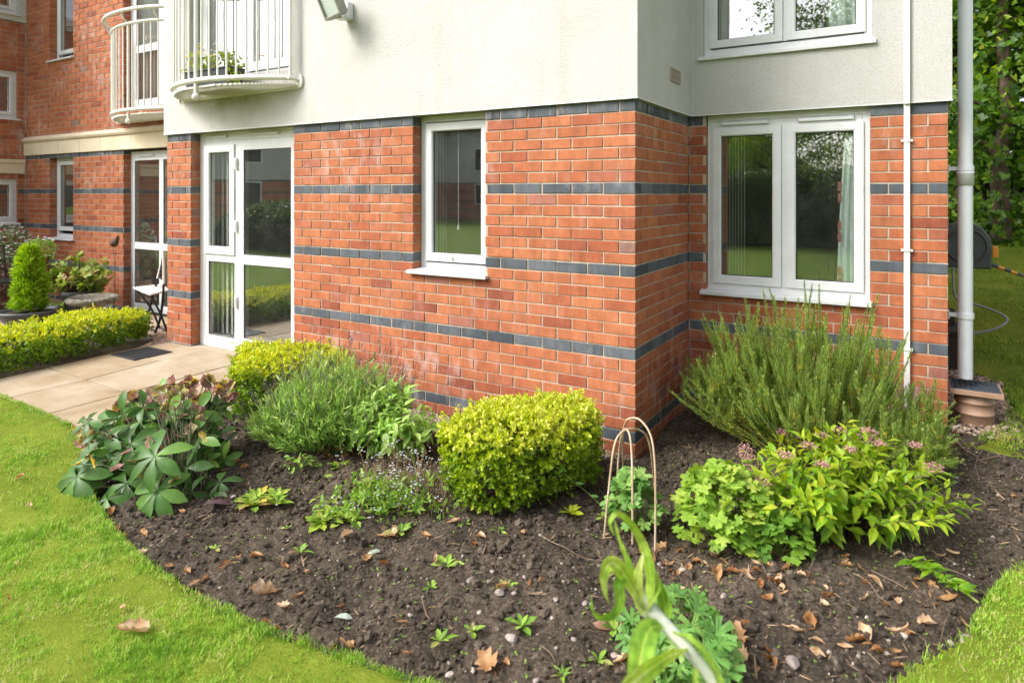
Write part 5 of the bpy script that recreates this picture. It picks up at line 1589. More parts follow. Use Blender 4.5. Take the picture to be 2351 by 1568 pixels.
lv = [([(1480, 1400), (1494, 1350), (1490, 1290), (1470, 1235), (1440, 1192), (1414, 1180), (1400, 1200), (1410, 1228)], [.010, .030, .030, .022, .016, .012, .010, .002], [1.46, 1.46, 1.46, 1.46, 1.44, 1.42, 1.41, 1.41], .5, (.9, -.5)),
      ([(1474, 1390), (1462, 1335), (1440, 1280), (1424, 1240), (1411, 1195), (1406, 1178)], [.008, .022, .020, .013, .008, .001], [1.47, 1.48, 1.48, 1.48, 1.48, 1.48], .4, (.5, 1.2)),
      ([(1472, 1392), (1452, 1350), (1424, 1305), (1402, 1292), (1388, 1312), (1386, 1348), (1398, 1386)], [.006, .026, .036, .036, .030, .022, .002], [1.45, 1.43, 1.41, 1.40, 1.39, 1.38, 1.37], .62, (-.5, 1.1)),
      ([(1446, 1335), (1426, 1318), (1420, 1345), (1422, 1385), (1404, 1412), (1376, 1415), (1360, 1396), (1358, 1364)], [.004, .026, .032, .028, .022, .016, .010, .001], [1.43, 1.42, 1.41, 1.40, 1.39, 1.38, 1.38, 1.38], .22, (.2, 1.0)),
      ([(1478, 1400), (1466, 1360), (1466, 1315), (1478, 1268)], [.010, .026, .022, .002], [1.45, 1.44, 1.44, 1.44], .78, (-.3, .3)),
      ([(1484, 1400), (1500, 1370), (1512, 1345), (1506, 1305)], [.010, .024, .020, .002], [1.45, 1.45, 1.46, 1.47], .55, (.6, .9)),
      ([(1520, 1436), (1494, 1442), (1477, 1478), (1468, 1530), (1462, 1590), (1470, 1640)], [.008, .050, .062, .058, .044, .006], [1.43, 1.40, 1.37, 1.34, 1.32, 1.30], .34, (-.35, .45)),
      ([(1580, 1490), (1540, 1504), (1492, 1536), (1446, 1575), (1400, 1625)], [.008, .030, .046, .048, .02], [1.41, 1.36, 1.31, 1.27, 1.24], .60, (.9, .35)),
      ([(1524, 1440), (1528, 1395), (1520, 1358), (1510, 1322)], [.010, .040, .032, .002], [1.45, 1.46, 1.47, 1.48], .32, (.2, .7)),
      ([(1545, 1450), (1592, 1472), (1632, 1522), (1657, 1578), (1670, 1640)], [.006, .022, .024, .020, .012], [1.42, 1.40, 1.38, 1.36, 1.34], .42, (1.0, .6)),
      ([(1606, 1526), (1597, 1545), (1600, 1590), (1606, 1640)], [.004, .014, .016, .012], [1.40, 1.38, 1.36, 1.34], .6, (.3, .3)),
      ([(1500, 1415), (1478, 1405), (1462, 1380), (1455, 1352)], [.006, .018, .016, .001], [1.46, 1.45, 1.44, 1.44], .9, (.2, -.4))]
for pts, w_, d, a, tw in lv:
    m = MB(); ribbon(m, pts, w_, d, tw, a); m.build("leaf", M_str, t, smooth=True)

# ---------- cut branch lying on the soil
A = G(2080, 1283, .03); Bp = G(2247, 1383, .035)
t = thing("cut_branch", "cut leafy green branch lying on the soil beside the right lawn edge", "branch", A)
m = MB(); P = smoothp([A, A * .66 + Bp * .34 + np.array([0, 0, .02]), A * .33 + Bp * .67 + np.array([0, 0, .015]), Bp]); m.tube(P, [.003 + .0015 * i / len(P) for i in range(len(P))], 6, a=.9); m.build("stem", M_stem, t)
rng = np.random.default_rng(90); m = MB(); n = 46; k = rng.integers(1, len(P) - 3, n); ax = (Bp - A) / np.linalg.norm(Bp - A)
sd_ = np.cross(ax, [0, 0, 1.]); m.scatter(LANS, P[k], -ax[None] * .5 * rng.uniform(-.6, 1.2, (n, 1)) + ax * .55 + sd_[None] * rng.choice([-1, 1], n)[:, None] * rng.uniform(.3, .9, (n, 1)) + rng.normal(0, .15, (n, 3)) + np.array([0, 0, .25]), np.array([[0, 0, 1.]]) + rng.normal(0, .25, (n, 3)), .065 * rng.uniform(.7, 1.2, n), rng.uniform(.15, .6, n))
m.build("foliage", M_spi, t)
# ------------------------------------------------------------------ loose soil, gravel, stones, leaves and twigs
BED = [(-3.4, -1.70), (-2.95, -1.80), (-2.55, -1.98), (-2.18, -2.15), (-1.76, -2.275), (-1.36, -2.355), (-.92, -2.375), (-.5, -2.355), (-.13, -2.3), (.1, -2.27), (.3, -2.21), (.75, -2.15), (1.0, -2.33), (1.1, -2.6),
       (1.3, -2.4), (1.33, -1.8), (1.38, -1.46), (1.5, -1.23), (1.63, -1.03), (1.67, -.88), (1.73, -.70), (1.82, -.5), (1.92, -.34), (2.24, -.08), (2.9, .3), (2.35, .6), (1.72, 1.0), (1.70, 1.12), (.03, 1.12), (.03, -.03), (-2.75, -.03), (-2.75, -1.66)]


def scat(n, poly, seed, fn=None, cull=True):
    r = np.random.default_rng(seed); p = np.array(poly); mn = p.min(0); mx = p.max(0)
    x = r.uniform(mn[0], mx[0], n); y = r.uniform(mn[1], mx[1], n)
    k = inpoly(x, y, poly)
    if fn is not None: k &= r.random(n) < fn(x, y)
    return x[k], y[k], r


M_clod = simple("soil_crumb", [(0, (.025, .019, .015)), (.5, (.070, .054, .041)), (1, (.17, .136, .106))], 60, .97, (120, .7, .006), spec=.1, attr=.45, detail=6)
M_peb = simple("pebble", [(0, (.07, .058, .05)), (.35, (.14, .115, .095)), (.7, (.26, .22, .18)), (1, (.48, .43, .38))], 30, .9, (90, .3, .003), attr=.75)
M_grav = simple("fine_gravel", [(0, (.16, .10, .075)), (.4, (.36, .26, .19)), (.75, (.52, .42, .33)), (1, (.68, .60, .52))], 30, .9, attr=.85)
M_rock = simple("flint", [(0, (.15, .125, .11)), (.5, (.26, .21, .19)), (1, (.42, .36, .33))], 14, .8, (70, .4, .004), attr=.5)
x, y, r = scat(52000, BED, 201, lambda x, y: .30 + .55 * (vn(x, y, 3.2, 41) > .48) + .15 * vn(x, y, 9, 42))
m = MB(); s = np.minimum(.0025 + r.exponential(.0052, len(x)), .030); lumps(m, np.stack([x, y, soilz(x, y) + s * .25], -1), s, np.clip(r.normal(.42, .24, len(x)), 0, 1))
tag(m.build("soil_crumbs", M_clod, smooth=False), kind="stuff")
x, y, r = scat(13000, BED, 202, lambda x, y: .25 + .7 * (x > 1.2) * (y > -.6) + .35 * (vn(x, y, 2.4, 43) > .5))
m = MB(); s = np.minimum(.0022 + r.exponential(.0022, len(x)), .012); lumps(m, np.stack([x, y, soilz(x, y) + s * .55], -1), s, np.clip(r.normal(.55, .3, len(x)), 0, 1))
tag(m.build("pebbles", M_peb), kind="stuff")
x, y, r = scat(2600, BED, 208, lambda x, y: .25 + .6 * (vn(x, y, 2.7, 44) > .5))
m = MB(); s = .009 + np.minimum(r.exponential(.007, len(x)), .026); lumps(m, np.stack([x, y, soilz(x, y) + s * .2], -1), s, np.clip(r.normal(.55, .25, len(x)), 0, 1))
tag(m.build("soil_clods", M_clod, smooth=False), kind="stuff")
# small bits of bark, leaf and stalk
x, y, r = scat(14000, BED, 203, lambda x, y: .15 + .5 * (vn(x, y, 3.1, 46) > .55) + .5 * (x > .55) * (y < .4) + .4 * (x > 1.4))
m = MB(); n = len(x); d = r.normal(size=(n, 3)); d[:, 2] *= .2
m.scatter(needleT(.10, .06), np.stack([x, y, soilz(x, y) + .008], -1), d, np.tile([(0, 0, 1.)], (n, 1)) + r.normal(0, .2, (n, 3)), np.minimum(.010 + r.exponential(.014, n), .07), r.random(n))
tag(m.build("plant_litter", M_dry), kind="stuff")
x, y, r = scat(2600, BED, 204, lambda x, y: .15 + .85 * (vn(x, y, 2.2, 47) > .56))
m = MB(); n = len(x); m.scatter(OVR, np.repeat(np.stack([x, y, soilz(x, y) + .008], -1), 3, 0), r.normal(size=(n * 3, 3)) * np.array([1, 1, .2]) + np.array([0, 0, .3]), np.tile([(0, 0, 1.)], (n * 3, 1)), .008 * r.uniform(.5, 1.6, n * 3), r.random(n * 3) * .8)
tag(m.build("tiny_weeds", M_weed), kind="stuff")
# strip of gravel along the wall
STR = [(-2.72, -.005), (-2.72, -.12), (-2.2, -.30), (-1.6, -.38), (-1.15, -.36), (-.75, -.24), (-.3, -.12), (.0, -.06), (-.01, -.012)]
x, y, r = scat(16000, STR, 205, lambda x, y: np.clip(dpoly(x, y, STR) / .12 + .35, 0, 1))
m = MB(); s = r.uniform(.005, .0105, len(x)); lumps(m, np.stack([x, y, soilz(x, y) + s * .3 + .008 * r.random(len(x))], -1), s, np.clip(r.normal(.5, .26, len(x)), 0, 1))
tag(m.build("gravel", M_grav), kind="stuff")
STR2 = [(-5.04, .30), (-5.04, -.30), (-5.2, -.05), (-5.5, .12), (-5.9, .2), (-5.9, .85), (-5.05, .85)]
x, y, r = scat(9000, STR2, 206)
m = MB(); s = r.uniform(.007, .014, len(x)); lumps(m, np.stack([x, y, gz(x, y) + .002 + .01 * r.random(len(x))], -1), s, np.clip(r.normal(.4, .26, len(x)), 0, 1))
tag(m.build("gravel", M_grav), kind="stuff")
STR3 = [(1.715, 1.1), (2.05, 1.05), (2.1, 1.5), (2.08, 2.3), (1.72, 2.6)]
x, y, r = scat(2600, STR3, 207)
m = MB(); s = .005 + np.minimum(r.exponential(.005, len(x)), .02); lumps(m, np.stack([x, y, gz(x, y) - .012 + .008 * r.random(len(x))], -1), s, np.clip(r.normal(.25, .28, len(x)), 0, 1))
tag(m.build("gravel", M_grav), kind="stuff")

# stones one can count
ST = [(1175, 1472, .030, .72, "large flat pinkish stone in the soil near the bottom edge"), (1080, 1350, .022, .4, "grey flint left of the purple tinged seedling"), (1146, 1384, .022, .35, "grey stone touching the front of the purple tinged seedling"), (1122, 1356, .013, .5, None),
      (1033, 1530, .018, .95, "white stone at the lawn edge near the bottom"), (1085, 1537, .014, .9, None), (1106, 1484, .016, .6, None), (943, 1413, .013, .75, "round tan pebble alone left of the seedlings"), (1568, 1302, .020, .95, "white angular stone right of the hoops"),
      (1496, 1286, .022, .35, "dark grey stone below the hoops"), (1515, 1276, .016, .7, None), (1062, 1290, .014, .3, None), (536, 1146, .018, .7, "tan rounded stone at the foot of the yellow green primula"), (2228, 1026, .030, .92, "white stone on the moss below the drain gully"),
      (2196, 1090, .014, .9, None), (2214, 1062, .013, .8, None), (1661, 1387, .022, .85, "cream shell like stone below the lime geranium"), (2112, 1546, .016, .8, None), (1822, 1550, .032, .35, "big grey flint at the bottom edge right of the tall stem"), (2222, 1442, .034, .45, "big pale grey stone against the right lawn edge"),
      (2182, 1456, .015, .5, None), (1150, 1288, .012, .85, None), (1290, 1300, .010, .8, None), (1232, 1568, .016, .4, None), (1318, 1472, .014, .5, None), (1470, 1420, .013, .9, None), (2075, 1462, .018, .88, "white stone near the bottom right lawn edge"), (1410, 1508, .016, .8, None), (2035, 1505, .013, .9, None),
      (660, 1240, .012, .8, None), (505, 1330, .010, .85, None), (870, 1330, .012, .6, None), (1268, 1420, .010, .9, None), (1205, 1335, .014, .4, None), (1345, 1395, .016, .4, None), (1240, 1232, .011, .8, None), (1375, 1285, .011, .5, None), (2080, 1010, .012, .8, None), (2290, 1120, .013, .85, None), (2120, 1180, .015, .6, None), (2250, 1225, .012, .85, None),
      (1130, 1330, .014, .5, None), (1100, 1405, .012, .7, None), (1180, 1378, .014, .45, None), (1275, 1392, .016, .35, None)]
stone0 = [None] * 5
for i, (px, py, s, a, lab) in enumerate(ST):
    p = G(px, py); p[2] = float(soilz(p[0], p[1])) + s * .18
    big = lab is not None
    m = MB(); rs = np.random.default_rng(300 + i)
    m.scatter(LUMPS2[i % 5], [p], [(math.cos(i * 1.7), math.sin(i * 1.7), .1)], [(.15 * math.sin(i), .1, 1)], [s], [a])
    o = tag(m.build("stone", M_rock if a < .8 else M_peb, origin=p, smooth=False), lab or ("small pale stone lying loose on the dark soil" if a >= .6 else "small grey stone lying loose on the dark soil"), "stone", "loose stones on the soil")


# fallen leaves
def fallen(kind, seed):
    r = np.random.default_rng(seed)
    nu, nv_ = 9, 7
    V = []
    for i in range(nu + 1):
        t = i / nu
        if kind == 'oval': w_ = .30 * math.sin(PI * min(1, (t * .97 + .015)) ** .8) ** .9
        elif kind == 'narrow': w_ = .17 * math.sin(PI * (t * .97 + .015)) ** .8
        else: w_ = (.22 + .22 * abs(math.sin(3.2 * PI * t + .4)) ** 1.5) * math.sin(PI * (t * .94 + .03)) ** .5
        for j in range(nv_):
            s = (j / (nv_ - 1) - .5) * 2
            c = r1[seed % 5]
            xx = t - .5 + (0 if kind != 'maple' else -.10 * abs(s)); yy = w_ * s * math.cos(c[0] * s * .5)
            zz = w_ * abs(s) * math.sin(c[0] * abs(s)) * .9 + c[1] * (t - .5) ** 2 * .9 + .045 * math.sin(7 * t + 4 * s + seed) + .02 * math.sin(15 * t * (1 + s))
            V.append((xx, yy * (1 + .10 * math.sin(17 * t + seed)), zz))
    F = [(i * nv_ + j, (i + 1) * nv_ + j, (i + 1) * nv_ + j + 1, i * nv_ + j + 1) for i in range(nu) for j in range(nv_ - 1)]
    return np.array(V), np.array(F)


r1 = [(1.2, .5), (.6, 1.0), (1.5, -.4), (.9, .8), (1.9, .3)]
FL = {}
for kd in ('oval', 'narrow', 'maple'):
    for q in range(5):
        V, F = fallen(kd, q); V = V.copy(); V[:, 2] -= np.percentile(V[:, 2], 15)
        for ci, (ca) in enumerate((.30, .52, .78)):
            m = MB(); rr = np.random.default_rng(q + 10 * ci)
            m.add(V, F, 0, np.clip(ca + .28 * (np.abs(V[:, 1]) * 2 - .2) + .10 * np.sin(V[:, 0] * 9) + rr.normal(0, .05, len(V)), 0, 1))
            m.tube([(-.5, 0, .02), (-.62, .02, .03), (-.80, .07, .01)], .010, 4, a=.25)
            FL[kd, q, ci] = m.mesh("fallen_leaf", M_brn, smooth=True)
FD = 'tan fallen leaf curled on the dark soil'
LEAVES = [(605, 1352, .115, 'maple', 2, 'large pale brown curled leaf on the soil left of the bare middle'), (1118, 1527, .10, 'maple', 1, 'big orange tan leaf at the bottom edge beside the lawn'), (1646, 1325, .105, 'oval', 1, 'big flat orange leaf below the lime geranium'), (1638, 1277, .085, 'oval', 2, 'upright pale leaf just under the lime geranium'),
          (300, 1476, .105, 'maple', 2, 'large tan maple leaf lying alone on the lawn'), (283, 1423, .035, 'oval', 2, 'small tan leaf on the lawn above the maple leaf'), (68, 1183, .055, 'narrow', 2, 'pale narrow leaf on the lawn left of the hellebore'), (45, 1117, .045, 'maple', 1, 'small brown leaf on the lawn by the path, upper left'), (40, 1319, .028, 'oval', 2, 'tiny tan leaf at the left edge of the lawn'),
          (440, 1329, .065, 'narrow', 2, 'whitish narrow leaf on the lawn edge in front of the soil'), (515, 1300, .06, 'narrow', 0, 'dark orange leaf standing on edge near the left of the soil'), (548, 1281, .035, 'oval', 0, None), (588, 1278, .075, 'narrow', 1, 'long thin brown leaf left of the grey seedling'), (648, 1389, .05, 'maple', 2, 'pale crumpled leaf close to the lawn edge'),
          (683, 1365, .05, 'narrow', 1, None), (702, 1312, .06, 'narrow', 2, None), (655, 1290, .05, 'narrow', 0, None), (800, 1241, .06, 'maple', 2, None), (901, 1231, .075, 'maple', 2, 'wide tan leaf in front of the pale flowered patch'), (875, 1235, .06, 'narrow', 1, None), (1041, 1209, .065, 'narrow', 2, 'tan leaf just below the rounded golden shrub'), (977, 1239, .06, 'oval', 1, None),
          (1105, 1240, .055, 'oval', 2, 'oval tan leaf alone on bare soil under the rounded golden shrub'), (1000, 1290, .05, 'narrow', 2, None), (1003, 1160, .06, 'maple', 1, 'brown leaf caught at the left foot of the rounded golden shrub'), (798, 1463, .06, 'maple', 1, 'orange leaf half on the lawn edge at the bottom left of the soil'), (934, 1495, .045, 'narrow', 1, None), (765, 1470, .04, 'narrow', 0, None),
          (318, 1256, .055, 'maple', 2, 'pink brown leaf on the lawn edge below the hellebore'), (300, 1240, .06, 'narrow', 2, None), (255, 1180, .07, 'oval', 0, 'brown leaf tucked under the front of the hellebore'), (268, 1205, .06, 'maple', 1, None), (330, 1222, .05, 'maple', 1, None), (283, 1222, .05, 'oval', 0, None), (455, 1347, .045, 'narrow', 0, None), (470, 1318, .04, 'oval', 0, None),
          (1520, 1247, .06, 'maple', 1, None), (1545, 1312, .055, 'narrow', 1, 'rust brown leaf right of the white angular stone'), (1500, 1268, .05, 'narrow', 0, None), (1420, 1210, .06, 'maple', 2, None), (1710, 1342, .06, 'narrow', 1, 'orange brown leaf right of the big flat orange leaf'), (1790, 1342, .06, 'maple', 2, None), (1685, 1330, .05, 'maple', 0, None), (1735, 1310, .05, 'narrow', 2, None), (1770, 1320, .055, 'maple', 1, None),
          (1900, 1382, .07, 'oval', 0, 'dark orange curled leaf in the litter below the spirea'), (1893, 1404, .045, 'oval', 2, None), (2012, 1352, .075, 'narrow', 2, 'long pale orange leaf right of centre below the spirea'), (2033, 1390, .065, 'narrow', 1, None), (1990, 1345, .05, 'maple', 1, None), (1820, 1466, .07, 'narrow', 2, 'pale yellow leaf with a long stalk right of the cut leaved geranium'), (1858, 1448, .075, 'oval', 0, 'deep orange curled leaf right of the pale yellow leaf'),
          (1875, 1490, .05, 'narrow', 2, None), (1990, 1470, .095, 'oval', 2, 'broad buff leaf pair at the lower right of the soil'), (1968, 1488, .06, 'maple', 0, None), (1940, 1502, .05, 'narrow', 2, None), (2062, 1445, .09, 'narrow', 2, 'long pale curled leaf near the right lawn'), (2130, 1432, .06, 'maple', 2, 'pale torn leaf close to the right lawn edge'), (2175, 1372, .08, 'narrow', 1, 'orange leaf lying along the cut branch'),
          (2100, 1340, .045, 'narrow', 1, None), (2055, 1527, .045, 'maple', 0, None), (2055, 1500, .05, 'narrow', 1, None), (2090, 1450, .05, 'narrow', 1, None), (1692, 1482, .09, 'maple', 1, 'crumpled brown leaf beside the cut leaved geranium'), (1700, 1515, .08, 'maple', 2, None), (1715, 1462, .05, 'oval', 0, None), (1435, 1525, .07, 'maple', 2, 'tan leaf behind the big drooping strap leaf'), (1780, 1545, .06, 'narrow', 1, None),
          (1765, 1528, .05, 'oval', 0, None), (1740, 1550, .05, 'narrow', 2, None), (1690, 1550, .07, 'maple', 1, None), (2212, 1412, .05, 'narrow', 2, None), (2145, 1352, .05, 'maple', 1, None), (1470, 1262, .05, 'narrow', 1, None), (2180, 1480, .045, 'narrow', 1, None), (1560, 1255, .045, 'narrow', 0, None), (1600, 1280, .04, 'maple', 0, None), (1850, 1330, .05, 'narrow', 0, None), (1930, 1345, .05, 'narrow', 1, None), (1800, 1375, .045, 'narrow', 2, None), (1665, 1300, .05, 'narrow', 0, None),
          (2330, 1130, .05, 'maple', 0, 'brown crumpled leaf at the right edge of the bare soil'), (2160, 1005, .035, 'oval', 1, None), (2190, 985, .035, 'maple', 0, None), (2250, 1300, .04, 'narrow', 1, None), (20, 1400, .03, 'narrow', 1, None), (420, 1180, .05, 'narrow', 1, None), (770, 1040, .045, 'maple', 0, None), (795, 1060, .04, 'oval', 0, None), (745, 1050, .04, 'maple', 1, None), (560, 1075, .05, 'oval', 0, None), (545, 1060, .045, 'maple', 0, None), (1480, 1030, .04, 'oval', 1, None)]
rx = np.random.default_rng(77)
for i in range(78):
    u = rx.random()
    px, py = (rx.uniform(1500, 2200), rx.uniform(1250, 1560)) if u < .62 else ((rx.uniform(1500, 2000), rx.uniform(1255, 1360)) if u < .8 else (rx.uniform(330, 1400), rx.uniform(1200, 1540)))
    q = G(px, py)
    if inpoly(np.array([q[0]]), np.array([q[1]]), BED)[0]: LEAVES.append((px, py, rx.uniform(.026, .055), ('oval', 'narrow', 'maple')[rx.integers(3)], int(rx.integers(3)), None))
for i, (px, py, s, kd, ci, lab) in enumerate(LEAVES):
    rr = np.random.default_rng(500 + i); p = G(px, py)
    onl = inpoly(np.array([p[0]]), np.array([p[1]]), LAWN)[0]
    z = (float(gz(p[0], p[1])) + .05) if onl else float(soilz(p[0], p[1])) + .012
    o = bpy.data.objects.new("fallen_leaf", FL[kd, i % 5, ci]); COL.objects.link(o)
    o.location = (p[0], p[1], z); o.scale = (s * 1.05,) * 3; o.rotation_euler = (rr.normal(0, .35), rr.normal(0, .35), rr.uniform(0, 6.28))
    tag(o, lab or (['dark brown curled fallen leaf among the litter on the soil', 'orange brown curled fallen leaf among the litter on the soil', 'pale tan curled fallen leaf among the litter on the soil'][ci] if not onl else 'brown fallen leaf lying on the grass'), "leaf", "fallen leaves")
# odd leaves
def oneleaf(name, lab, px, py, s, mat, a, yaw, tpl=BIG, tilt=.25):
    p = G(px, py); p[2] = float(soilz(p[0], p[1])) + .015; m = MB(); m.scatter(tpl, [p], [(math.cos(yaw), math.sin(yaw), tilt)], [(-.3, -.5, 1)], [s], [a])
    tag(m.build(name, mat, origin=p, smooth=True), lab, "leaf", "fallen leaves")
M_pur = leafmat("purple_leaf", [(0, (.055, .025, .035)), (1, (.14, .07, .09))], .45, .15)
M_sil = leafmat("silver_leaf", [(0, (.30, .40, .30)), (1, (.52, .60, .50))], .6, .2)
oneleaf("fallen_leaf", "dark purple pointed leaf lying on the soil left of the primula", 462, 1172, .13, M_pur, .5, 1.0)
oneleaf("fallen_leaf", "holey pale green leaf on the soil in front of the left primula", 838, 1275, .10, M_sil, .6, 1.2)
oneleaf("fallen_leaf", "small silvery leaf by the lawn edge in the lower middle", 768, 1400, .065, M_sil, .9, .6)
oneleaf("fallen_leaf", "thin green blade leaf lying on the soil left of the hoops", 490, 1128, .12, M_hel, .4, -.2)

# twigs
TW = [([(1243, 1236), (1268, 1258), (1300, 1270), (1340, 1276), (1388, 1279)], .0026, "long pale curved twig left of the hoops"), ([(968, 1382), (978, 1410), (985, 1428), (950, 1442), (905, 1446)], .0022, "bent grey twig on the soil left of the seedlings"),
      ([(1010, 1398), (1035, 1388), (1065, 1386)], .0018, "short pale twig beside the bent grey twig"), ([(602, 1325), (640, 1315), (668, 1305)], .0018, "thin twig near the big pale curled leaf"), ([(2150, 1322), (2200, 1343), (2258, 1345), (2300, 1325), (2335, 1306)], .0045, "brown curved branch on the soil at the right"),
      ([(2160, 1300), (2230, 1318), (2330, 1320)], .0022, "thin dry stalk above the brown curved branch"), ([(2195, 1010), (2215, 1035), (2245, 1055)], .006, "short thick stick in the gravel below the drain gully"), ([(2245, 1062), (2290, 1062), (2310, 1066)], .003, "pale stick on the moss at the right edge"), ([(2270, 912), (2300, 912), (2312, 910)], .003, "thin stick behind the drain gully"),
      ([(2268, 950), (2278, 975), (2265, 1000)], .003, "crooked twig beside the drain gully"), ([(2255, 1040), (2240, 1070), (2248, 1095)], .0025, "small hooked twig on the bare soil"), ([(1960, 1318), (1995, 1350), (2020, 1380), (2060, 1400)], .0028, "dry stalk slanting through the litter below the spirea"), ([(2000, 1300), (2050, 1330), (2085, 1352)], .0025, "dry stalk close to the cut branch"),
      ([(1890, 1240), (1870, 1300), (1850, 1350)], .0022, "dry stalk under the spirea"), ([(1950, 1552), (1985, 1566), (2010, 1580)], .0035, "pale stick at the bottom edge right of centre"), ([(1740, 1290), (1760, 1340), (1775, 1365)], .0018, "thin brown stalk below the lime geranium"), ([(2190, 1385), (2170, 1430), (2160, 1460)], .002, "thin twig near the right lawn edge"), ([(1350, 1380), (1372, 1392), (1400, 1384)], .0018, "tiny twig left of the tall stem"),
      ([(1500, 1240), (1530, 1275), (1560, 1290)], .0018, "thin twig at the right foot of the hoops"), ([(1240, 1490), (1262, 1512), (1275, 1530)], .002, "yellow dry stalk at the bottom edge"), ([(2090, 1160), (2120, 1175), (2160, 1170)], .0024, "thin root on the bare soil at the right"), ([(2090, 1230), (2095, 1265), (2088, 1290)], .0016, "upright dry stalk right of the spirea")]
for P, rr, lab in TW:
    Q = np.array([G(a, b) for a, b in P]); Q[:, 2] = soilz(Q[:, 0], Q[:, 1]) + .010 + rr; Q[1:-1, 2] += .006
    m = MB(); m.tube(smoothp(Q), np.linspace(rr, rr * .6, len(smoothp(Q))), 6, a=.5); tag(m.build("twig", M_twig, origin=Q[0], smooth=True), lab, "twig", "twigs and dry stalks on the ground")
# ------------------------------------------------------------------ terrace of the left wing: pots, bird bath, chair
def potprof(r, h): return [(r * .70, 0), (r * .88, h * .62), (r * .92, h * .63), (r * .94, h * .80), (r * 1.0, h * .82), (r * 1.03, h * .97), (r * 1.0, h), (r * .92, h), (r * .90, h * .9), (0, h * .9)]
P0 = atd(68, 711, 7.70); P0[2] = .112
t = thing("potted_conifer", "bright green dwarf conifer column in a wide charcoal bowl behind the low hedge", "potted plant", P0)
m = MB(); m.lathe([(.20, 0), (.28, .10), (.30, .15), (.315, .155), (.315, .185), (.29, .185), (.28, .15), (0, .14)], P0, 36); m.build("pot", M_charc, t, smooth=True)
m = MB(); m.lathe([(0, .158), (.282, .152)], P0, 24); m.build("soil", M_soil, t)
rng = np.random.default_rng(101); m = MB()
n = 2600; z = rng.random(n) ** .9; th = rng.uniform(0, 2 * PI, n); rad = (.128 * (1.06 - .40 * z) * (.62 + .75 * vn(th * 2, z * 7, 1.6, 3)) * np.minimum(1, np.maximum(1.03 - z, .02) * 3.2) ** .6) * np.sqrt(rng.uniform(.55, 1, n))
p = P0 + np.stack([rad * np.cos(th), rad * np.sin(th),   .17 + .72 * z], -1)
out = np.stack([np.cos(th), np.sin(th), np.full(n, .9)], -1); out /= np.linalg.norm(out, axis=1)[:, None]
sprigs(m, p, out, 5, .05, .045, needleT(.22, .1), np.clip(.3 + .5 * z * rng.random(n) + rng.normal(0, .15, n), 0, 1), .5)
m.build("foliage", M_con, t)
m = MB(); m.tube([P0 + (0, 0, .14), P0 + (.01, 0, .6), P0 + (0, 0, .95)], [.025, .015, .006], 6); m.build("trunk", M_bark, t)

P0 = atd(187, 720, 8.46); P0[2] = .112
t = thing("potted_geranium", "flopping geranium with yellowing leaves in a tall charcoal pot against the brick wall", "potted plant", P0)
m = MB(); m.lathe(potprof(.225, .30), P0, 32); m.build("pot", M_charc, t, smooth=True)
m = MB(); ms = MB(); rng = np.random.default_rng(102)
for i in range(70):
    th = rng.uniform(0, 2 * PI); r = math.sqrt(rng.random()); e = P0 + RGT * (.40 * r * math.cos(th)) + FWD * (.22 * r * math.sin(th) - .05) + np.array([0, 0, .30 + .52 * rng.random() * (1 - .45 * r)])
    b = P0 + np.array([.08 * r * math.cos(th), .08 * r * math.sin(th), .30]); k = (b + e) / 2 + np.array([0, 0, .05]); s = np.linspace(0, 1, 5)[:, None]; Q = (1 - s) ** 2 * b + 2 * s * (1 - s) * k + s * s * e
    ms.tube(Q, .004, 4, a=rng.random()); n = 5
    m.scatter(LOB5, np.repeat([e], n, 0) + rng.normal(0, .035, (n, 3)), rdir(n), rdir(n) * .6 + np.array([-.2, -.6, .8]), .055 * rng.uniform(.6, 1.25, n), np.clip(rng.normal(.5, .28, n), 0, 1))
m.build("foliage", M_pel, t); ms.build("stem", M_wood, t)

P0 = atd(213, 690, 7.90); P0[2] = .112
t = thing("bird_bath", "weathered stone bird bath with a rough round bowl on a sandstone pedestal", "bird bath", P0)
m = MB(); m.lathe([(.17, 0), (.17, .05), (.12, .08), (.105, .14), (.115, .205), (0, .205)], P0, 28); m.build("pedestal", M_sand, t, bevel=.006)
m = MB(); m.lathe([(0, .2052), (.13, .206), (.24, .225), (.278, .255), (.281, .285), (.258, .31), (.21, .29), (.12, .265), (0, .26)], P0, 40, wob=.06); m.build("bowl", M_lich, t, smooth=True)

P0 = atd(264, 562, 8.20); P0[2] = .112
t = thing("bird_ornament", "rusty iron bird ornament on a thin rod by the left wing door", "garden ornament", P0)
m = MB(); m.tube([P0, P0 + (0, 0, .79)], .006, 6); m.tube([P0 - RGT * .045 + (0, 0, .79), P0 + RGT * .045 + (0, 0, .79)], .005, 6); m.build("rod", M_rust, t)
m = MB(); bc = P0 + np.array([0, 0, .92])
m.lathe([(.0, -.05), (.03, -.042), (.05, -.01), (.052, .012), (.04, .036), (.018, .048), (0, .05)], bc + np.array([-.02, 0, 0]), 14)
m.tube([bc + (.0, 0, .0), bc + (.05, 0, .05), bc + (.07, 0, .095)], [.034, .026, .012], 8); m.tube([bc + (.05, 0, .04), bc + (.085, 0, .10)], [.016, .004], 6)
m.tube([bc + (-.05, 0, .02), bc + (-.075, 0, .03), bc + (-.10, 0, .025)], [.022, .016, .003], 8)
for s in (-.03, .02): m.tube([bc + (s, 0, -.04), bc + (s - .005, 0, -.14)], .003, 5)
m.build("bird", M_rust, t, smooth=True)

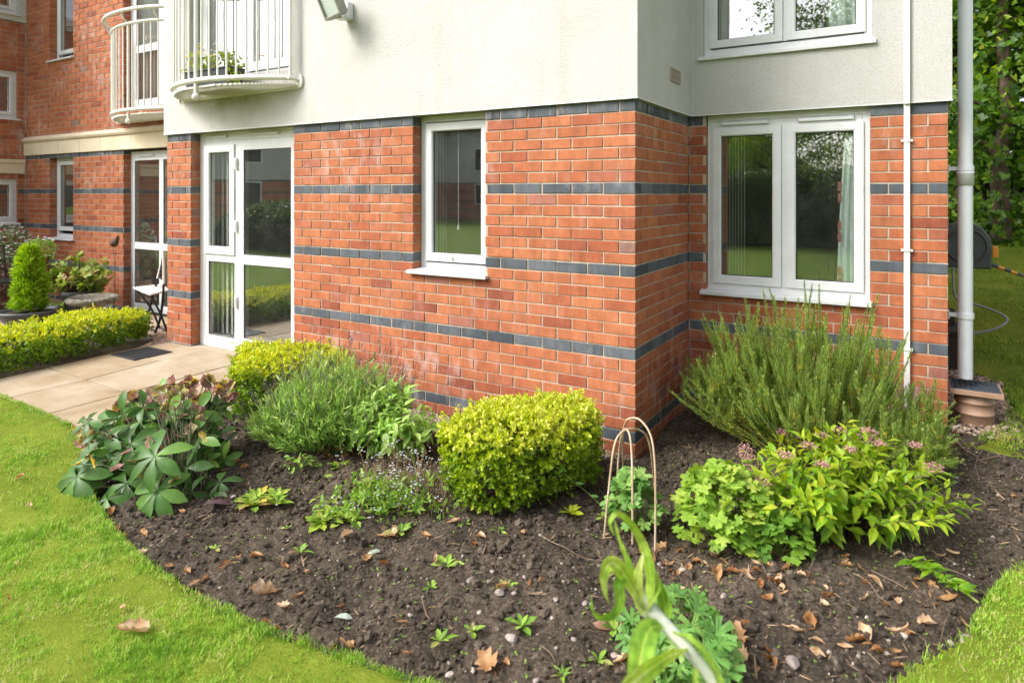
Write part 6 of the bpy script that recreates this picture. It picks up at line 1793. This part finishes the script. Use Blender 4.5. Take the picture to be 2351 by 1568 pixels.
# folding chair seen edge on, with its black and white lattice back
P0 = atd(352, 764, 7.30); P0[2] = .112
t = thing("folding_chair", "black folding garden chair with pale lattice seat standing beside the brick pier", "chair", P0)
def cz_(px, py, z): r = ray(px, py); return CAM + r * ((z - CAM[2]) / r[2])
def tb(nm, mat, pts, d, r):
    m = MB(); Q = np.array([atd(px, py, d) for px, py in pts]); Q[:, 2] = np.maximum(Q[:, 2], .115); m.tube(smoothp(Q), r, 8); return m.build(nm, mat, t, smooth=True)
tb("leg", M_blackm, [(376, 652), (372, 705), (366, 738), (356, 764)], 7.15, .013)
tb("leg", M_blackm, [(362, 640), (350, 685), (342, 715), (331, 752)], 7.5, .013)
tb("leg", M_blackm, [(316, 668), (337, 694), (352, 718), (368, 756)], 7.45, .012)
tb("leg", M_blackm, [(345, 676), (358, 700), (369, 722), (384, 762)], 7.12, .012)
tb("back_post", M_trunk, [(375, 576), (376, 620), (376, 651)], 7.15, .014); tb("back_post", M_trunk, [(372, 598), (367, 618), (362, 639)], 7.5, .013)
zs = .585; c0, c1, c2, c3 = (cz_(a, b, zs) for a, b in ((307, 661), (372, 654), (386, 667), (345, 677)))
m = MB()
for a, b in ((c0, c1), (c1, c2), (c2, c3), (c3, c0)): m.tube([a, b], .011, 6)
for i in range(1, 9):
    s_ = i / 9; m.tube([c0 * (1 - s_) + c1 * s_, c3 * (1 - s_) + c2 * s_], .011, 5)
for i in range(1, 4):
    s_ = i / 4; m.tube([c0 * (1 - s_) + c3 * s_ + (0, 0, .006), c1 * (1 - s_) + c2 * s_ + (0, 0, .006)], .006, 5)
m.build("seat", M_trunk, t, smooth=True)
m = MB(); A0, A1 = atd(375, 580, 7.15), atd(376, 648, 7.15); B0, B1 = atd(372, 600, 7.5), atd(363, 636, 7.5)
for i in range(7):
    s_ = i / 6; e = (i + 1) % 7 / 6; m.tube([A0 * (1 - s_) + A1 * s_, B0 * (1 - e) + B1 * e], .009, 5)
for i in range(1, 4):
    s_ = i / 4; m.tube([A0 * (1 - s_) + B0 * s_, A1 * (1 - s_) + B1 * s_], .008, 5)
m.build("backrest", M_blackm, t, smooth=True)
m = MB(); m.tube([atd(368, 752, 7.45), atd(384, 760, 7.12)], .009, 6); m.tube([atd(333, 746, 7.5), atd(357, 760, 7.15)], .009, 6); m.build("stretcher", M_blackm, t, smooth=True)

# table with bowl of flowers and shrub at the left edge
P0 = atd(78, 613, 8.40); P0[2] = .112
t = thing("garden_table", "small round dark garden table behind the conifer", "table", P0)
m = MB(); m.lathe([(0, .575), (.25, .575), (.262, .585), (.262, .60), (.25, .61), (0, .61)], P0, 36); m.build("table_top", M_rust, t)
for i in range(3):
    m = MB(); c_, s_ = math.cos(i * 2.1), math.sin(i * 2.1); m.tube([P0 + (.24 * c_, .24 * s_, 0), P0 + (.05 * c_, .05 * s_, .3), P0 + (.20 * c_, .20 * s_, .575)], .012, 6); m.build("leg", M_blackm, t, smooth=True)
P1 = P0 + RGT * .06 + np.array([0, 0, .611])
t = thing("flower_bowl", "brown bowl of trailing purple and white flowers on the round table", "potted plant", P1)
m = MB(); m.lathe([(.06, 0), (.12, .07), (.145, .12), (.155, .12), (.155, .14), (.14, .14), (.13, .11), (0, .10)], P1, 28); m.build("bowl", M_terrac, t, smooth=True)
rng = np.random.default_rng(103); m = MB(); mf = MB(); n = 420
q = rdir(n) * np.array([.21, .18, .15]) + P1 + np.array([0, 0, .20]); q[:, 2] = np.maximum(q[:, 2], P1[2] + .10); m.scatter(OV, q, rdir(n), rdir(n) + np.array([0, 0, .8]), .05 * rng.uniform(.6, 1.2, n), rng.random(n))
m.build("foliage", M_weed, t)
M_vio = leafmat("violet_petal", [(0, (.10, .02, .16)), (.4, (.20, .05, .28)), (.6, (.70, .70, .74)), (1, (.8, .8, .8))], .6, .3)
n = 44; q = rdir(n) * np.array([.22, .19, .16]) + P1 + np.array([0, 0, .23]); mf.scatter(OVR, np.repeat(q, 5, 0), np.tile([(math.cos(k), math.sin(k), .2) for k in np.arange(5) * 1.257], (n, 1)), np.repeat(rdir(n) + np.array([0, -.5, .6]), 5, 0), .024, np.repeat(rng.random(n), 5)); mf.build("flower", M_vio, t)
for i, (nm, lab, c, sx_, h, nf) in enumerate((("flowering_shrub", "pale flowered shrub with grey green leaves at the left edge by the far wing", tuple(atd(14, 560, 9.0)[:2]), .36, 1.10, 200), ("dark_leaved_plant", "bronze leaved plant low at the left edge beside the conifer", tuple(atd(4, 640, 8.5)[:2]), .24, .62, 0))):
    b = np.array([c[0], c[1], .112]); t = thing(nm, lab, "shrub", b); rng = np.random.default_rng(104 + i); m = MB(); ms = MB(); n = 1500 if i == 0 else 700
    d = rdir(n); rr = rng.random(n) ** .4; p = b + np.stack([d[:, 0] * sx_ * rr, d[:, 1] * sx_ * rr, h * .55 + d[:, 2] * h * .45 * rr], -1)
    m.scatter(OV, p, d + rdir(n) * .6, rdir(n) + np.array([0, -.3, .9]), .06 * rng.uniform(.6, 1.2, n), rng.random(n)); m.build("foliage", leafmat("grey_leaf", [(0, (.10, .16, .06)), (.6, (.22, .31, .14)), (1, (.38, .44, .30))]) if i == 0 else leafmat("bronze_leaf", [(0, (.06, .03, .03)), (1, (.20, .10, .08))]), t)
    for k in range(14):
        e = p[k]; ms.tube([b + rdir(1)[0] * .04 * np.array([1, 1, 0]), (b + e) / 2, e], [.008, .006, .003], 5, a=rng.random())
    ms.build("stem", M_wood, t)
    if nf:
        mf = MB(); d = rdir(nf); d[:, 2] = np.abs(d[:, 2]); p = b + np.stack([d[:, 0] * sx_, d[:, 1] * sx_, h * .62 + d[:, 2] * h * .42], -1)
        mf.scatter(OVR, np.repeat(p, 4, 0), np.tile([(1, 0, .3), (0, 1, .3), (-1, 0, .3), (0, -1, .3)], (nf, 1)), np.repeat(d + np.array([0, -.4, .3]), 4, 0), .022, .75 + .25 * rng.random(nf * 4)); mf.build("flower", M_fmn, t)
P0 = atd(-14, 720, 8.0); P0[2] = .112
t = thing("garden_chair", "dark metal garden chair half out of view at the left edge", "chair", P0)
for a, b in ((-.2, -.2), (.2, -.2), (-.2, .2), (.2, .2)):
    m = MB(); m.tube([P0 + (a, b, 0), P0 + (-a * .6, b, .46)], .012, 6); m.build("leg", M_blackm, t)
m = MB()
for k in range(6): m.box((P0[0] - .21, P0[1] - .21 + k * .072, P0[2] + .462), (P0[0] + .21, P0[1] - .15 + k * .072, P0[2] + .478))
m.build("seat", M_blackm, t)
m = MB()
for k in (-.2, .2): m.tube([P0 + (-.2, k, .46), P0 + (-.26, k, .88)], .012, 6)
for z in (.6, .7, .8, .88): m.tube([P0 + (-.2 - .06 * (z - .46) / .42, -.2, z), P0 + (-.2 - .06 * (z - .46) / .42, .2, z)], .01, 6)
m.build("backrest", M_blackm, t)
clump("low_green_plant", "low bright leaved green plant on the ground between the two pots", "plant", np.array([*atd(140, 712, 8.35)[:2], .11]), 14, .16, .17, LANS, .11, M_weed, 6, .3, (.2, .8), 107)
# planter on the balcony
P0 = np.array([-3.98, -.20, 2.60])
t = thing("balcony_planter", "black trough of yellow and white flowers on the balcony floor", "planter", P0)
m = MB(); V = [(-.29, -.075, 0), (.29, -.075, 0), (.29, .075, 0), (-.29, .075, 0), (-.32, -.095, .17), (.32, -.095, .17), (.32, .095, .17), (-.32, .095, .17)]
m.add(np.array(V) + P0, [(3, 2, 1, 0), (0, 1, 5, 4), (1, 2, 6, 5), (2, 3, 7, 6), (3, 0, 4, 7), (4, 5, 6, 7)]); m.box(P0 + (-.335, -.105, .158), P0 + (.335, .105, .1695)); m.build("trough", M_charc, t, bevel=.004)
rng = np.random.default_rng(108); m = MB(); n = 330; q = np.stack([rng.uniform(-.32, .32, n), rng.normal(0, .06, n), .17 + rng.random(n) * .15], -1) + P0; q[:60] = P0 + np.stack([.33 + rng.normal(0, .04, 60), rng.normal(-.03, .03, 60), .18 - rng.random(60) * .17], -1)
m.scatter(OV, q, rdir(n), rdir(n) + np.array([0, -.2, .9]), .055 * rng.uniform(.6, 1.2, n), rng.random(n)); m.build("foliage", M_pri, t)
M_yel = leafmat("yellow_white_petal", [(0, (.75, .62, .04)), (.45, (.78, .70, .12)), (.5, (.78, .78, .72)), (.85, (.8, .8, .78)), (1, (.72, .45, .42))], .6, .3)
mf = MB(); n = 46; xx = rng.uniform(-.32, .32, n); q = np.stack([xx, rng.normal(-.03, .06, n), .24 + rng.random(n) * .13 + .08 * np.exp(-((xx + .06) / .06) ** 2)], -1) + P0
mf.scatter(OVR, np.repeat(q, 5, 0), np.tile([(math.cos(k), math.sin(k), .25) for k in np.arange(5) * 1.257], (n, 1)), np.repeat(rdir(n) * .6 + np.array([0, -.6, .6]), 5, 0), .026, np.repeat(np.where(xx < .02, .3 * rng.random(n), .5 + .5 * rng.random(n)), 5)); mf.build("flower", M_yel, t)

# ------------------------------------------------------------------ trees and ivy behind the right corner
def tree(name, label, base, h, tr, cr, n, leaf, mat, seed, crown0=.15, lean=(0, 0), limbs=9, tpl=OV, ivy=0, flat=1.0, group="trees behind the lawn", clus=.32):
    global rng
    rng = np.random.default_rng(seed); b = np.array([base[0], base[1], float(gz(base[0], base[1])) - .05])
    t = thing(name, label, "tree", b, group); m = MB()
    top = b + np.array([lean[0], lean[1], h * .86]); s = np.linspace(0, 1, 10)[:, None]
    P = b + (top - b) * s + np.concatenate([np.zeros((1, 3)), rng.normal(0, .05, (9, 3)) * np.array([1, 1, .2])]); m.tube(P, tr * (1 - .8 * s[:, 0]) , 10)
    C_ = []
    for i in range(limbs):
        k = rng.uniform(.28, .95); o = P[int(k * 9)]; d = rdir(1)[0]; d[2] = abs(d[2]) * .6 + .15; L = cr * rng.uniform(.55, 1.0) * (1.1 - .5 * abs(k - .55))
        e = o + d * L; q = (o + e) / 2 + np.array([0, 0, .12 * L]); s2 = np.linspace(0, 1, 5)[:, None]; Q = (1 - s2) ** 2 * o + 2 * s2 * (1 - s2) * q + s2 * s2 * e
        m.tube(Q, np.linspace(tr * .38 * (1.1 - k), tr * .06, 5), 6); C_ += [Q[2], Q[3], Q[4], Q[4] + rng.normal(0, .3, 3)]
    m.build("trunk", M_bark, t, smooth=True)
    nc = int(60 * h / 6); d = rdir(nc); rr = rng.random(nc) ** .45
    zc = b[2] + h * (crown0 + (1 - crown0) * .5); C2 = np.stack([b[0] + lean[0] * .6 + d[:, 0] * cr * rr, b[1] + lean[1] * .6 + d[:, 1] * cr * rr * flat, zc + d[:, 2] * h * (1 - crown0) * .5 * rr], -1)
    C_ = np.concatenate([np.array(C_).reshape(-1, 3), C2]); per = max(1, n // len(C_)); m = MB()
    dens = rng.uniform(.3, 1.7, len(C_)); cnt = (per * dens).astype(int)
    p = np.repeat(C_, cnt, 0) + rng.normal(0, clus, (cnt.sum(), 3)) * np.array([1, 1, .7]); a0 = np.repeat(rng.uniform(.15, .75, len(C_)), cnt)
    if ivy:
        zi = rng.random(ivy) ** 1.5; th = rng.uniform(0, 2 * PI, ivy); Pi = np.stack([np.interp(zi * .8, s[:, 0], P[:, c]) for c in range(3)], -1); ri = (tr + .10 + .22 * vn(zi * 5, th, 1.3, seed)) * rng.uniform(.7, 1.1, ivy)
        Pi += np.stack([np.cos(th) * ri, np.sin(th) * ri, np.zeros(ivy)], -1); p = np.concatenate([p, Pi]); a0 = np.concatenate([a0, rng.uniform(.1, .8, ivy)])
    p[:, 2] = np.maximum(p[:, 2], b[2] + .1); k = len(p)
    o = p - np.array([b[0], b[1], b[2] + h * .45]); o /= np.linalg.norm(o, axis=1)[:, None] + 1e-6
    m.scatter(tpl, p, rdir(k) + o * .3 - np.array([0, 0, .3]), o * .8 + rdir(k) * .8 + np.array([0, 0, .5]), leaf * rng.uniform(.65, 1.3, k), np.clip(a0 + rng.normal(0, .16, k), 0, 1)); m.build("crown", mat, t)
    return t


IVL = lobeT(3, .35, 1, .0, .1, 1.4)
tree("ivy_covered_tree", "tree with a bare ropey trunk wound with ivy behind the rainwater pipe", (2.66, 8.7), 7.2, .15, 1.25, 4600, .085, M_ivy, 121, .42, (.20, .25), 8, IVL, 1300)
tree("ivy_covered_tree", "second ivy covered tree close behind the building corner", (2.30, 10.0), 6.6, .13, 1.2, 5200, .085, M_ivy, 122, .30, (-.1, .2), 8, IVL, 1300)
tree("leafy_tree", "bright leaved tree leaning in from the right edge", (4.4, 8.4), 5.6, .11, 1.6, 7500, .095, M_tre, 123, .22, (-.5, .1), 10, OV)
tree("leafy_tree", "taller pale leaved tree behind the fence at the right edge", (4.2, 12.6), 8.5, .18, 2.2, 7000, .12, M_tre, 124, .25, (0, 0), 10, OV)
tree("leafy_tree", "dense dark tree behind the fence at the corner of the building", (2.2, 12.8), 8.0, .18, 2.0, 7500, .12, M_ivy, 125, .15, (0, 0), 10, OV)
tree("leafy_tree", "dark tree at the far right behind the fence", (6.8, 12.2), 8.0, .18, 2.4, 5500, .13, M_ivy, 126, .15, (0, 0), 10, OV)
rng = np.random.default_rng(127); m = MB(); n = 23000
x = rng.uniform(1.9, 7.0, n); dpt = rng.random(n); y = 10.45 - 1.5 * dpt * (.3 + .9 * vn(x, 0 * x, .9, 51)) * np.clip((x - 1.9) / 1.2, .25, 1)
hm = np.clip((x - 2.5) / 1.3, .16, 1) * 1.9 * (.45 + .8 * vn(x, dpt * 3, 1.1, 52)) * (1 - .75 * dpt)
top_ = rng.random(n) < .42; z = gz(x, y) + np.where(top_, 1.15 + rng.random(n) * 2.1, rng.random(n) ** 1.1 * hm)
m.scatter(IVL, np.stack([x, y, z], -1), rdir(n) - np.array([0, .2, .4]), rdir(n) * .7 + np.array([0, -.7, .5]), .075 * rng.uniform(.6, 1.3, n), np.clip(rng.normal(.40, .24, n) + .25 * (vn(x, z, 1.8, 53) - .5), 0, 1))
tag(m.build("ivy", M_ivy), kind="stuff")

# ------------------------------------------------------------------ what the panes mirror: the far side of the garden
O_ = thing("opposite_building", "apartment wing across the garden, brick below and cream render above", "building", (-24, -14, 0))
def boxpart(name, p, q, mat, par):
    m = MB(); m.box(p, q); return m.build(name, mat, par)
WO = Wall((-24, 0), (0, 1), (1, 0))
Bsave = B; B = O_
def farbricks(x0, y0, x1, y1, z0, z1, nm):
    m = MB(); m.box((x0, y0, z0), (x1, y1, z1)); return m.build(nm, M_farb, O_)
def fbm_():
    m, nt, out = newmat("distant_brick"); oc = nt.nodes.new("ShaderNodeTexCoord").outputs["Object"]
    sp = N(nt, "ShaderNodeSeparateXYZ", Vector=oc); ad = N(nt, "ShaderNodeMath", _operation='ADD', i0=sp.outputs[0], i1=sp.outputs[1])
    cb = N(nt, "ShaderNodeCombineXYZ", X=ad.outputs[0], Y=sp.outputs[2])
    bt = N(nt, "ShaderNodeTexBrick", Vector=cb.outputs[0], Color1=(.44, .13, .06, 1), Color2=(.36, .10, .05, 1), Mortar=(.40, .31, .24, 1), Scale=1.0)
    bt.inputs["Mortar Size"].default_value = .006; bt.inputs["Brick Width"].default_value = .225; bt.inputs["Row Height"].default_value = .075
    md = N(nt, "ShaderNodeMath", _operation='FRACT', i0=N(nt, "ShaderNodeMath", _operation='DIVIDE', i0=N(nt, "ShaderNodeMath", _operation='SUBTRACT', i0=sp.outputs[2], i1=.075).outputs[0], i1=.525).outputs[0])
    lt = N(nt, "ShaderNodeMath", _operation='LESS_THAN', i0=md.outputs[0], i1=.143)
    col = mixc(nt, lt.outputs[0], bt.outputs[0], (.08, .095, .11))
    p = N(nt, "ShaderNodeBsdfPrincipled", Base__Color=col, Roughness=.85); nt.links.new(p.outputs[0], out.inputs[0]); return m
M_farb = fbm_()
farbricks(-30, -30, -24, -6, 0, 2.25, "brick_wall"); boxpart("rendered_wall", (-30, -30, 2.251), (-23.98, -6, 5.6), M_render, O_)
farbricks(-24, -36, -9, -30.0, 0, 2.25, "brick_wall"); boxpart("rendered_wall", (-23.97, -36, 2.251), (-9, -29.98, 5.6), M_render, O_)
m = MB(); m.add([(-30.4, -36.4, 5.6), (-23.6, -36.4, 5.6), (-23.6, -5.6, 5.6), (-30.4, -5.6, 5.6), (-27, -36.4, 7.6), (-27, -5.6, 7.6)], [(0, 3, 5, 4), (1, 4, 5, 2), (0, 4, 1), (2, 5, 3), (0, 1, 2, 3)])
m.add([(-23.59, -36.4, 5.61), (-8.6, -36.4, 5.61), (-8.6, -29.6, 5.61), (-23.59, -29.6, 5.61), (-23.59, -33, 7.5), (-8.6, -33, 7.5)], [(0, 1, 5, 4), (2, 3, 4, 5), (1, 2, 5), (3, 0, 4), (0, 3, 2, 1)]); m.build("roof", M_tile, O_)
M_dkg = simple("dark_room_glass", [(0, (.015, .017, .018)), (1, (.03, .032, .033))], 3, .05)
def fwin(wf, u, w_, z0, z1):
    m = MB(); ring(m, wf, u, z0, u + w_, z1, .08, -.02, .03); f = m.build("window", M_upvc, O_); m = MB(); m.box((u + .08, -.01, z0 + .08), (u + w_ - .08, .005, z1 - .08), wf); m.build("pane", M_dkg, f)
WO2 = Wall((0, -29.98), (1, 0), (0, 1)); WO1 = Wall((-23.98, 0), (0, 1), (1, 0))
for u in (-28, -23.5, -19.2, -15.8, -12.3, -9.0): fwin(WO1, u, 1.3, .2 if int(u) % 2 else .95, 2.2); fwin(WO1, u, 1.3, 3.0, 4.6)
for u in (-22, -19, -16, -12.5): fwin(WO2, u, 1.2, .95, 2.2); fwin(WO2, u, 1.2, 3.0, 4.5)
B = Bsave
H_ = thing("bungalow", "bungalow with a red brown hipped roof beyond the far hedge", "house", (-8, -34, 0))
m = MB(); m.box((-12.5, -39, 0), (-3.2, -33, 2.4)); m.build("wall", M_farb, H_)
m = MB(); m.add([(-13, -39.6, 2.4), (-2.7, -39.6, 2.4), (-2.7, -32.5, 2.4), (-13, -32.5, 2.4), (-9.5, -36, 5.4), (-6.2, -36, 5.4)], [(0, 1, 5, 4), (2, 3, 4, 5), (1, 2, 5), (3, 0, 4), (0, 3, 2, 1)]); m.build("roof", M_tile, H_)
def bighedge(lab, x0, x1, y0, y1, h, n, seed, dome=0):
    global rng
    rng = np.random.default_rng(seed); t = thing("tall_hedge", lab, "hedge", ((x0 + x1) / 2, (y0 + y1) / 2, 0), "tall hedges across the garden"); m = MB()
    x = rng.uniform(x0, x1, n); y = rng.uniform(y0, y1, n); z = rng.uniform(.02, h, n); f = rng.integers(0, 4, n)
    y = np.where(f == 0, y1 + rng.normal(0, .06, n), y); x = np.where(f == 2, x1 + rng.normal(0, .06, n), x); z = np.where(f == 1, h + rng.normal(0, .06, n), z)
    if dome: z = np.minimum(z, h * np.sqrt(np.clip(1.03 - ((x - (x0 + x1) / 2) / ((x1 - x0) / 2)) ** 4 * .9 - ((y - (y0 + y1) / 2) / ((y1 - y0) / 2)) ** 4 * .5, .02, 1)))
    m.scatter(OV, np.stack([x, y, z], -1), rdir(n), rdir(n) + np.array([.2, .5, .7]), .16 * rng.uniform(.6, 1.3, n), np.clip(.3 + .35 * (z / h) + rng.normal(0, .2, n), 0, 1)); m.build("foliage", M_dark, t)
    m = MB(); m.box((x0 + .15, y0 + .15, 0), (x1 - .15, y1 - .15, h - (.15 if not dome else .7))); m.build("branch_mass", M_dark, t)
bighedge("wide rounded dark hedge across the garden, mirrored in the patio door", -17.5, -12.6, -13.5, -8.6, 1.35, 11000, 131, 1)
bighedge("long dark hedge along the far side of the lawn, mirrored in the large window", -8.5, 9, -18, -16.2, 2.3, 15000, 132)
tree("garden_tree", "big dark tree across the garden, mirrored at the right of the large window", (.6, -15.2), 10.5, .25, 3.0, 24000, .12, M_ivy, 141, .16, (0, 0), 14, OV, group="trees across the garden", clus=.45)
tree("garden_tree", "dark tree across the garden to the right of the big one", (5.6, -15.5), 9.5, .22, 3.2, 16000, .14, M_ivy, 142, .15, (0, 0), 12, OV, group="trees across the garden", clus=.5)
tree("garden_tree", "lighter tree across the garden beyond the long hedge", (-3.3, -23), 6.6, .18, 2.4, 14000, .12, M_tre, 143, .2, (0, 0), 12, OV, group="trees across the garden", clus=.45)
tree("garden_tree", "small light tree beside the bungalow across the garden", (-6.8, -25), 5.4, .15, 2.2, 11000, .12, M_tre, 144, .2, (0, 0), 10, OV, group="trees across the garden", clus=.45)
# ------------------------------------------------------------------ light
EL = math.radians(43); AZV = np.array([-.80, -1.0]); AZV = AZV / np.linalg.norm(AZV)
w = bpy.data.worlds.new("World"); scene.world = w; w.use_nodes = True
nt = w.node_tree; nt.nodes.clear()
sky = nt.nodes.new("ShaderNodeTexSky"); sky.sky_type = 'NISHITA'; sky.sun_disc = False
sky.sun_elevation = EL; sky.sun_rotation = math.atan2(AZV[0], AZV[1])
sky.air_density = 1.0; sky.dust_density = 4.0; sky.ozone_density = 1.0
hs = N(nt, "ShaderNodeHueSaturation", Saturation=.35, Color=sky.outputs[0])
bg = N(nt, "ShaderNodeBackground", Color=hs.outputs[0], Strength=.15)
wo = nt.nodes.new("ShaderNodeOutputWorld"); nt.links.new(bg.outputs[0], wo.inputs[0])
sd = bpy.data.lights.new("sun", 'SUN'); sun = bpy.data.objects.new("sun", sd); COL.objects.link(sun)
sd.energy = 1.3; sd.angle = math.radians(24); sd.color = (1, .975, .94)
dirv = Vector((-AZV[0] * math.cos(EL), -AZV[1] * math.cos(EL), -math.sin(EL)))
sun.rotation_euler = dirv.to_track_quat('-Z', 'Y').to_euler(); sun.location = (-6, -8, 10)
vs = scene.view_settings; vs.view_transform = 'Standard'; vs.look = 'None'; vs.gamma = 1; vs.exposure = 1.33
scene.cycles.max_bounces = 8; scene.cycles.transparent_max_bounces = 12
scene.cycles.caustics_reflective = False; scene.cycles.caustics_refractive = False
scene.cycles.use_denoising = True; scene.cycles.denoising_prefilter = 'ACCURATE'
